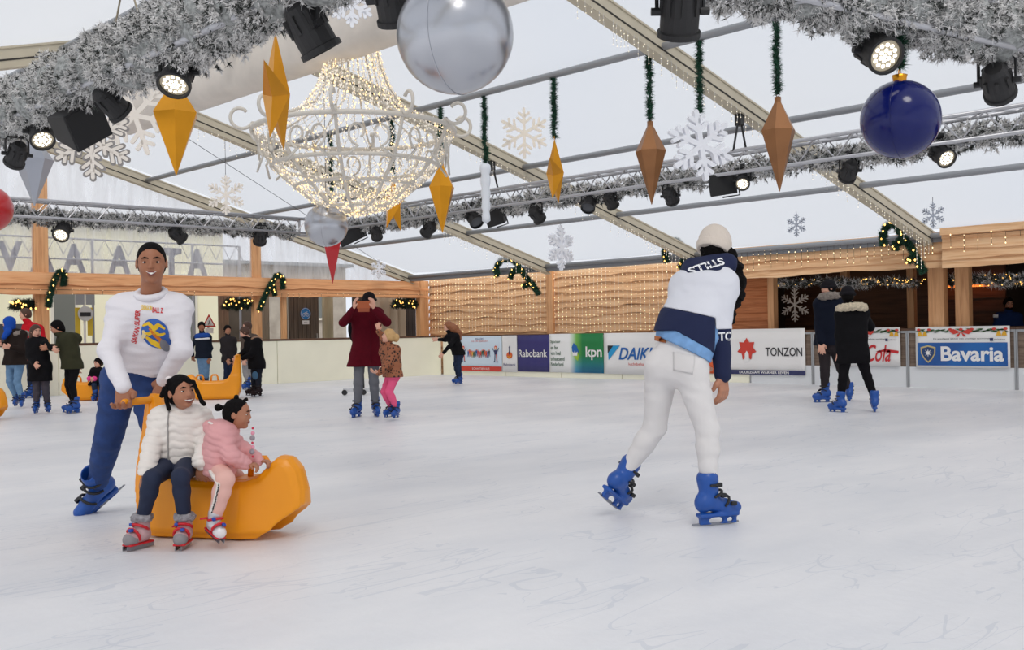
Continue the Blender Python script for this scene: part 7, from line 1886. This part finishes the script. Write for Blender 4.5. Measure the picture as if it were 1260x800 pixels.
# 3 girl with long auburn hair
Z = gd(563, 474)
p, P, Hf, R, ct = figure('girl with long auburn hair in black jacket skating in front of the pale poster', (563, 474), Z,
    dict(hd=(551, 402, 0), sL=(552, 414, .1), sR=(561, 414, -.08), eL=(548, 418, .1), wL=(540, 418, .05), eR=(555, 424, -.22), wR=(546, 434, -.25), hL=(563, 436, .06), hR=(566, 436, -.06), kL=(561, 449, .05), aL=(564, 464, .08), kR=(564, 449, -.05), aR=(566, 464, -.02)),
    1.42, 0.20, SK_FAIR, (-1, -0.25, -0.05), BLKCOAT, DKJEAN, (563, 437, 0), toes=((-0.8, -0.5, 0), (-0.6, -0.8, 0)), vox=0.013)
S = Sculpt(0.010); hh = 0.20; S.ell(Hf(0, -0.06, 0.12), A3((0.39, 0.46, 0.44))*hh, R, 0); q = P.pt
S.chain([Hf(0, -0.15, 0.1), q(559, 404, 0), q(564, 410, .02), q(566, 417, .02)], [0.09, 0.085, 0.07, 0.035], 0.03); S.cap(Hf(0, 0.7, -0.02), Hf(0, 0.3, -0.08), 0.32*hh, 0.28*hh, 0.01, sub=True); S.noise(0.004, 60, 2); sculpt_obj('hair', S, HAIR_AUB, p)
# 4 man with grey hood
Z = gd(1014, 495)
p, P, Hf, R, ct = figure('man in long navy coat with grey fur hood and black beanie', (1018, 495), Z,
    dict(hd=(1019, 355, 0), sL=(1009, 374, .08), sR=(1033, 374, -.05), eL=(1008, 400, .05), wL=(1010, 421, -.1), eR=(1036, 400, .0), wR=(1034, 420, .05), hL=(1014, 423, .06), hR=(1026, 423, -.05), kL=(1015, 453, -.05), aL=(1015, 480, -.02), kR=(1035, 453, .10), aR=(1045, 480, .18)),
    1.78, 0.235, SK_FAIR, (-1, -0.25, 0), NAVYCOAT, mk((48, 42, 44), 'charcoal_trousers'), (1020, 425, 0), toes=((-0.95, -0.2, 0), (0.3, 0.95, 0)), coatr=(0.035, 0.020))
beanie(p, Hf, R, 0.235, mk((26, 26, 30), 'black_hat')); cap_hair(p, Hf, R, 0.235, HAIR_BLK)
c = (P.J['sL']+P.J['sR'])/2; fur_ring(p, c+A3((0.0, 0, 0.10)), 0.115, 0.13, 0.055, FURGR, -0.02)
S = Sculpt(0.009); S.ell(P.J['wL']+A3((0, 0, -0.05)), (0.045, 0.05, 0.085), None, 0.01); sculpt_obj('glove', S, GLOVE, p)
# 5 woman with beige fur collar
Z = gd(1055, 507)
p, P, Hf, R, ct = figure('woman seen from behind in black parka with beige fur collar', (1052, 507), Z,
    dict(hd=(1043, 364, .05), sL=(1034, 387, 0), sR=(1062, 385, 0), eL=(1033, 412, .05), wL=(1033, 430, .0), eR=(1071, 402, .15), wR=(1064, 392, .32), hL=(1041, 435, 0), hR=(1058, 435, 0), kL=(1037, 467, .0), aL=(1034, 492, .02), kR=(1067, 463, .05), aR=(1076, 491, -.02)),
    1.66, 0.22, SK_FAIR, (0.35, 0.93, -0.1), BLKCOAT, BLKT, (1050, 447, 0), toes=((-0.5, 0.6, 0), (0.25, 0.9, 0)), coatr=(0.022, 0.012), flare=0.15, legr=(0.052, 0.036, 0.09))
beanie(p, Hf, R, 0.22, mk((30, 26, 30), 'black_hat')); cap_hair(p, Hf, R, 0.22, HAIR_BLK, low=-0.5)
c = (P.J['sL']+P.J['sR'])/2; fur_ring(p, c+A3((-0.01, -0.03, 0.065)), 0.155, 0.12, 0.050, FURB, -0.025, arc=(150, 390))
S = Sculpt(0.009); S.ell(P.J['wL']+A3((0, 0, -0.05)), (0.045, 0.05, 0.085), None, 0.01); sculpt_obj('glove', S, GLOVE, p)
# 6 barman behind the counter
pp = on_x(1238, 400, 20.2); Z = (pp-CAM).dot(CF)
p, P, Hf, R, ct = figure('barman in dark blue jacket standing behind the bar at the right edge', (1236, 480), Z,
    dict(hd=(1241, 374, 0), sL=(1229, 390, 0), sR=(1252, 390, 0), eL=(1224, 408, -.05), wL=(1232, 420, -.3), eR=(1257, 408, -.05), wR=(1248, 420, -.3), hL=(1234, 428, 0), hR=(1248, 428, 0), kL=(1234, 455, 0), aL=(1234, 478, 0), kR=(1248, 455, 0), aR=(1248, 478, 0)),
    1.78, 0.235, SK_TAN, (-0.1, -1, -0.15), mk((30, 50, 96), 'blue_work_jacket'), DKJEAN, (1240, 435, 0), toes=((0, -1, 0), (0, -1, 0)), skates=False)
cap_hair(p, Hf, R, 0.235, HAIR_BLK); 
S = Sculpt(0.008); S.box(P.pt(1225, 389, -.12), (0.045, 0.02, 0.03), None, 0.005, 0.0); sculpt_obj('sleeve_badge', S, V_WHITE, ct)
S = Sculpt(0.008); S.ell(Hf(0, 0.14, -0.30), A3((0.27, 0.27, 0.22))*0.235, R, 0); S.ell(Hf(0, 0.36, -0.22), A3((0.10, 0.2, 0.05))*0.235, R, 0, sub=True); sculpt_obj('beard', S, HAIR_BLK, p)

# left group
Z = gd(25, 502)
p, P, Hf, R, ct = figure('person in bright blue headscarf, dark parka and light jeans at the left edge', (22, 502), Z,
    dict(hd=(11, 398, 0), sL=(12, 412, .08), sR=(27, 412, -.05), eL=(8, 425, 0), wL=(3, 424, -.15), eR=(26, 430, -.15), wR=(14, 428, -.28), hL=(13, 447, .05), hR=(24, 447, -.05), kL=(12, 470, 0), aL=(20, 489, .05), kR=(21, 470, -.05), aR=(27, 490, -.05)),
    1.40, 0.215, SK_FAIR, (-1, -0.2, -0.1), BRNCOAT, LTJEAN, (18, 449, 0), toes=((0.2, -1, 0), (0.3, -0.95, 0)), coatr=(0.045, 0.018))
S = Sculpt(0.009); hh = 0.215; S.ell(Hf(0, -0.04, 0.08), A3((0.42, 0.48, 0.48))*hh, R, 0); S.ell(Hf(0, -0.0, -0.35), A3((0.40, 0.45, 0.35))*hh, R, 0.04); S.cap(Hf(0, 0.7, 0.0), Hf(0, 0.36, -0.06), 0.27*hh, 0.25*hh, 0.01, sub=True); S.cap(P.pt(10, 408, -.1), P.pt(5, 415, -.14), 0.06, 0.04, 0.03); sculpt_obj('headscarf', S, mk((30, 76, 168), 'blue_scarf'), p)
fur_ring(p, (P.J['sL']+P.J['sR'])/2+A3((0.05, 0, 0.02)), 0.11, 0.13, 0.045, FURGR, 0.0, arc=(-80, 90), nm='fur_trim')
Z = 20.3; bz = 418+1456/Z
p, P, Hf, R, ct = figure('man in red jacket behind the child in the long black coat', (40, bz), Z,
    dict(hd=(31, 387, 0), sL=(33, 403, .1), sR=(48, 405, -.05), eL=(33, 420, 0), wL=(31, 432, -.1), eR=(53, 420, -.05), wR=(50, 434, -.1), hL=(38, 440, .05), hR=(46, 440, -.05), kL=(38, 462, 0), aL=(38, 479, 0), kR=(46, 462, 0), aR=(48, 479, 0)),
    1.72, 0.235, SK_FAIR, (-0.9, -0.5, 0), REDJ, DKJEAN, (42, 444, 0), toes=((-0.7, -0.7, 0), (-0.2, -0.95, 0)), vox=0.0125, coatr=(0.03, 0.02))
cap_hair(p, Hf, R, 0.235, HAIR_BRN)
Z = gd(52, 509)
p, P, Hf, R, ct = figure('child in long black coat with brown hair, arm in arm beside the olive parka', (50, 509), Z,
    dict(hd=(44, 408, 0), sL=(38, 421, .05), sR=(52, 421, -.02), eL=(36, 436, .02), wL=(42, 446, -.12), eR=(56, 424, -.12), wR=(63, 428, -.16), hL=(44, 452, 0), hR=(55, 452, 0), kL=(45, 478, 0), aL=(45, 497, 0), kR=(56, 478, .0), aR=(58, 496, .05)),
    1.36, 0.205, SK_FAIR, (0.75, -0.65, -0.1), BLKCOAT, mk((74, 70, 78), 'dark_grey_trousers'), (49, 469, 0), toes=((0.15, -1, 0), (0.6, -0.8, 0)), coatr=(0.035, 0.02))
cap_hair(p, Hf, R, 0.205, HAIR_BRN, extra=lambda S: (S.ell(Hf(-0.25, -0.15, -0.3), A3((0.18, 0.22, 0.32))*0.205, R, 0.02), S.ell(Hf(0.22, -0.2, -0.3), A3((0.18, 0.22, 0.32))*0.205, R, 0.02)), low=-0.6)
Z = gd(90, 508.5)
p, P, Hf, R, ct = figure('teenager in olive parka and black leggings bending forward at left', (90, 508.5), Z,
    dict(hd=(70, 403, 0), sL=(77, 417, .12), sR=(88, 416, -.08), eL=(72, 428, 0), wL=(62, 428, -.1), eR=(92, 436, -.1), wR=(94, 449, -.05), hL=(86, 450, .05), hR=(92, 450, -.05), kL=(84, 474, 0), aL=(90, 495, .05), kR=(89, 474, -.05), aR=(93, 496, -.05)),
    1.48, 0.215, SK_TAN, (-0.85, -0.45, -0.3), OLIVE, BLKT, (88, 454, 0), toes=((-0.85, -0.4, 0), (-0.6, -0.7, 0)), coatr=(0.035, 0.022), legr=(0.052, 0.036, 0.088))
cap_hair(p, Hf, R, 0.215, HAIR_BLK, extra=lambda S: S.ell(Hf(0, -0.3, -0.2), A3((0.25, 0.2, 0.3))*0.215, R, 0.02))
S = Sculpt(0.009); S.ell((P.J['sL']+P.J['sR'])/2+A3((0.10, 0.0, -0.01)), (0.12, 0.13, 0.10), None, 0.02); sculpt_obj('hood', S, OLIVE, ct)
# small child sitting on a sled behind the man
Z = 19.3; bz = 417.5+1456/Z
p, P, Hf, R, ct = figure('child in black jacket with pink gloves sitting on the sled behind the man', (118, bz), Z,
    dict(hd=(121, 447, 0), sL=(115, 456, 0), sR=(127, 457, 0), eL=(111, 463, -.05), wL=(112, 466, -.2), eR=(128, 465, -.05), wR=(118, 466, -.25), hL=(117, 471, 0), hR=(126, 471, 0), kL=(116, 474, -.25), aL=(117, 485, -.27), kR=(125, 474, -.25), aR=(125, 485, -.27)),
    1.12, 0.19, SK_FAIR, (-0.5, -0.85, -0.2), BLKCOAT, DKJEAN, (121, 474, 0), toes=((0, -1, 0), (0.1, -1, 0)), vox=0.0125)
cap_hair(p, Hf, R, 0.19, HAIR_BLK)
S = Sculpt(0.009); S.ell(P.pt(110, 466, -.25), (0.05, 0.04, 0.045), None, 0.01); S.ell(P.pt(116, 466, -.28), (0.05, 0.04, 0.045), None, 0.01); sculpt_obj('pink_gloves', S, mk((226, 70, 140), 'pink_glove'), p)
# boys at the board
Z = 22.3
p, P, Hf, R, ct = figure('boy in black and blue jacket with white chest stripe leaning on the boards', (250, 481), Z,
    dict(hd=(248, 402, 0), sL=(243, 415, 0), sR=(256, 415, 0), eL=(236, 426, .05), wL=(237, 437, .1), eR=(259, 428, 0), wR=(257, 439, -.05), hL=(247, 440, 0), hR=(254, 440, 0), kL=(248, 456, 0), aL=(249, 468, 0), kR=(254, 456, 0), aR=(254, 468, 0)),
    1.50, 0.205, SK_BROWN, (0.3, -0.95, -0.2), mk((26, 32, 44), 'black_blue_jacket'), LTJEAN, (250, 441, 0), toes=((0.2, -1, 0), (0.3, -1, 0)), vox=0.0135, boot=mk((40, 44, 56), 'dark_boot'))
cap_hair(p, Hf, R, 0.205, HAIR_BLK, vox=0.010)
me = ct.data; bvx = None
S = Sculpt(0.009); q = P.pt; S.cap(q(243, 417.5, -.085), q(256, 416, -.085), 0.05, 0.05, 0.0, flat=((0, 0, 1), 0.45)); sculpt_obj('white_stripe', S, V_WHITE, ct)
S = Sculpt(0.009); S.cap(q(243, 414, -.06), q(255, 413, -.06), 0.062, 0.062, 0.0); sculpt_obj('blue_yoke', S, mk((36, 74, 150), 'blue_yoke'), ct)
p, P, Hf, R, ct = figure('boy in dark grey jacket standing at the boards behind the sled handle', (283, 480), 22.3,
    dict(hd=(280, 406, 0), sL=(275, 419, 0), sR=(287, 419, 0), eL=(274, 432, 0), wL=(279, 442, -.15), eR=(289, 431, 0), wR=(288, 442, -.08), hL=(279, 443, 0), hR=(286, 443, 0), kL=(279, 457, 0), aL=(278, 468, 0), kR=(286, 457, 0), aR=(286, 468, 0)),
    1.45, 0.20, SK_TAN, (0.5, -0.85, -0.2), mk((46, 42, 44), 'dark_grey_jacket'), DKJEAN, (282, 446, 0), toes=((0, -1, 0), (0.2, -1, 0)), vox=0.0135, boot=mk((40, 44, 56), 'dark_boot'))
cap_hair(p, Hf, R, 0.20, HAIR_BLK, vox=0.010)
p, P, Hf, R, ct = figure('person in grey trousers and brown hooded coat behind the child pushing the sled', (304, 480), 1456/(480-414),
    dict(hd=(304, 402, 0), sL=(300, 416, .05), sR=(314, 416, 0), eL=(300, 430, 0), wL=(300, 441, -.1), eR=(317, 430, .1), wR=(316, 441, .1), hL=(302, 441, 0), hR=(309, 441, 0), kL=(302, 457, 0), aL=(305, 470, 0), kR=(308, 457, .1), aR=(312, 470, .1)),
    1.52, 0.21, SK_FAIR, (-0.9, -0.4, 0), mk((90, 78, 70), 'brown_coat'), mk((150, 148, 148), 'pale_grey_trousers'), (306, 444, 0), toes=((-0.5, -0.8, 0), (0.2, -1, 0)), vox=0.0135)
cap_hair(p, Hf, R, 0.21, HAIR_BRN, vox=0.010)
p, P, Hf, R, ct = figure('child in black coat with brown hair pushing the yellow sled at the boards', (315, 489), 1456/(489-413.5),
    dict(hd=(301, 409, 0), sL=(306, 422, .1), sR=(317, 421, -.08), eL=(302, 432, .05), wL=(294, 438, .0), eR=(309, 436, -.15), wR=(299, 441, -.18), hL=(313, 448, .06), hR=(319, 448, -.05), kL=(313, 464, .03), aL=(312, 477, .05), kR=(318, 464, -.05), aR=(318, 478, -.05)),
    1.40, 0.205, SK_FAIR, (-0.95, -0.2, -0.35), BLKCOAT, mk((34, 36, 46), 'black_navy_trousers'), (316, 454, 0), toes=((-0.9, -0.3, 0), (-0.8, -0.5, 0)), boot=mk((44, 34, 36), 'black_boot'), coatr=(0.035, 0.02))
cap_hair(p, Hf, R, 0.205, HAIR_BRN); S = Sculpt(0.009); S.ell(P.pt(314, 462, -.1), (0.06, 0.03, 0.08), None, 0.01); sculpt_obj('blue_knee_patch', S, mk((70, 104, 134), 'knee_blue'), p)
S = Sculpt(0.009); S.ell((P.J['sL']+P.J['sR'])/2+A3((0.06, 0.0, 0.04)), (0.12, 0.12, 0.07), None, 0.02); sculpt_obj('fur_hood', S, mat('tan_fur', (150, 116, 92), 0.9, noise=0.3, nscale=40), ct)

# the other sleds
g_, t_ = ground(296, 491)
sled(Vector((g_.x, g_.y, 0))-LR*0.02+LD*0.1, -YAW+math.pi+math.radians(8), 'yellow sled with its tall handle at the right, pushed by the child at the boards', 0.014)
g_, t_ = ground(100, 493)
sled(Vector((g_.x, g_.y, 0))+LR*0.60+LD*0.15, -YAW+math.pi+math.radians(4), 'yellow sled half hidden behind the man in the white sweatshirt', 0.014)
g_, t_ = ground(0, 517)
sled(Vector((g_.x, g_.y, 0))-LR*0.86+LD*0.2, -YAW-math.radians(14), 'yellow sled whose nose enters at the left edge', 0.014)
# low sled behind the couple in burgundy and leopard
g_, t_ = ground(449, 486)
t = thing('ice_scooter', 'low white wheeled frame behind the woman in burgundy', 'sled', Vector((g_.x, g_.y, 0)), -YAW)
mb = MB(); mb.box((-0.40, -0.02, 0.05), (0.40, 0.02, 0.13)); mb.build('beam', mat('frame_white', (206, 206, 208), 0.5), t, bevel=0.01)
for sx in (-0.37, -0.02, 0.33):
    mb = MB(); mb.tube([(sx, -0.035, 0.052), (sx, 0.035, 0.052)], 0.05, 12); mb.build('wheel', BLACK, t)
mb = MB(); mb.tube([(-0.02, 0, 0.12), (-0.03, 0, 0.45), (-0.06, 0, 0.80)], 0.018, 8); mb.build('pole', BLACK, t)
